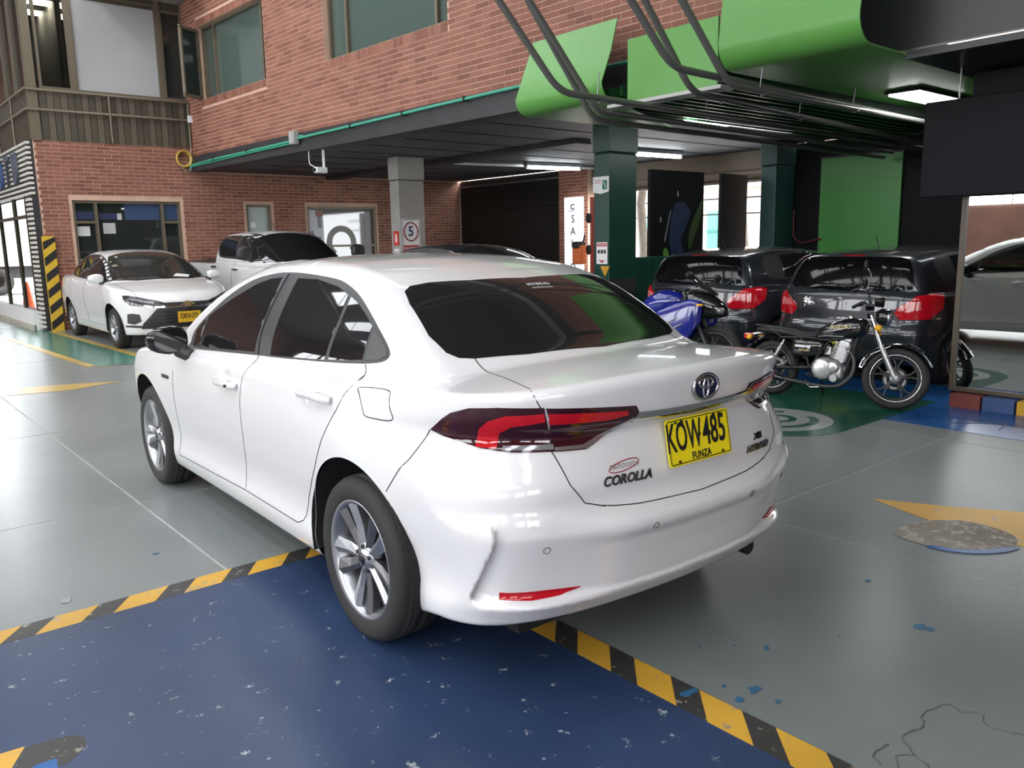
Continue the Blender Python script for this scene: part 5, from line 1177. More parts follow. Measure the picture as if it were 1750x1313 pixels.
    L = [(2.42, 0, 1.02), (2.37, .4, 1.02), (2.20, .66, 1.01), (1.98, .66, 1.14), (1.70, .58, 1.29), (1.55, .52, 1.35), (1.50, .3, 1.385), (1.50, 0, 1.395)]
    wpz = [ws(p) for p in L]; wpz = wpz + [(-a, b) for a, b in wpz[1:-1][::-1]]
    patch(S, 'windscreen', wpz, wsf, M_GLASS, root, .003, .05, .010)
    # tail lamps: body half and lid half
    outl = [(-.440, .805, .884), (-.490, .792, .925), (-.526, .783, .948), (-.588, .758, .968), (-.673, .708, .975), (-.770, .603, .974), (-.757, .574, .898), (-.763, .560, .827), (-.686, .677, .830), (-.61, .733, .840), (-.49, .786, .866)]
    red1 = [(-.600, .742, .842), (-.612, .735, .905), (-.640, .722, .930), (-.690, .692, .950), (-.766, .600, .956), (-.765, .596, .930), (-.700, .680, .916), (-.668, .700, .895), (-.655, .702, .838)]
    clr1 = [(-.668, .692, .835), (-.672, .690, .848), (-.762, .566, .848), (-.763, .560, .832)]
    inn = [(.598, .972), (.30, .953), (.284, .930), (.300, .905), (.36, .872), (.43, .836), (.46, .824), (.558, .826), (.572, .898)]
    red2 = [(.590, .955), (.335, .942), (.325, .928), (.40, .920), (.583, .921)]
    crm2 = [(.295, .909), (.36, .874), (.43, .838), (.46, .826), (.555, .828), (.554, .838), (.465, .838), (.43, .852), (.36, .890), (.30, .918)]
    for sd, fr in ((1, 'rl'), (-1, 'rr')):
        lamp = patch(S, 'tail_lamp', rl(outl), fr, M_LAMPDARK, root, .006, .022, .016)
        patch(S, 'lamp_red_lens', rl(red1), fr, M_LAMPRED, lamp, .0085, .02); patch(S, 'lamp_clear_strip', rl(clr1), fr, M_LAMPCLEAR, lamp, .0085, .02)
        lid = patch(S, 'tail_lamp', [(sd * a, b) for a, b in inn], 'rear', M_LAMPDARK, part[1], .006, .022, .016)
        patch(S, 'lamp_red_lens', [(sd * a, b) for a, b in red2], 'rear', M_LAMPRED, lid, .0085, .02)
        patch(S, 'lamp_chrome_edge', [(sd * a, b) for a, b in crm2], 'rear', mat('satin_chrome', (.62, .60, .60), .22, .9), lid, .0085, .02)
        rf = [(.755, .385), (.757, .360), (.66, .354), (.58, .357), (.52, .376), (.62, .381)]
        patch(S, 'reflector', rl([(-.71 if False else -.715 - (.757 - a) * .52, a, b) for a, b in rf]), fr, M_LAMPRED, part[2], .004, .02)
        for (yy, zz) in ((.626, .528), (.259, .557)):
            X, N, ok = on_surface(S, [(sd * yy, zz)], 'rear'); X, N = X[0], N[0]
            t = Vector(N); q = t.to_track_quat('Z', 'Y').to_matrix().to_4x4(); q.translation = Vector(X) + t * .0005
            MB().tube([tuple(q @ Vector((.0115 * math.cos(2 * PI * k / 16), .0115 * math.sin(2 * PI * k / 16), 0))) for k in range(16)], .0012, 4, closed=True).build('parking_sensor', M_SEAM, part[2])
    ch = [(-.30, .899), (-.15, .897), (0, .896), (.15, .897), (.30, .899), (.287, .928), (.15, .924), (0, .923), (-.15, .924), (-.287, .928)]
    patch(S, 'chrome_strip', ch, 'rear', M_CHROME, part[1], .008, .02, .014)
    # plate
    pl = thing_part('number_plate', root, (-.884, 0, .803), (0, R(-10), 0))
    pl_m = MB(); pl_m.prism(rrect(-.165, -.08, .165, .08, .010), -.002, .002, 'yz'); base = pl_m.build('number_plate', M_PLATE, part[1], (-.884, 0, .803), (0, R(10.5), 0)); bpy.data.objects.remove(pl)
    MB().tube([(-.0035, a, b) for a, b in rrect(-.158, -.073, .158, .073, .008)], .0016, 4, closed=True).build('plate_border', M_BLACK, base)
    rotm = Matrix(((0, 0, -1, 0), (-1, 0, 0, 0), (0, 1, 0, 0), (0, 0, 0, 1)))
    def plate_text(t, size, y, z, bold, xs, sp=1.0):
        me = text_mesh(t, size, .0008, bold=bold, xscale=xs, spacing=sp); me.transform(Matrix.Translation((-.0032, y, z)) @ rotm); obj('plate_lettering', me, M_BLACK, base)
    plate_text('KOW', .138, .079, .012, .0018, .52, 1.0); plate_text('485', .138, -.080, .012, .0022, .60, 1.0); plate_text('FUNZA', .034, 0, -.058, .0008, .85, 1.1)
    MB().cyl((-.004, 0, .012), (-.002, 0, .012), .006, 10).build('plate_rivet', M_BLACK, base)
    for yy in (-.085, .085): MB().cyl((-.006, yy, .066), (-.001, yy, .066), .006, 8).build('plate_screw', M_BLACK, base)
    for yy, zz in ((-.115, .066), (.115, .066), (.115, -.066), (-.115, -.066)): MB().box((-.004, yy - .006, zz - .004), (-.001, yy + .006, zz + .004)).build('plate_slot', M_BLACK, base)
    # emblem: three ovals
    X, N, ok = on_surface(S, [(0, .985)], 'rear'); q = Vector(N[0]).to_track_quat('Z', 'Y').to_matrix().to_4x4(); q = Matrix.Translation(Vector(X[0]) + Vector(N[0]) * .006) @ Matrix(((0, 0, -1, 0), (-1, 0, 0, 0), (0, 1, 0, 0), (0, 0, 0, 1)))
    disc = MB().prism([(.060 * math.cos(2 * PI * k / 28), .041 * math.sin(2 * PI * k / 28)) for k in range(28)], -.006, .001); disc.xform(q); em = disc.build('emblem', mat('emblem_blue_black', (.012, .016, .05), .1), part[1])
    for (a, b, cy, t) in ((.063, .043, 0, .0062), (.037, .0165, .0135, .0052), (.0135, .033, -.004, .0052)):
        rg_ = ellipse_ring(a, b, t, 30, 0, cy); rg_.xform(q); rg_.build('emblem_oval', M_CHROME, em)
    # badges
    for txt, size, y, z, sh_, mm in (('COROLLA', .042, .325, .716, .25, M_DARKCHROME), ('HYBRID', .036, -.385, .698, .15, M_DARKCHROME), ('XEI', .030, -.385, .738, .15, M_DARKCHROME)):
        me = text_mesh(txt, size, .0025, bold=.0012, xscale=1.25 if txt != 'COROLLA' else 1.0, spacing=1.05); decal(S, me, 'rear', y, z, .003, (-1, 0), mm, 'badge', part[1], shear=sh_)
    me = text_mesh('DISTOYOTA', .021, .0004, xscale=1.0); decal(S, me, 'rear', .335, .758, .002, (-1, 0), mat('sticker_grey', (.20, .16, .16), .5), 'dealer_sticker', part[1], shear=.2)
    rr_ = [(.062 * math.cos(t), .017 * math.sin(t) + .010 * math.cos(t)) for t in np.linspace(0, 2 * PI, 30)[:-1]]
    X, N, ok = on_surface(S, [(.335 - a, .758 + b * .9) for a, b in rr_], 'rear', .001); MB().tube([tuple(p) for p in X], .0018, 4, closed=True).build('dealer_sticker', mat('sticker_red', (.35, .02, .03), .4), part[1])
    me = text_mesh('HYBRID', .030, .002, bold=.001, xscale=1.2); decal(S, me, 'left', 2.25, .748, .002, (-1, 0), M_DARKCHROME, 'badge', part[0])
    # head lamps and grille (hidden side)
    hl = [(3.10, .80, .80), (3.30, .76, .79), (3.47, .60, .765), (3.45, .62, .70), (3.28, .77, .70), (3.12, .81, .73)]
    for sd, fr in ((1, 'fl'), (-1, 'fr')): patch(S, 'head_lamp', [((p[0] - p[1]) * .70710678, p[2]) for p in hl], fr, M_LAMPCLEAR, root, .005, .03)
    patch(S, 'grille', [(-.55, .30), (.55, .30), (.62, .55), (.45, .62), (-.45, .62), (-.62, .55)], 'front', M_TRIM, root, .004, .04)
    ex = MB().tube([(-.75, -.50, .235), (-.60, -.50, .245)], .032, 14); ex.build('exhaust_pipe', M_WELL, root)
    W = wheel_meshes(.316, .215, .224, 10)
    for wx in (0.0, 2.70):
        add_wheel(root, W, wx, .765, .316, True); add_wheel(root, W, wx, -.765, .316, False)
    return root
def thing_part(name, parent, loc, rot):
    o = bpy.data.objects.new(name, None); COL.objects.link(o); o.parent = parent; o.location = loc; o.rotation_euler = rot; return o
COROLLA_OBJ = build_corolla()

# ------------------------------------------------------------------ the other cars
def shell_car(d, root, m, h, wheels, arch, zc, lo, hi, side_glass=(), surround=None, seams=(), patches=(), doors=(), wheel_kw=None, spoke_mats=None, handles=(), mirror=None, glass=None, well=(.5, .84), wheel_y=.74, wheel_r=.31):
    S = car_solid(d); sh = Shell(S, lo, hi, h)
    for wx in wheels: sh.cut(lambda P: np.where(np.abs(P[:, 1]) > .45, np.hypot(P[:, 0] - wx, P[:, 2] - zc) - arch, 1.0), 99)
    lab = 1; parts = {}
    for nm, poly in doors:
        P2 = np.array(poly); l2, h2 = P2.min(0) - .1, P2.max(0) + .1
        for sd in (1, -1):
            def g(P):
                v = np.full(len(P), 1.0); k = (P[:, 1] * sd > .5) & (P[:, 0] > l2[0]) & (P[:, 0] < h2[0]) & (P[:, 2] > l2[1]) & (P[:, 2] < h2[1])
                v[k] = poly_sd(P[k, 0], P[k, 2], poly); return v
            sh.cut(g, lab, [0]); parts[(nm, sd)] = lab; lab += 1
    body = obj('body', sh.mesh(0, 'body'), m, root)
    P = {k: obj(k[0], sh.mesh(v, k[0]), m, root) for k, v in parts.items()}
    for fr, pts in seams:
        gp = MB(); seam(S, gp, pts, fr, .004, .05); gp.build('panel_gap', M_SEAM, body)
    for nm, poly in doors:
        for sd, fr in ((1, 'left'), (-1, 'right')):
            gp = MB(); seam(S, gp, poly, fr, .003, .05, closed=True); gp.build('door_gap', M_SEAM, P[(nm, sd)])
    for wx in wheels: wheel_well(root, wx, zc, arch + .004, *well)
    for sd, fr in ((1, 'left'), (-1, 'right')):
        if surround: patch(S, 'window_surround', surround, fr, M_TRIM, root, .003, .05, .012)
        for poly in side_glass: patch(S, 'window_pane', poly, fr, glass or M_GLASS, root, .006, .05)
        for (hx, hz, mm) in handles:
            X, N, ok = on_surface(S, [(hx + .09, hz), (hx, hz), (hx - .09, hz)], fr)
            MB().tube([tuple(X[0] + N[0] * .008), tuple(X[0] * .7 + X[1] * .3 + N[0] * .03), tuple(X[1] + N[1] * .035), tuple(X[2] * .7 + X[1] * .3 + N[2] * .03), tuple(X[2] + N[2] * .008)], .014, 8).build('door_handle', mm, root)
        if mirror: mirror_housing(root, sd, *mirror)
    for (nm, poly, fr, mm, off, s, sym) in patches:
        for sd in ((1, -1) if sym else (1,)):
            f2 = fr; pl = poly
            if sym:
                if fr in ('rear', 'front'): pl = [(sd * a, b) for a, b in poly]
                elif fr == 'rl' and sd < 0: f2 = 'rr'
                elif fr == 'fl' and sd < 0: f2 = 'fr'
            patch(S, nm, pl, f2, mm, root, off, s, .012)
    W = wheel_meshes(**(wheel_kw or {}))
    for wx in wheels:
        add_wheel(root, W, wx, wheel_y, wheel_r, True, 0, spoke_mats); add_wheel(root, W, wx, -wheel_y, wheel_r, False, 0, spoke_mats)
    return S, body, P
def flp(P): return [((p[0] - p[1]) * .70710678, p[2]) for p in P]
def fwd_screen(S, root, L, m, x0, z0, name, back=False, s=.06):
    sx = -1 if back else 1
    fr = frame_at((x0, 0, z0), (0, 1, 0), (-sx * .7071, 0, .7071), (-sx * .7071, 0, -.7071))
    q = [(p[1], (sx * (x0 - p[0]) + (p[2] - z0)) * .70710678) for p in L]; q = q + [(-a, b) for a, b in q[1:-1][::-1]]
    return patch(S, name, q, fr, m, root, .004, s, .012)
M_GLASSD = mat('deep_tinted_glass', (.004, .004, .005), 0.05, 0, 0.22)
M_SCREEN = mat('clear_windscreen', (.030, .030, .028), 0.03, 0, 0.6)

# white saloon with a gold bow-tie emblem, backed up to the brick wall
ONIX = dict(
    W=Curve([(-1.1, .76), (-.7, .82), (-.3, .855), (.3, .867), (1.5, .867), (2.3, .867), (2.7, .855), (3.0, .82), (3.3, .76), (3.5, .70)], .08),
    inset=Curve([(.1, .10), (.2, .05), (.3, .03), (.42, .032), (.55, .012), (.7, 0), (.8, .004), (.9, .02), (.97, .045), (1.05, .09)], .03),
    bulge=[(0, .6, .42, .22, .014), (2.6, .6, .42, .22, .014)],
    deck=Curve([(3.6, .50), (3.45, .745), (3.3, .83), (3.1, .885), (2.8, .945), (2.5, .99), (2.2, 1.01), (1.5, 1.0), (.5, 1.02), (-.2, 1.06), (-.6, 1.07), (-.9, 1.07), (-1.1, 1.05)], .05),
    floor=Curve([(-1.1, .28), (-.4, .22), (2.4, .20), (3.0, .22), (3.6, .23)], .04),
    rear=Curve([(.2, -.88), (.35, -.98), (.55, -1.02), (.65, -.98), (.9, -.97), (1.05, -1.0)], .03),
    rplan=Curve([(-.1, 0), (0, 0), (.4, .03), (.65, .11), (.8, .25), (.87, .45)], .05),
    front=Curve([(.15, 3.30), (.25, 3.40), (.40, 3.455), (.55, 3.46), (.68, 3.45), (.76, 3.41), (.85, 3.3)], .03),
    fplan=Curve([(-.1, 0), (0, 0), (.3, .03), (.5, .10), (.65, .20), (.78, .40), (.87, .70)], .05),
    roof=Curve([(3.0, .40), (2.75, .80), (2.5, .985), (2.3, 1.08), (2.0, 1.23), (1.75, 1.335), (1.5, 1.41), (1.25, 1.445), (.95, 1.462), (.65, 1.46), (.35, 1.44), (.1, 1.40), (-.15, 1.32), (-.4, 1.205), (-.6, 1.10), (-.75, 1.0), (-.85, .6), (-1.0, .3)], .06),
    xmid=.95, wsbow=.12, rwbow=.10, rcrown=.04, gw=Curve([(-.9, .58), (-.5, .67), (0, .76), (.5, .80), (1.3, .805), (1.9, .79), (2.4, .765)], .1),
    gt=Curve([(.4, .12), (.75, .05), (.9, .01), (1.0, .01), (1.1, .05), (1.2, .10), (1.3, .16), (1.4, .23), (1.5, .31)], .05), kg=.07, kf=.06, kr=.06)
def build_onix():
    root = thing('car', 'white saloon with gold emblem on a black grille, backed up to the brick wall', 'car', (4.12, 15.76, 0), R(-90))
    sur = smooth_poly([(2.22, .985), (2.05, 1.085), (1.75, 1.245), (1.45, 1.345), (1.15, 1.385), (.8, 1.39), (.45, 1.365), (.15, 1.305), (-.15, 1.20), (-.33, 1.11), (-.28, 1.06), (.2, 1.03), (1.2, .995), (1.8, .98)], 3)
    g1 = [(2.12, 1.0), (1.98, 1.09), (1.75, 1.215), (1.45, 1.315), (1.18, 1.352), (1.14, 1.02)]
    g2 = [(1.05, 1.025), (1.08, 1.357), (.8, 1.36), (.45, 1.335), (.28, 1.30), (.25, 1.05)]
    g3 = [(.20, 1.055), (.22, 1.285), (.0, 1.225), (-.22, 1.13), (-.2, 1.08)]
    fd = [(2.25, .97), (1.10, 1.0), (1.12, .75), (1.16, .5), (1.20, .33), (2.15, .31), (2.28, .55)]
    rd = [(1.09, 1.0), (.05, 1.04), (.15, .85), (.36, .60), (.50, .36), (.60, .33), (1.18, .33), (1.14, .5), (1.10, .75)]
    lamp = [(3.00, .80, .80), (3.12, .765, .80), (3.28, .65, .775), (3.40, .42, .715), (3.43, .33, .685), (3.42, .36, .655), (3.32, .60, .645), (3.18, .745, .66), (3.05, .80, .72)]
    gr_up = [(-.60, .700), (-.40, .690), (.40, .690), (.60, .700), (.55, .665), (.33, .640), (-.33, .640), (-.55, .665)]
    gr_lo = [(-.42, .615), (.42, .615), (.60, .40), (.62, .32), (-.62, .32), (-.60, .40)]
    strip = [(-.58, .668), (-.33, .646), (.33, .646), (.58, .668), (.56, .652), (.40, .622), (-.40, .622), (-.56, .652)]
    fog = [(3.12, .785, .535), (3.20, .735, .545), (3.29, .66, .53), (3.30, .645, .43), (3.22, .72, .385), (3.10, .79, .40)]
    foglip = [(3.05, .80, .37), (3.22, .72, .37), (3.34, .58, .36), (3.33, .58, .335), (3.05, .80, .345)]
    tail = [(-.78, .70, .98), (-.62, .80, .95), (-.55, .82, .86), (-.70, .78, .80), (-.88, .60, .80), (-.90, .58, .95)]
    S, body, P = shell_car(ONIX, root, M_WHITE, .024, (0.0, 2.60), .365, .315, (-1.15, -.95, .14), (3.6, .95, 1.54), (g1, g2, g3), sur, [('top', [(3.25, -.62), (2.7, -.70), (2.35, -.72)]), ('top', [(3.25, .62), (2.7, .70), (2.35, .72)])],
        [('head_lamp', flp(lamp), 'fl', mat('headlamp_dark', (.06, .06, .065), .06, .3), .005, .03, True), ('tail_lamp', rl(tail), 'rl', M_LAMPRED, .006, .03, True),
         ('upper_grille', gr_up, 'front', M_TRIM, .004, .03, False), ('lower_grille', gr_lo, 'front', M_TRIM, .004, .03, False), ('chrome_strip', strip, 'front', M_CHROME, .010, .03, False),
         ('fog_lamp_pocket', flp(fog), 'fl', M_TRIM, .005, .03, True), ('bumper_lip', flp(foglip), 'fl', M_TRIM, .006, .03, True)],
        [('front_door', fd), ('rear_door', rd)], dict(r=.305, w=.19, rim=.20, spokes=10, style='thin'), (M_ALLOY, M_ALLOYD), [(1.28, .93, M_WHITE), (.30, .96, M_WHITE)], ((2.12, .90, 1.035), (.07, .11, .07), (2.08, .80, .985), M_WHITE), wheel_r=.305)
    fwd_screen(S, root, [(2.50, 0, 1.0), (2.45, .4, 1.0), (2.22, .69, 1.0), (1.95, .64, 1.15), (1.65, .58, 1.30), (1.50, .53, 1.36), (1.42, .3, 1.41), (1.40, 0, 1.42)], M_SCREEN, 3.4, 2.2, 'windscreen')
    fwd_screen(S, root, [(-.66, 0, 1.08), (-.62, .4, 1.08), (-.5, .56, 1.09), (-.3, .58, 1.18), (0, .54, 1.32), (.1, .5, 1.37), (.08, 0, 1.40)], M_GLASS, -1.2, 2.2, 'rear_window', True)
    for k in range(5):
        z = .36 + k * .05; w = .60 - k * .03; X, N, ok = on_surface(S, [(y, z) for y in np.linspace(-w + .02, w - .02, 9)], 'front', .008); MB().tube([tuple(p) for p in X], .006, 5).build('grille_bar', M_GLOSSBLACK, root)
    for sd in (1, -1):
        for k in range(3):
            pts = [(3.10 + k * .07, .77 - k * .07, .745 - k * .01), (3.22 + k * .04, .66 - k * .05, .735 - k * .015), (3.36, .45, .70 - k * .012)]
            X, N, ok = on_surface(S, flp(pts), 'fl' if sd > 0 else 'fr', .009); MB().tube([tuple(p) for p in X], .008, 5).build('lamp_light_bar', M_LAMPCLEAR, root)
    # bow-tie emblem
    bt = [(-.095, -.014), (-.030, -.014), (-.024, -.038), (.040, -.038), (.034, -.014), (.095, -.014), (.085, .014), (.024, .014), (.020, .038), (-.040, .038), (-.034, .014), (-.085, .014)]
    me = MB().prism(bt, 0, .014).mesh('emblem'); decal(S, me, 'front', 0, .655, .012, (1, 0), mat('gold_emblem', (.70, .50, .22), .25, .8), 'emblem', root)
    pl = MB().prism(rrect(-.165, -.08, .165, .08, .008), 3.475, 3.480, 'yz').build('number_plate', M_PLATEB, root, (0, 0, .475))
    me = text_mesh('OKN·375', .105, .001, bold=.0015, xscale=.62); me.transform(Matrix.Translation((3.482, 0, .008)) @ Matrix(((0, 0, 1, 0), (1, 0, 0, 0), (0, 1, 0, 0), (0, 0, 0, 1)))); obj('plate_lettering', me, M_BLACK, pl)
    me = MB().prism([(.022 * math.cos(t), .018 * math.sin(t)) for t in np.linspace(0, 2 * PI, 17)[:-1]], 0, .002).mesh('sticker')
    fr = frame_at((3.4, 0, 2.2), (0, 1, 0), (-.7071, 0, .7071), (-.7071, 0, -.7071)); decal(S, me, fr, -.44, ((3.4 - 1.60) + (1.34 - 2.2)) * .7071, .007, (1, 0), M_WHITEP, 'windscreen_sticker', root)
    me = MB().prism([(-.14, -.05), (.10, -.05), (.16, .05), (-.06, .05)], 0, .002).mesh('paper'); decal(S, me, fr, .30, ((3.4 - 2.36) + (1.06 - 2.2)) * .7071, .007, (1, 0), M_WHITEP, 'dashboard_paper', root)
    return root
build_onix()

# white double-cab pickup
PICKUP = dict(
    W=Curve([(-1.2, .89), (-.6, .925), (.5, .925), (2.5, .925), (3.2, .925), (3.6, .90), (4.0, .82), (4.2, .74)], .08),
    inset=Curve([(.3, .06), (.45, .02), (.7, 0), (.95, 0), (1.1, .02), (1.2, .05), (1.3, .10)], .04),
    bulge=[(0, .75, .50, .28, .02), (3.15, .75, .50, .28, .02)],
    deck=Curve([(4.2, .80), (4.05, 1.02), (3.8, 1.10), (3.4, 1.15), (2.9, 1.185), (2.5, 1.20), (1.5, 1.22), (.5, 1.24), (-1.3, 1.25)], .04), crown=.05,
    floor=Curve([(-1.3, .48), (0, .44), (3.2, .42), (4.2, .40)], .05),
    rear=Curve([(.4, -1.12), (1.3, -1.16)], .02), rplan=Curve([(-.1, 0), (0, 0), (.8, .01), (.92, .06)], .02),
    front=Curve([(.3, 3.95), (.5, 4.03), (.8, 4.04), (1.0, 4.0), (1.15, 3.9)], .04), fplan=Curve([(-.1, 0), (0, 0), (.4, .06), (.7, .18), (.92, .45)], .05),
    roof=Curve([(.15, .3), (.32, .9), (.40, 1.35), (.47, 1.62), (.60, 1.715), (.9, 1.745), (1.3, 1.75), (1.65, 1.725), (1.9, 1.665), (2.2, 1.50), (2.6, 1.265), (2.8, 1.12), (3.0, .8), (3.2, .4)], .05),
    xmid=1.2, wsbow=.16, rwbow=.02, rcrown=.04, gw=Curve([(0, .80), (.8, .83), (1.6, .835), (2.4, .82), (3, .79)], .1),
    gt=Curve([(.5, .12), (.95, .04), (1.1, .0), (1.25, .01), (1.4, .05), (1.55, .10), (1.7, .17), (1.85, .26)], .05), kg=.09, k=.03, kf=.10, kr=.03)
def build_pickup():
    root = thing('pickup_truck', 'white double-cab pickup truck with black mirrors behind the white saloon with the gold emblem', 'pickup truck', (6.42, 15.55, 0), R(-90))
    g1 = [(2.30, 1.27), (2.18, 1.38), (1.95, 1.53), (1.72, 1.63), (1.55, 1.655), (1.52, 1.285), (2.1, 1.255)]
    g2 = [(1.42, 1.30), (1.42, 1.66), (1.0, 1.665), (.70, 1.63), (.60, 1.50), (.66, 1.36), (.80, 1.315)]
    sur = smooth_poly([(2.42, 1.25), (2.2, 1.43), (1.95, 1.58), (1.7, 1.675), (1.3, 1.70), (.9, 1.695), (.66, 1.655), (.55, 1.50), (.62, 1.34), (.80, 1.285), (1.4, 1.26), (2.1, 1.225)], 3)
    fd = [(2.55, 1.20), (1.48, 1.22), (1.46, .9), (1.46, .5), (2.5, .5), (2.58, .9)]; rd = [(1.45, 1.22), (.48, 1.24), (.46, .95), (.62, .62), (.75, .5), (1.43, .5), (1.43, .9)]
    lamp = [(3.55, .86, 1.02), (3.75, .78, 1.02), (3.95, .60, .98), (3.96, .58, .86), (3.75, .80, .86), (3.58, .88, .92)]
    S, body, P = shell_car(PICKUP, root, M_WHITE, .032, (0.0, 3.15), .46, .43, (-1.3, -1.0, .3), (4.25, 1.0, 1.85), (g1, g2), sur, [],
        [('head_lamp', flp(lamp), 'fl', M_LAMPCLEAR, .005, .05, True), ('grille', [(-.5, 1.0), (.5, 1.0), (.45, .6), (-.45, .6)], 'front', M_TRIM, .004, .06, False),
         ('fender_badge', [(2.90, 1.06), (2.78, 1.07), (2.74, 1.02), (2.80, .93), (2.86, .95)], 'right', M_GLOSSBLACK, .012, .03, False), ('fender_badge', [(2.90, 1.06), (2.78, 1.07), (2.74, 1.02), (2.80, .93), (2.86, .95)], 'left', M_GLOSSBLACK, .012, .03, False),
         ('load_bed_cover', [(-1.10, -.78), (.28, -.78), (.28, .78), (-1.10, .78)], 'top', M_TRIM, .004, .08, False)],
        [('front_door', fd), ('rear_door', rd)], dict(r=.385, w=.25, rim=.24, spokes=6, style='thin'), None, [(1.62, 1.08, M_TRIM), (.62, 1.12, M_TRIM)], ((2.42, 1.05, 1.36), (.07, .13, .12), (2.40, .90, 1.25), M_TRIM), well=(.5, .90), wheel_y=.80, wheel_r=.385)
    fwd_screen(S, root, [(2.66, 0, 1.245), (2.62, .4, 1.24), (2.44, .72, 1.24), (2.2, .69, 1.39), (1.95, .63, 1.55), (1.83, .59, 1.62), (1.78, .3, 1.68), (1.76, 0, 1.69)], M_GLASS, 3.4, 2.4, 'windscreen', s=.07)
    MB().tube([(1.30, 0, 1.745), (1.24, 0, 1.88)], .006, 6).build('aerial', M_TRIM, root)
    return root
build_pickup()

# dark saloon further back; only the roof shows above the foreground car
def build_dark():
    d = dict(ONIX)
    root = thing('car', 'dark saloon with a chrome window line, its roof just showing behind the white roof', 'car', (7.05, 10.35, 0), R(-90))
    sur = smooth_poly([(2.22, .985), (2.05, 1.085), (1.75, 1.245), (1.45, 1.345), (1.15, 1.385), (.8, 1.39), (.45, 1.365), (.15, 1.305), (-.15, 1.20), (-.33, 1.11), (-.28, 1.06), (.2, 1.03), (1.2, .995), (1.8, .98)], 3)
    S, body, P = shell_car(d, root, M_GREYCAR, .034, (0.0, 2.60), .365, .315, (-1.15, -.95, .14), (3.6, .95, 1.54), ([(2.05, 1.0), (1.75, 1.19), (1.45, 1.30), (.8, 1.345), (.3, 1.30), (-.2, 1.10), (.2, 1.05)],), sur, [], [('head_lamp', flp([(3.0, .8, .8), (3.28, .65, .775), (3.42, .36, .70), (3.2, .74, .66)]), 'fl', M_LAMPCLEAR, .005, .05, True)],
        [], dict(r=.305, w=.19, rim=.20, spokes=10, style='thin'), None, [], ((2.12, .90, 1.035), (.07, .11, .07), (2.08, .80, .985), M_GREYCAR), wheel_r=.305)
    scr = [(2.50, 0, 1.0), (2.45, .4, 1.0), (2.22, .69, 1.0), (1.95, .64, 1.15), (1.65, .58, 1.30), (1.50, .53, 1.36), (1.42, .3, 1.41), (1.40, 0, 1.42)]
    fwd_screen(S, root, scr, M_GLASS, 3.4, 2.2, 'windscreen')
    for sd, fr in ((1, 'left'), (-1, 'right')):
        X, N, ok = on_surface(S, densify(sur, .05), fr, .006); MB().tube([tuple(p) for p in X], .009, 6, closed=True).build('chrome_window_line', M_CHROME, root)
    return root
build_dark()

# two graphite hatchbacks side by side, tails to the camera
SWIFT = dict(
    W=Curve([(-.8, .80), (-.5, .845), (-.2, .868), (.3, .868), (1.2, .86), (2.2, .868), (2.6, .86), (2.9, .81), (3.2, .72)], .07),
    inset=Curve([(.1, .10), (.2, .06), (.3, .035), (.45, .03), (.6, .006), (.75, 0), (.9, .01), (1.0, .03), (1.1, .07)], .03),
    bulge=[(0, .68, .40, .24, .022), (2.45, .66, .40, .24, .02)],
    deck=Curve([(3.3, .60), (3.15, .82), (2.9, .92), (2.5, .99), (2.2, 1.02), (1.5, 1.02), (.3, 1.04), (-.3, 1.05), (-.75, 1.02)], .05),
    floor=Curve([(-.8, .28), (-.3, .22), (2.3, .2), (3.3, .22)], .04),
    rear=Curve([(.2, -.56), (.30, -.62), (.45, -.66), (.58, -.675), (.64, -.655), (.70, -.620), (.82, -.615), (.95, -.60), (1.05, -.575)], .02),
    rplan=Curve([(-.1, 0), (0, 0), (.4, .025), (.6, .065), (.72, .12), (.80, .20), (.87, .34)], .04),
    front=Curve([(.15, 3.1), (.3, 3.2), (.5, 3.24), (.7, 3.22), (.85, 3.1)], .04), fplan=Curve([(-.1, 0), (0, 0), (.4, .06), (.65, .18), (.85, .5)], .05),
    roof=Curve([(2.9, .3), (2.65, .80), (2.45, .98), (2.2, 1.12), (1.9, 1.28), (1.65, 1.385), (1.4, 1.45), (1.1, 1.485), (.7, 1.50), (.2, 1.49), (-.15, 1.462), (-.40, 1.425), (-.455, 1.36), (-.49, 1.25), (-.545, 1.08), (-.58, .95), (-.62, .6), (-.66, .2)], .022),
    xmid=1.0, wsbow=.12, rwbow=.06, rcrown=.045, gw=Curve([(-.7, .70), (-.4, .745), (0, .785), (.6, .80), (1.3, .80), (1.9, .785), (2.4, .76)], .1),
    gt=Curve([(.4, .12), (.8, .05), (.95, .01), (1.05, .012), (1.15, .04), (1.25, .085), (1.35, .14), (1.45, .21), (1.55, .29)], .05), kg=.08, kr=.06, k=.035)
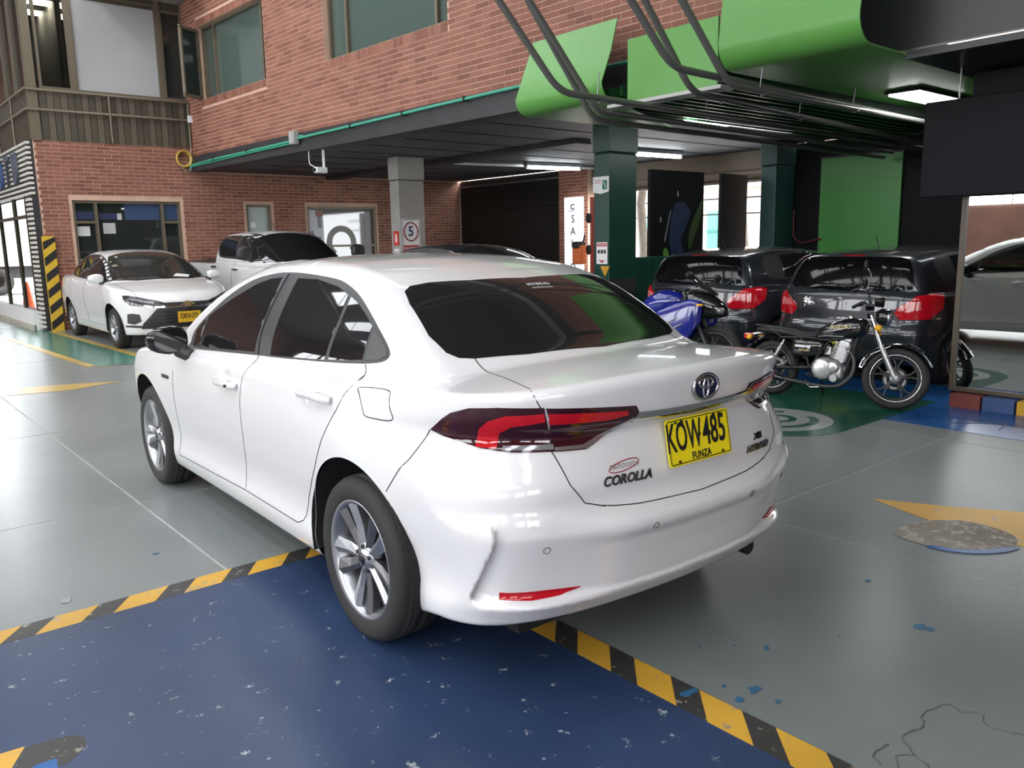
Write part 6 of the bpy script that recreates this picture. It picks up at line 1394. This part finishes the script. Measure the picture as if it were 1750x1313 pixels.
def build_swift():
    root = thing('hatchback', 'graphite grey hatchback parked tail-out behind the black motorcycle', 'car', (8.42, 4.14, 0), 0.0, 'two graphite hatchbacks parked side by side')
    sur = smooth_poly([(2.15, 1.04), (1.95, 1.16), (1.7, 1.30), (1.45, 1.385), (1.1, 1.42), (.6, 1.425), (.2, 1.405), (-.08, 1.34), (-.10, 1.16), (-.02, 1.09), (.3, 1.075), (1.2, 1.05)], 3)
    g1 = [(2.02, 1.065), (1.75, 1.235), (1.45, 1.355), (1.12, 1.39), (1.08, 1.075)]; g2 = [(1.0, 1.08), (1.04, 1.392), (.6, 1.395), (.28, 1.38), (.22, 1.11)]
    fd = [(2.1, 1.03), (1.06, 1.05), (1.05, .7), (1.08, .35), (2.0, .33), (2.12, .6)]; rd = [(1.04, 1.05), (.12, 1.06), (.16, .85), (.36, .62), (.46, .38), (1.05, .36), (1.03, .7)]
    lamp = [(-.30, .87, .985), (-.38, .83, 1.0), (-.52, .715, .985), (-.585, .565, .86), (-.60, .545, .80), (-.585, .59, .735), (-.45, .80, .745), (-.33, .87, .85)]
    lampi = [(-.50, .735, .93), (-.565, .62, .90), (-.58, .585, .84), (-.50, .74, .84)]
    screen = smooth_poly([(-.50, 1.375), (-.25, 1.388), (0, 1.39), (.25, 1.388), (.50, 1.375), (.575, 1.30), (.625, 1.14), (.63, 1.065), (.56, 1.04), (.3, 1.030), (0, 1.028), (-.3, 1.030), (-.56, 1.04), (-.63, 1.065), (-.625, 1.14), (-.575, 1.30)], 3)
    S, body, P = shell_car(SWIFT, root, M_GREYCAR, .022, (0.0, 2.45), .345, .30, (-.75, -.95, .14), (3.35, .95, 1.56), (g1, g2), sur, [('rear', [(-.60, 1.02), (-.58, .95), (-.55, .62), (-.5, .60), (.5, .60), (.55, .62), (.58, .95), (.60, 1.02)])],
        [('tail_lamp', rl(lamp), 'rl', M_LAMPRED, .010, .025, True), ('lamp_lens', rl(lampi), 'rl', mat('pale_red_lens', (.62, .16, .15), .08), .014, .02, True), ('rear_window', screen, 'rear', M_GLASSD, .004, .05, False),
         ('brake_light', [(-.12, 1.412), (.12, 1.412), (.11, 1.396), (-.11, 1.396)], 'rear', mat('dark_red_lens', (.16, .01, .01), .15), .004, .03, False),
         ('plate_recess', [(-.26, .38), (.26, .38), (.24, .57), (-.24, .57)], 'rear', M_TRIM, .003, .04, False), ('lower_bumper', [(-.62, .30), (.62, .30), (.60, .40), (-.60, .40)], 'rear', M_TRIM, .004, .04, False)],
        [('front_door', fd), ('rear_door', rd)], dict(r=.30, w=.185, rim=.205, spokes=10, style='thin'), (M_ALLOYD, M_ALLOY), [(1.25, .93, M_GREYCAR)], ((2.0, .90, 1.08), (.07, .10, .07), (1.98, .79, 1.03), M_GREYCAR), wheel_r=.30)
    fwd_screen(S, root, [(2.42, 0, 1.05), (2.36, .4, 1.05), (2.15, .66, 1.05), (1.9, .62, 1.20), (1.65, .56, 1.33), (1.55, .3, 1.38), (1.52, 0, 1.40)], M_GLASS, 3.2, 2.2, 'windscreen')
    MB().tube([(.10, .0, 1.485), (.02, .0, 1.62)], .005, 6).build('aerial', M_TRIM, root)
    wz = MB().tube([(-.53, .28, 1.075), (-.545, .0, 1.065), (-.525, -.02, 1.10)], .010, 6); wz.build('rear_wiper', M_TRIM, root)
    me = text_mesh('SUZUKI', .045, .001, align='LEFT', xscale=1.2); decal(S, me, 'rear', .50, .93, .003, (-1, 0), M_CHROME, 'badge', root)
    me = text_mesh('SWIFT HYBRID', .036, .001, align='LEFT', xscale=1.1); decal(S, me, 'rear', .50, .885, .003, (-1, 0), M_CHROME, 'badge', root)
    X, N, ok = on_surface(S, [(0, .92)], 'rear', .006); MB().tube([(X[0][0], .04, .95), (X[0][0], -.03, .935), (X[0][0], .03, .905), (X[0][0], -.04, .89)], .008, 6).build('emblem', M_CHROME, root)
    MB().prism(rrect(-.165, .40, .165, .55, .008), -.690, -.684, 'yz').build('number_plate', M_PLATE, root)
    root.scale = (1, 1, .905)
    c = copy_tree(root); c.location = (8.52, 6.12, 0); c['label'] = 'graphite grey hatchback parked tail-out beside the blue sports motorcycle'
    return root
build_swift()

# ------------------------------------------------------------------ motorcycles (x forward from the rear axle, y left, z up)
M_BKPAINT = mat('black_gloss_paint', (.010, .010, .012), .12, coat=.8)
M_ENG = mat('engine_silver', (.55, .55, .56), .32, .8)
M_ENGD = mat('engine_dark', (.06, .06, .062), .45, .5)
M_VINYL = mat('black_vinyl', (.014, .014, .014), .55)
M_AMBER = mat('amber_lens', (.85, .42, .02), .15)
M_GOLD = mat('gold_print', (.62, .50, .24), .4)
M_BLUEP = mat('blue_gloss_paint', (.010, .018, .23), .15, coat=.8)
def loft(sec, n=18, e=2.6):
    """superellipse sections (x, half width, z low, z high) along x, closed ends"""
    V = []; F = []
    for (x, w, z0, z1) in sec:
        c, h = (z0 + z1) / 2, (z1 - z0) / 2
        for k in range(n):
            t = 2 * PI * k / n; cs, sn = math.cos(t), math.sin(t)
            V.append((x, math.copysign(abs(cs) ** (2 / e), cs) * w, c + math.copysign(abs(sn) ** (2 / e), sn) * h))
    m = len(sec)
    for i in range(m - 1):
        for k in range(n): F.append((i * n + k, i * n + (k + 1) % n, (i + 1) * n + (k + 1) % n, (i + 1) * n + k))
    F.append(tuple(range(n))); F.append(tuple((m - 1) * n + k for k in reversed(range(n))))
    mb = MB(); mb.add(V, F, 0, True); return mb
def moto_wheel(root, x, z, r, M, name, w=.085, steer=None, nsp=5):
    def fin(mb): return mb.xform(steer) if steer else mb
    h = w / 2; c = (x, 0, z)
    t = fin(MB().lathe([(r - .075, -h * .62), (r - .055, -h * .9), (r - .030, -h), (r - .012, -h * .78), (r, -h * .3), (r, h * .3), (r - .012, h * .78), (r - .030, h), (r - .055, h * .9), (r - .075, h * .62)], 48, 'y', c=c)).build(name, M_TYRE, root)
    fin(MB().lathe([(r - .073, -h * .62), (r - .070, -h * .50), (r - .098, -h * .35), (r - .098, h * .35), (r - .070, h * .50), (r - .073, h * .62), (r - .080, h * .40), (r - .108, h * .3), (r - .108, -h * .3), (r - .080, -h * .40)], 48, 'y', c=c, closed=True)).build('rim', M_ALLOYD, t)
    for s in (-1, 1): fin(MB().tube([(x + (r - .072) * math.cos(2 * PI * k / 40), s * h * .58, z + (r - .072) * math.sin(2 * PI * k / 40)) for k in range(40)], .0055, 5, closed=True)).build('polished_lip', M_CHROME, t)
    for k in range(nsp):
        a = 2 * PI * k / nsp + .3
        for d in (-.13, .13):
            P = [(x + .03 * math.cos(a + d * .5), 0, z + .03 * math.sin(a + d * .5)), (x + (r - .16) * math.cos(a + d * .75), 0, z + (r - .16) * math.sin(a + d * .75)), (x + (r - .10) * math.cos(a + d * 1.7), 0, z + (r - .10) * math.sin(a + d * 1.7))]
            fin(MB().tube(P, [.016, .010, .012], 6)).build('spoke', M, t)
    fin(MB().lathe([(0, -.06), (.045, -.06), (.055, -.03), (.055, .03), (.045, .06), (0, .06)], 20, 'y', c=c)).build('hub', M_ENG, t)
    fin(MB().lathe([(.06, .052), (.115, .052), (.115, .058), (.06, .058)], 28, 'y', c=c, closed=True)).build('brake_disc', M_STEEL, t)
    return t
def build_cruiser():
    root = thing('motorcycle', 'black motorcycle with cast wheels and chrome fork parked before the graphite hatchback', 'motorcycle', (6.80, 4.27, 0), R(-86), 'two parked motorcycles')
    A, Hd = Vector((1.28, 0, .30)), Vector((.985, 0, .90)); ax = (Hd - A).normalized()
    ST = Matrix.Translation(Hd) @ Matrix.Rotation(R(24), 4, ax) @ Matrix.Translation(-Hd)
    def S_(mb, n, m, p=root): return mb.xform(ST).build(n, m, p)
    def B(mb, n, m, p=root): return mb.build(n, m, p)
    moto_wheel(root, 0, .29, .29, M_ALLOY, 'rear_wheel', .11); fw = moto_wheel(root, 1.28, .30, .30, M_ENGD, 'front_wheel', .085, ST)
    for s in (-1, 1):
        y = s * .085
        S_(MB().tube([A + Vector((-.02, y, .0)) + ax * .27, Hd + Vector((0, y, 0)) - ax * .02], .0165, 10), 'fork_stanchion', M_CHROME)
        f = S_(MB().tube([A + Vector((0, y, -.02)), A + Vector((-.012, y, 0)) + ax * .02, A + Vector((-.02, y, 0)) + ax * .33], [.020, .026, .024], 12), 'fork_leg', M_ENG)
        S_(MB().tube([A + Vector((-.0, y * 1.35, .0)), A + Vector((.0, y * .6, 0))], .018, 8), 'axle_nut', M_STEEL, f)
        # indicator, mirror, grip
        ip = A + Vector((.01, s * .17, 0)) + ax * .50; S_(MB().sphere(ip, (.036, .026, .033)), 'indicator', M_AMBER); S_(MB().tube([A + Vector((-.02, y, 0)) + ax * .50, ip], .010, 6), 'indicator_stem', M_BLACK)
        gr = [(.98, 0, .985), (.97, s * .10, .995), (.945, s * .20, 1.075), (.90, s * .30, 1.085), (.82, s * .375, 1.05)]
        S_(MB().tube(bend(gr, .05, 4), .0115, 8), 'handlebar', M_CHROME); S_(MB().tube([(.885, s * .315, 1.08), (.80, s * .395, 1.04)], .0185, 10), 'grip', M_VINYL)
        S_(MB().tube([(.93, s * .29, 1.085), (.90, s * .36, 1.07), (.86, s * .41, 1.055)], .006, 6), 'lever', M_CHROME)
        mc = Vector((.89, s * .36, 1.30)); S_(MB().tube(bend([(.925, s * .265, 1.09), (.955, s * .33, 1.22), mc], .06, 4), .006, 6), 'mirror_stem', M_CHROME)
        S_(MB().sphere(mc, (.022, .062, .052)), 'mirror', M_BLACK)
        # rear shock
        a, b = Vector((.02, s * .125, .31)), Vector((.17, s * .125, .60)); sh_ = B(MB().tube([a, b], .013, 8), 'shock_absorber', M_CHROME)
        d = (b - a); e1 = d.cross(Vector((0, 1, 0))).normalized(); e2 = d.cross(e1).normalized()
        B(MB().tube([a + d * (.12 + .76 * k / 60) + (e1 * math.cos(k * 1.0) + e2 * math.sin(k * 1.0)) * .026 for k in range(61)], .0055, 5), 'spring', M_CHROME, sh_)
        B(MB().tube([(0, s * .10, .29), (.46, s * .09, .33)], .020, 8), 'swingarm', M_BLACK)
        B(MB().tube(bend([(.10, s * .10, .62), (.40, s * .11, .64), (.62, s * .08, .62), (.90, s * .03, .80)], .05), .014, 8), 'frame_rail', M_BLACK)
        B(MB().tube([(.34, s * .11, .63), (.46, s * .11, .33)], .013, 8), 'frame_post', M_BLACK); B(MB().tube([(.62, s * .09, .60), (.46, s * .11, .33)], .012, 8), 'frame_brace', M_BLACK)
        B(MB().tube(bend([(.92, s * .03, .78), (.80, s * .07, .25), (.72, s * .08, .22), (.46, s * .09, .25)], .06), .014, 8), 'cradle_tube', M_BLACK)
        B(MB().cyl((.50, s * .12, .27), (.50, s * .24, .27), .013, 8), 'footpeg', M_VINYL); B(MB().cyl((.24, s * .12, .34), (.24, s * .22, .34), .012, 8), 'footpeg', M_VINYL)
        B(MB().tube(bend([(.12, s * .11, .63), (-.06, s * .115, .72), (-.20, s * .10, .735), (-.22, 0, .735)], .06), .010, 8), 'grab_rail', M_BLACK)
        sc_ = loft([(.24, .015, .47, .60), (.30, .03, .44, .615), (.42, .035, .43, .62), (.54, .025, .47, .61), (.58, .012, .52, .60)], 14).xform(Matrix.Translation((0, s * .105, 0))); so = B(sc_, 'side_cover', M_BKPAINT)
        for k, (x0, x1) in enumerate(((.30, .40), (.41, .46))): B(MB().box((x0, s * .137 - .002, .535 - k * .01), (x1, s * .137 + .002, .555)), 'side_stripe', M_ALLOY, so)
        me = text_mesh('GN125H', .032, .001, bold=.0006); me.transform(Matrix.Translation((.40, s * .142, .505)) @ (Matrix(((-s if False else (1 if s < 0 else -1), 0, 0, 0), (0, 0, (-1 if s < 0 else 1), 0), (0, 1, 0, 0), (0, 0, 0, 1))))); obj('side_lettering', me, M_GOLD, so)
    S_(MB().box((.955, -.12, .885), (1.015, .12, .915)), 'lower_yoke', M_BLACK); S_(MB().box((.93, -.115, .965), (1.01, .115, .990)), 'upper_yoke', M_BLACK)
    # front mudguard
    def guard(x, z, r, w, a0, a1, n=16):
        V = []; F = []
        for i in range(n + 1):
            a = R(a0 + (a1 - a0) * i / n)
            for (yy, dr) in ((-w, -.03), (-w * .7, 0), (0, .012), (w * .7, 0), (w, -.03)): V.append((x + (r + dr) * math.cos(a), yy, z + (r + dr) * math.sin(a)))
        for i in range(n):
            for k in range(4): F.append((i * 5 + k, i * 5 + k + 1, i * 5 + 5 + k + 1, i * 5 + 5 + k))
        mb = MB(); mb.add(V, F, 0, True); return mb
    S_(guard(1.28, .30, .335, .060, 25, 165), 'front_mudguard', M_BKPAINT); S_(guard(1.28, .30, .345, .030, 150, 168), 'mudguard_trim', M_CHROME); S_(guard(1.28, .30, .352, .022, 52, 78), 'mudguard_trim', M_CHROME)
    for s in (-1, 1): S_(MB().tube([(1.20, s * .07, .60), (1.03, s * .055, .50)], .008, 6), 'mudguard_stay', M_ENG)
    B(guard(0, .29, .345, .075, 20, 190), 'rear_mudguard', M_BKPAINT)
    # head lamp, clocks
    hl = S_(MB().lathe([(0, -.09), (.05, -.085), (.078, -.05), (.085, .0), (.085, .03)], 24, 'x', c=(1.12, 0, .89)), 'head_lamp', M_BKPAINT); S_(MB().lathe([(.088, .02), (.090, .04), (.080, .045)], 24, 'x', c=(1.12, 0, .89)), 'lamp_rim', M_CHROME, hl); S_(MB().lathe([(.080, .040), (.05, .058), (0, .064)], 24, 'x', c=(1.12, 0, .89)), 'lamp_lens', M_LAMPCLEAR, hl)
    for s in (-1, 1): c_ = S_(MB().lathe([(0, 0), (.045, 0), (.048, .03), (.044, .055), (0, .055)], 20, 'z', c=(1.05, s * .058, 1.005)), 'instrument', M_BLACK); S_(MB().lathe([(.044, .0555), (.047, .060), (.040, .058)], 20, 'z', c=(1.05, s * .058, 1.005)), 'instrument_rim', M_CHROME, c_)
    S_(MB().bbox((.93, -.255, 1.07), (.98, -.20, 1.115), .008), 'brake_reservoir', M_BLACK)
    # tank with stripes
    tk = B(loft([(.46, .055, .63, .70), (.50, .085, .615, .745), (.60, .115, .61, .80), (.72, .135, .615, .845), (.84, .130, .64, .865), (.92, .100, .68, .862), (.965, .055, .73, .84)], 20, 2.5), 'fuel_tank', M_BKPAINT)
    B(MB().lathe([(0, .012), (.028, .012), (.032, 0), (.034, -.02)], 18, 'z', c=(.80, 0, .872)), 'fuel_cap', M_CHROME, tk)
    for s in (-1, 1):
        T = Matrix(((1 if s < 0 else -1, 0, 0, 0), (0, 0, (-1 if s < 0 else 1), 0), (0, 1, 0, 0), (0, 0, 0, 1)))
        me = text_mesh('SUZUKI', .052, .0015, bold=.0012, xscale=1.15); me.transform(Matrix.Translation((.755, s * .1355, .765)) @ Matrix.Rotation(R(-4), 4, 'Y') @ T); obj('tank_lettering', me, M_GOLD, tk)
        for pts in ([(.52, .655), (.60, .668), (.78, .672), (.80, .678)], [(.56, .70), (.64, .735), (.70, .742)], [(.84, .755), (.875, .80)], [(.855, .755), (.90, .80)]):
            B(MB().tube([(x, s * (.131 if x > .6 else .108), z) for x, z in pts], .004, 5), 'tank_stripe', M_ALLOY, tk)
    B(loft([(-.20, .07, .66, .70), (-.15, .105, .65, .725), (.02, .125, .645, .735), (.18, .125, .635, .715), (.30, .115, .62, .685), (.44, .085, .62, .695), (.50, .05, .64, .70)], 18, 3.0), 'seat', M_VINYL)
    tl = B(MB().bbox((-.36, -.045, .575), (-.26, .045, .64), .015), 'tail_lamp', M_LAMPRED); B(MB().tube([(-.12, 0, .66), (-.30, 0, .62)], .022, 8), 'lamp_bracket', M_CHROME, tl); B(guard(-.02, .29, .36, .05, 135, 178), 'rear_fender_trim', M_CHROME)
    for s in (-1, 1): B(MB().sphere((-.24, s * .13, .60), (.035, .025, .03)), 'indicator', M_AMBER); B(MB().tube([(-.24, 0, .60), (-.24, s * .12, .60)], .008, 6), 'indicator_stem', M_BLACK)
    # engine
    en = B(loft([(.50, .09, .25, .42), (.56, .115, .21, .46), (.72, .115, .20, .44), (.80, .09, .23, .38)], 16, 4), 'engine', M_ENG)
    for s in (-1, 1):
        B(MB().lathe([(0, .035), (.07, .035), (.10, .022), (.112, 0), (.112, -.03)], 28, 'y', c=(.60, 0, .335)).xform(Matrix.Translation((0, 0, 0)) if s > 0 else Matrix.Scale(-1, 4, (0, 1, 0))).xform(Matrix.Translation((0, s * .125, 0))), 'engine_cover', mat('pale_engine_cover', (.70, .70, .70), .25, .6), en)
        B(MB().lathe([(0, .03), (.045, .03), (.058, .015), (.060, -.02)], 24, 'y', c=(.715, 0, .36)).xform(Matrix.Scale(1 if s > 0 else -1, 4, (0, 1, 0))).xform(Matrix.Translation((0, s * .13, 0))), 'engine_cover', mat('pale_engine_cover', (.70, .70, .70), .25, .6), en)
        B(MB().cyl((.73, s * .12, .25), (.73, s * .145, .25), .038, 18), 'engine_cap', M_ENG, en)
        for k in range(6): a = 2 * PI * k / 6; B(MB().cyl((.60 + .10 * math.cos(a), s * .13, .335 + .10 * math.sin(a)), (.60 + .10 * math.cos(a), s * .152, .335 + .10 * math.sin(a)), .007, 6), 'bolt', M_STEEL, en)
    T2 = Matrix.Translation((.735, 0, .44)) @ Matrix.Rotation(R(14), 4, 'Y')
    B(MB().bbox((-.055, -.06, -.03), (.055, .06, .20), .01).xform(T2), 'cylinder', M_ENG, en)
    for k in range(9): B(MB().bbox((-.085, -.085, .0 + k * .020), (.085, .085, .008 + k * .020), .003).xform(T2), 'cylinder_fin', M_ENG, en)
    B(MB().bbox((-.065, -.075, .19), (.065, .075, .235), .015).xform(T2), 'cylinder_head', M_ENG, en)
    B(MB().bbox((.56, -.045, .47), (.64, .045, .56), .015), 'carburettor', M_ENG, en); B(MB().sphere((.48, 0, .53), (.08, .07, .07)), 'air_box', M_ENGD, en)
    # exhaust on the right
    ex = B(MB().tube(bend([(.80, -.05, .56), (.90, -.08, .48), (.92, -.11, .30), (.80, -.135, .165), (.60, -.15, .155), (.30, -.16, .185), (.12, -.165, .20)], .09, 5), .021, 10), 'exhaust_pipe', M_ENGD); B(MB().tube([(.22, -.165, .19), (.12, -.168, .205), (-.30, -.175, .27), (-.36, -.176, .28)], [.025, .042, .045, .032], 14), 'silencer', M_BKPAINT, ex); B(MB().tube([(.10, -.21, .225), (-.12, -.215, .26)], .012, 6), 'heat_shield', M_CHROME, ex)
    B(MB().tube(bend([(.44, -.13, .20), (.52, -.20, .135), (.62, -.20, .15)], .04), .008, 6), 'brake_pedal', M_CHROME)
    B(MB().tube([(.50, .10, .25), (.44, .30, .02)], .012, 8), 'side_stand', M_BLACK); B(MB().tube([(.43, .27, .012), (.45, .33, .012)], .014, 6), 'stand_foot', M_BLACK)
    root.scale = (.88, .88, .88); root.rotation_euler = (R(-6), 0, R(-86))
    return root
def build_sport():
    root = thing('motorcycle', 'blue and black sports motorcycle with a fairing standing behind the white boot lid', 'motorcycle', (6.55, 6.28, 0), R(-78), 'two parked motorcycles')
    def B(mb, n, m, p=root): return mb.build(n, m, p)
    A, Hd = Vector((1.35, 0, .30)), Vector((1.02, 0, .92))
    moto_wheel(root, 0, .31, .31, M_ENGD, 'rear_wheel', .14); moto_wheel(root, 1.35, .30, .30, M_ENGD, 'front_wheel', .11)
    for s in (-1, 1):
        B(MB().tube([A + Vector((0, s * .09, 0)), Hd + Vector((0, s * .09, 0))], .026, 10), 'fork_leg', M_ENGD)
        fr_ = loft([(.66, .012, .30, .62), (.80, .03, .26, .74), (1.0, .035, .30, .82), (1.15, .03, .46, .86), (1.27, .012, .64, .84)], 14, 3).xform(Matrix.Translation((0, s * .20, 0))); fo = B(fr_, 'side_fairing', M_BLUEP)
        for (x0, z0, x1, z1) in ((.80, .56, 1.02, .66), (.86, .50, 1.08, .60)): B(MB().tube([(x0, s * .236, z0), (x1, s * .238, z1)], .007, 5), 'fairing_stripe', M_ALLOY, fo)
        B(MB().tube([(1.0, s * .09, .93), (.92, s * .24, .96), (.84, s * .33, .95)], .013, 8), 'clip_on_bar', M_BLACK); B(MB().tube([(.90, s * .26, .958), (.82, s * .36, .948)], .019, 10), 'grip', M_VINYL)
        B(MB().tube([(1.18, s * .14, .98), (1.20, s * .27, 1.06)], .008, 6), 'mirror_stem', M_BLACK); B(MB().sphere((1.19, s * .33, 1.085), (.028, .075, .042)), 'mirror', M_BLACK)
        B(MB().tube([(0, s * .11, .31), (.50, s * .10, .36)], .03, 8), 'swingarm', M_ENGD); B(MB().sphere((1.24, s * .20, .80), (.05, .02, .018)), 'indicator', M_AMBER)
    B(loft([(.98, .10, .72, .90), (1.12, .16, .68, .96), (1.28, .13, .66, .92), (1.40, .07, .68, .84), (1.46, .02, .70, .78)], 16, 2.6), 'nose_fairing', M_BKPAINT); B(MB().sphere((1.40, 0, .75), (.05, .09, .045)), 'head_lamp', M_LAMPCLEAR)
    B(loft([(1.02, .11, 1.10, 1.12), (1.10, .13, 1.04, 1.07), (1.20, .135, .97, 1.0), (1.32, .09, .90, .92)], 14, 2.2), 'windscreen', mat('smoked_screen', (.03, .03, .033), .05))
    tk = B(loft([(.50, .07, .70, .78), (.60, .12, .68, .88), (.75, .155, .68, .95), (.88, .15, .70, .955), (.98, .11, .76, .92), (1.02, .06, .80, .88)], 18, 2.6), 'fuel_tank', M_BLUEP); B(MB().lathe([(0, .01), (.03, .01), (.034, 0), (.036, -.02)], 18, 'z', c=(.84, 0, .955)), 'fuel_cap', M_BLACK, tk)
    B(loft([(.16, .08, .70, .80), (.30, .12, .68, .775), (.50, .10, .69, .78), (.54, .06, .71, .77)], 16, 3), 'rider_seat', M_VINYL); B(loft([(-.30, .03, .86, .90), (-.22, .07, .80, .905), (0, .10, .73, .88), (.18, .09, .70, .80)], 16, 2.8), 'tail_fairing', M_BLUEP); B(loft([(-.18, .06, .90, .93), (0, .09, .87, .915), (.14, .08, .80, .86)], 14, 3), 'pillion_seat', M_VINYL)
    B(MB().sphere((-.30, 0, .87), (.03, .05, .025)), 'tail_lamp', M_LAMPRED); B(loft([(.45, .10, .28, .50), (.60, .15, .22, .62), (.85, .15, .22, .60), (.95, .10, .30, .5)], 16, 4), 'engine', M_ENGD); B(MB().tube(bend([(.9, -.1, .4), (.8, -.16, .18), (.4, -.17, .20), (-.05, -.19, .38)], .08), [.02] * 19 + [.05] if False else .035, 10), 'exhaust_pipe', M_ENGD)
    B(MB().tube([(.5, .10, .22), (.44, .28, .012)], .012, 8), 'side_stand', M_BLACK)
    root.scale = (1.0, 1.0, 1.0); root.rotation_euler = (R(-5), 0, R(-78)); return root
build_cruiser(); build_sport()
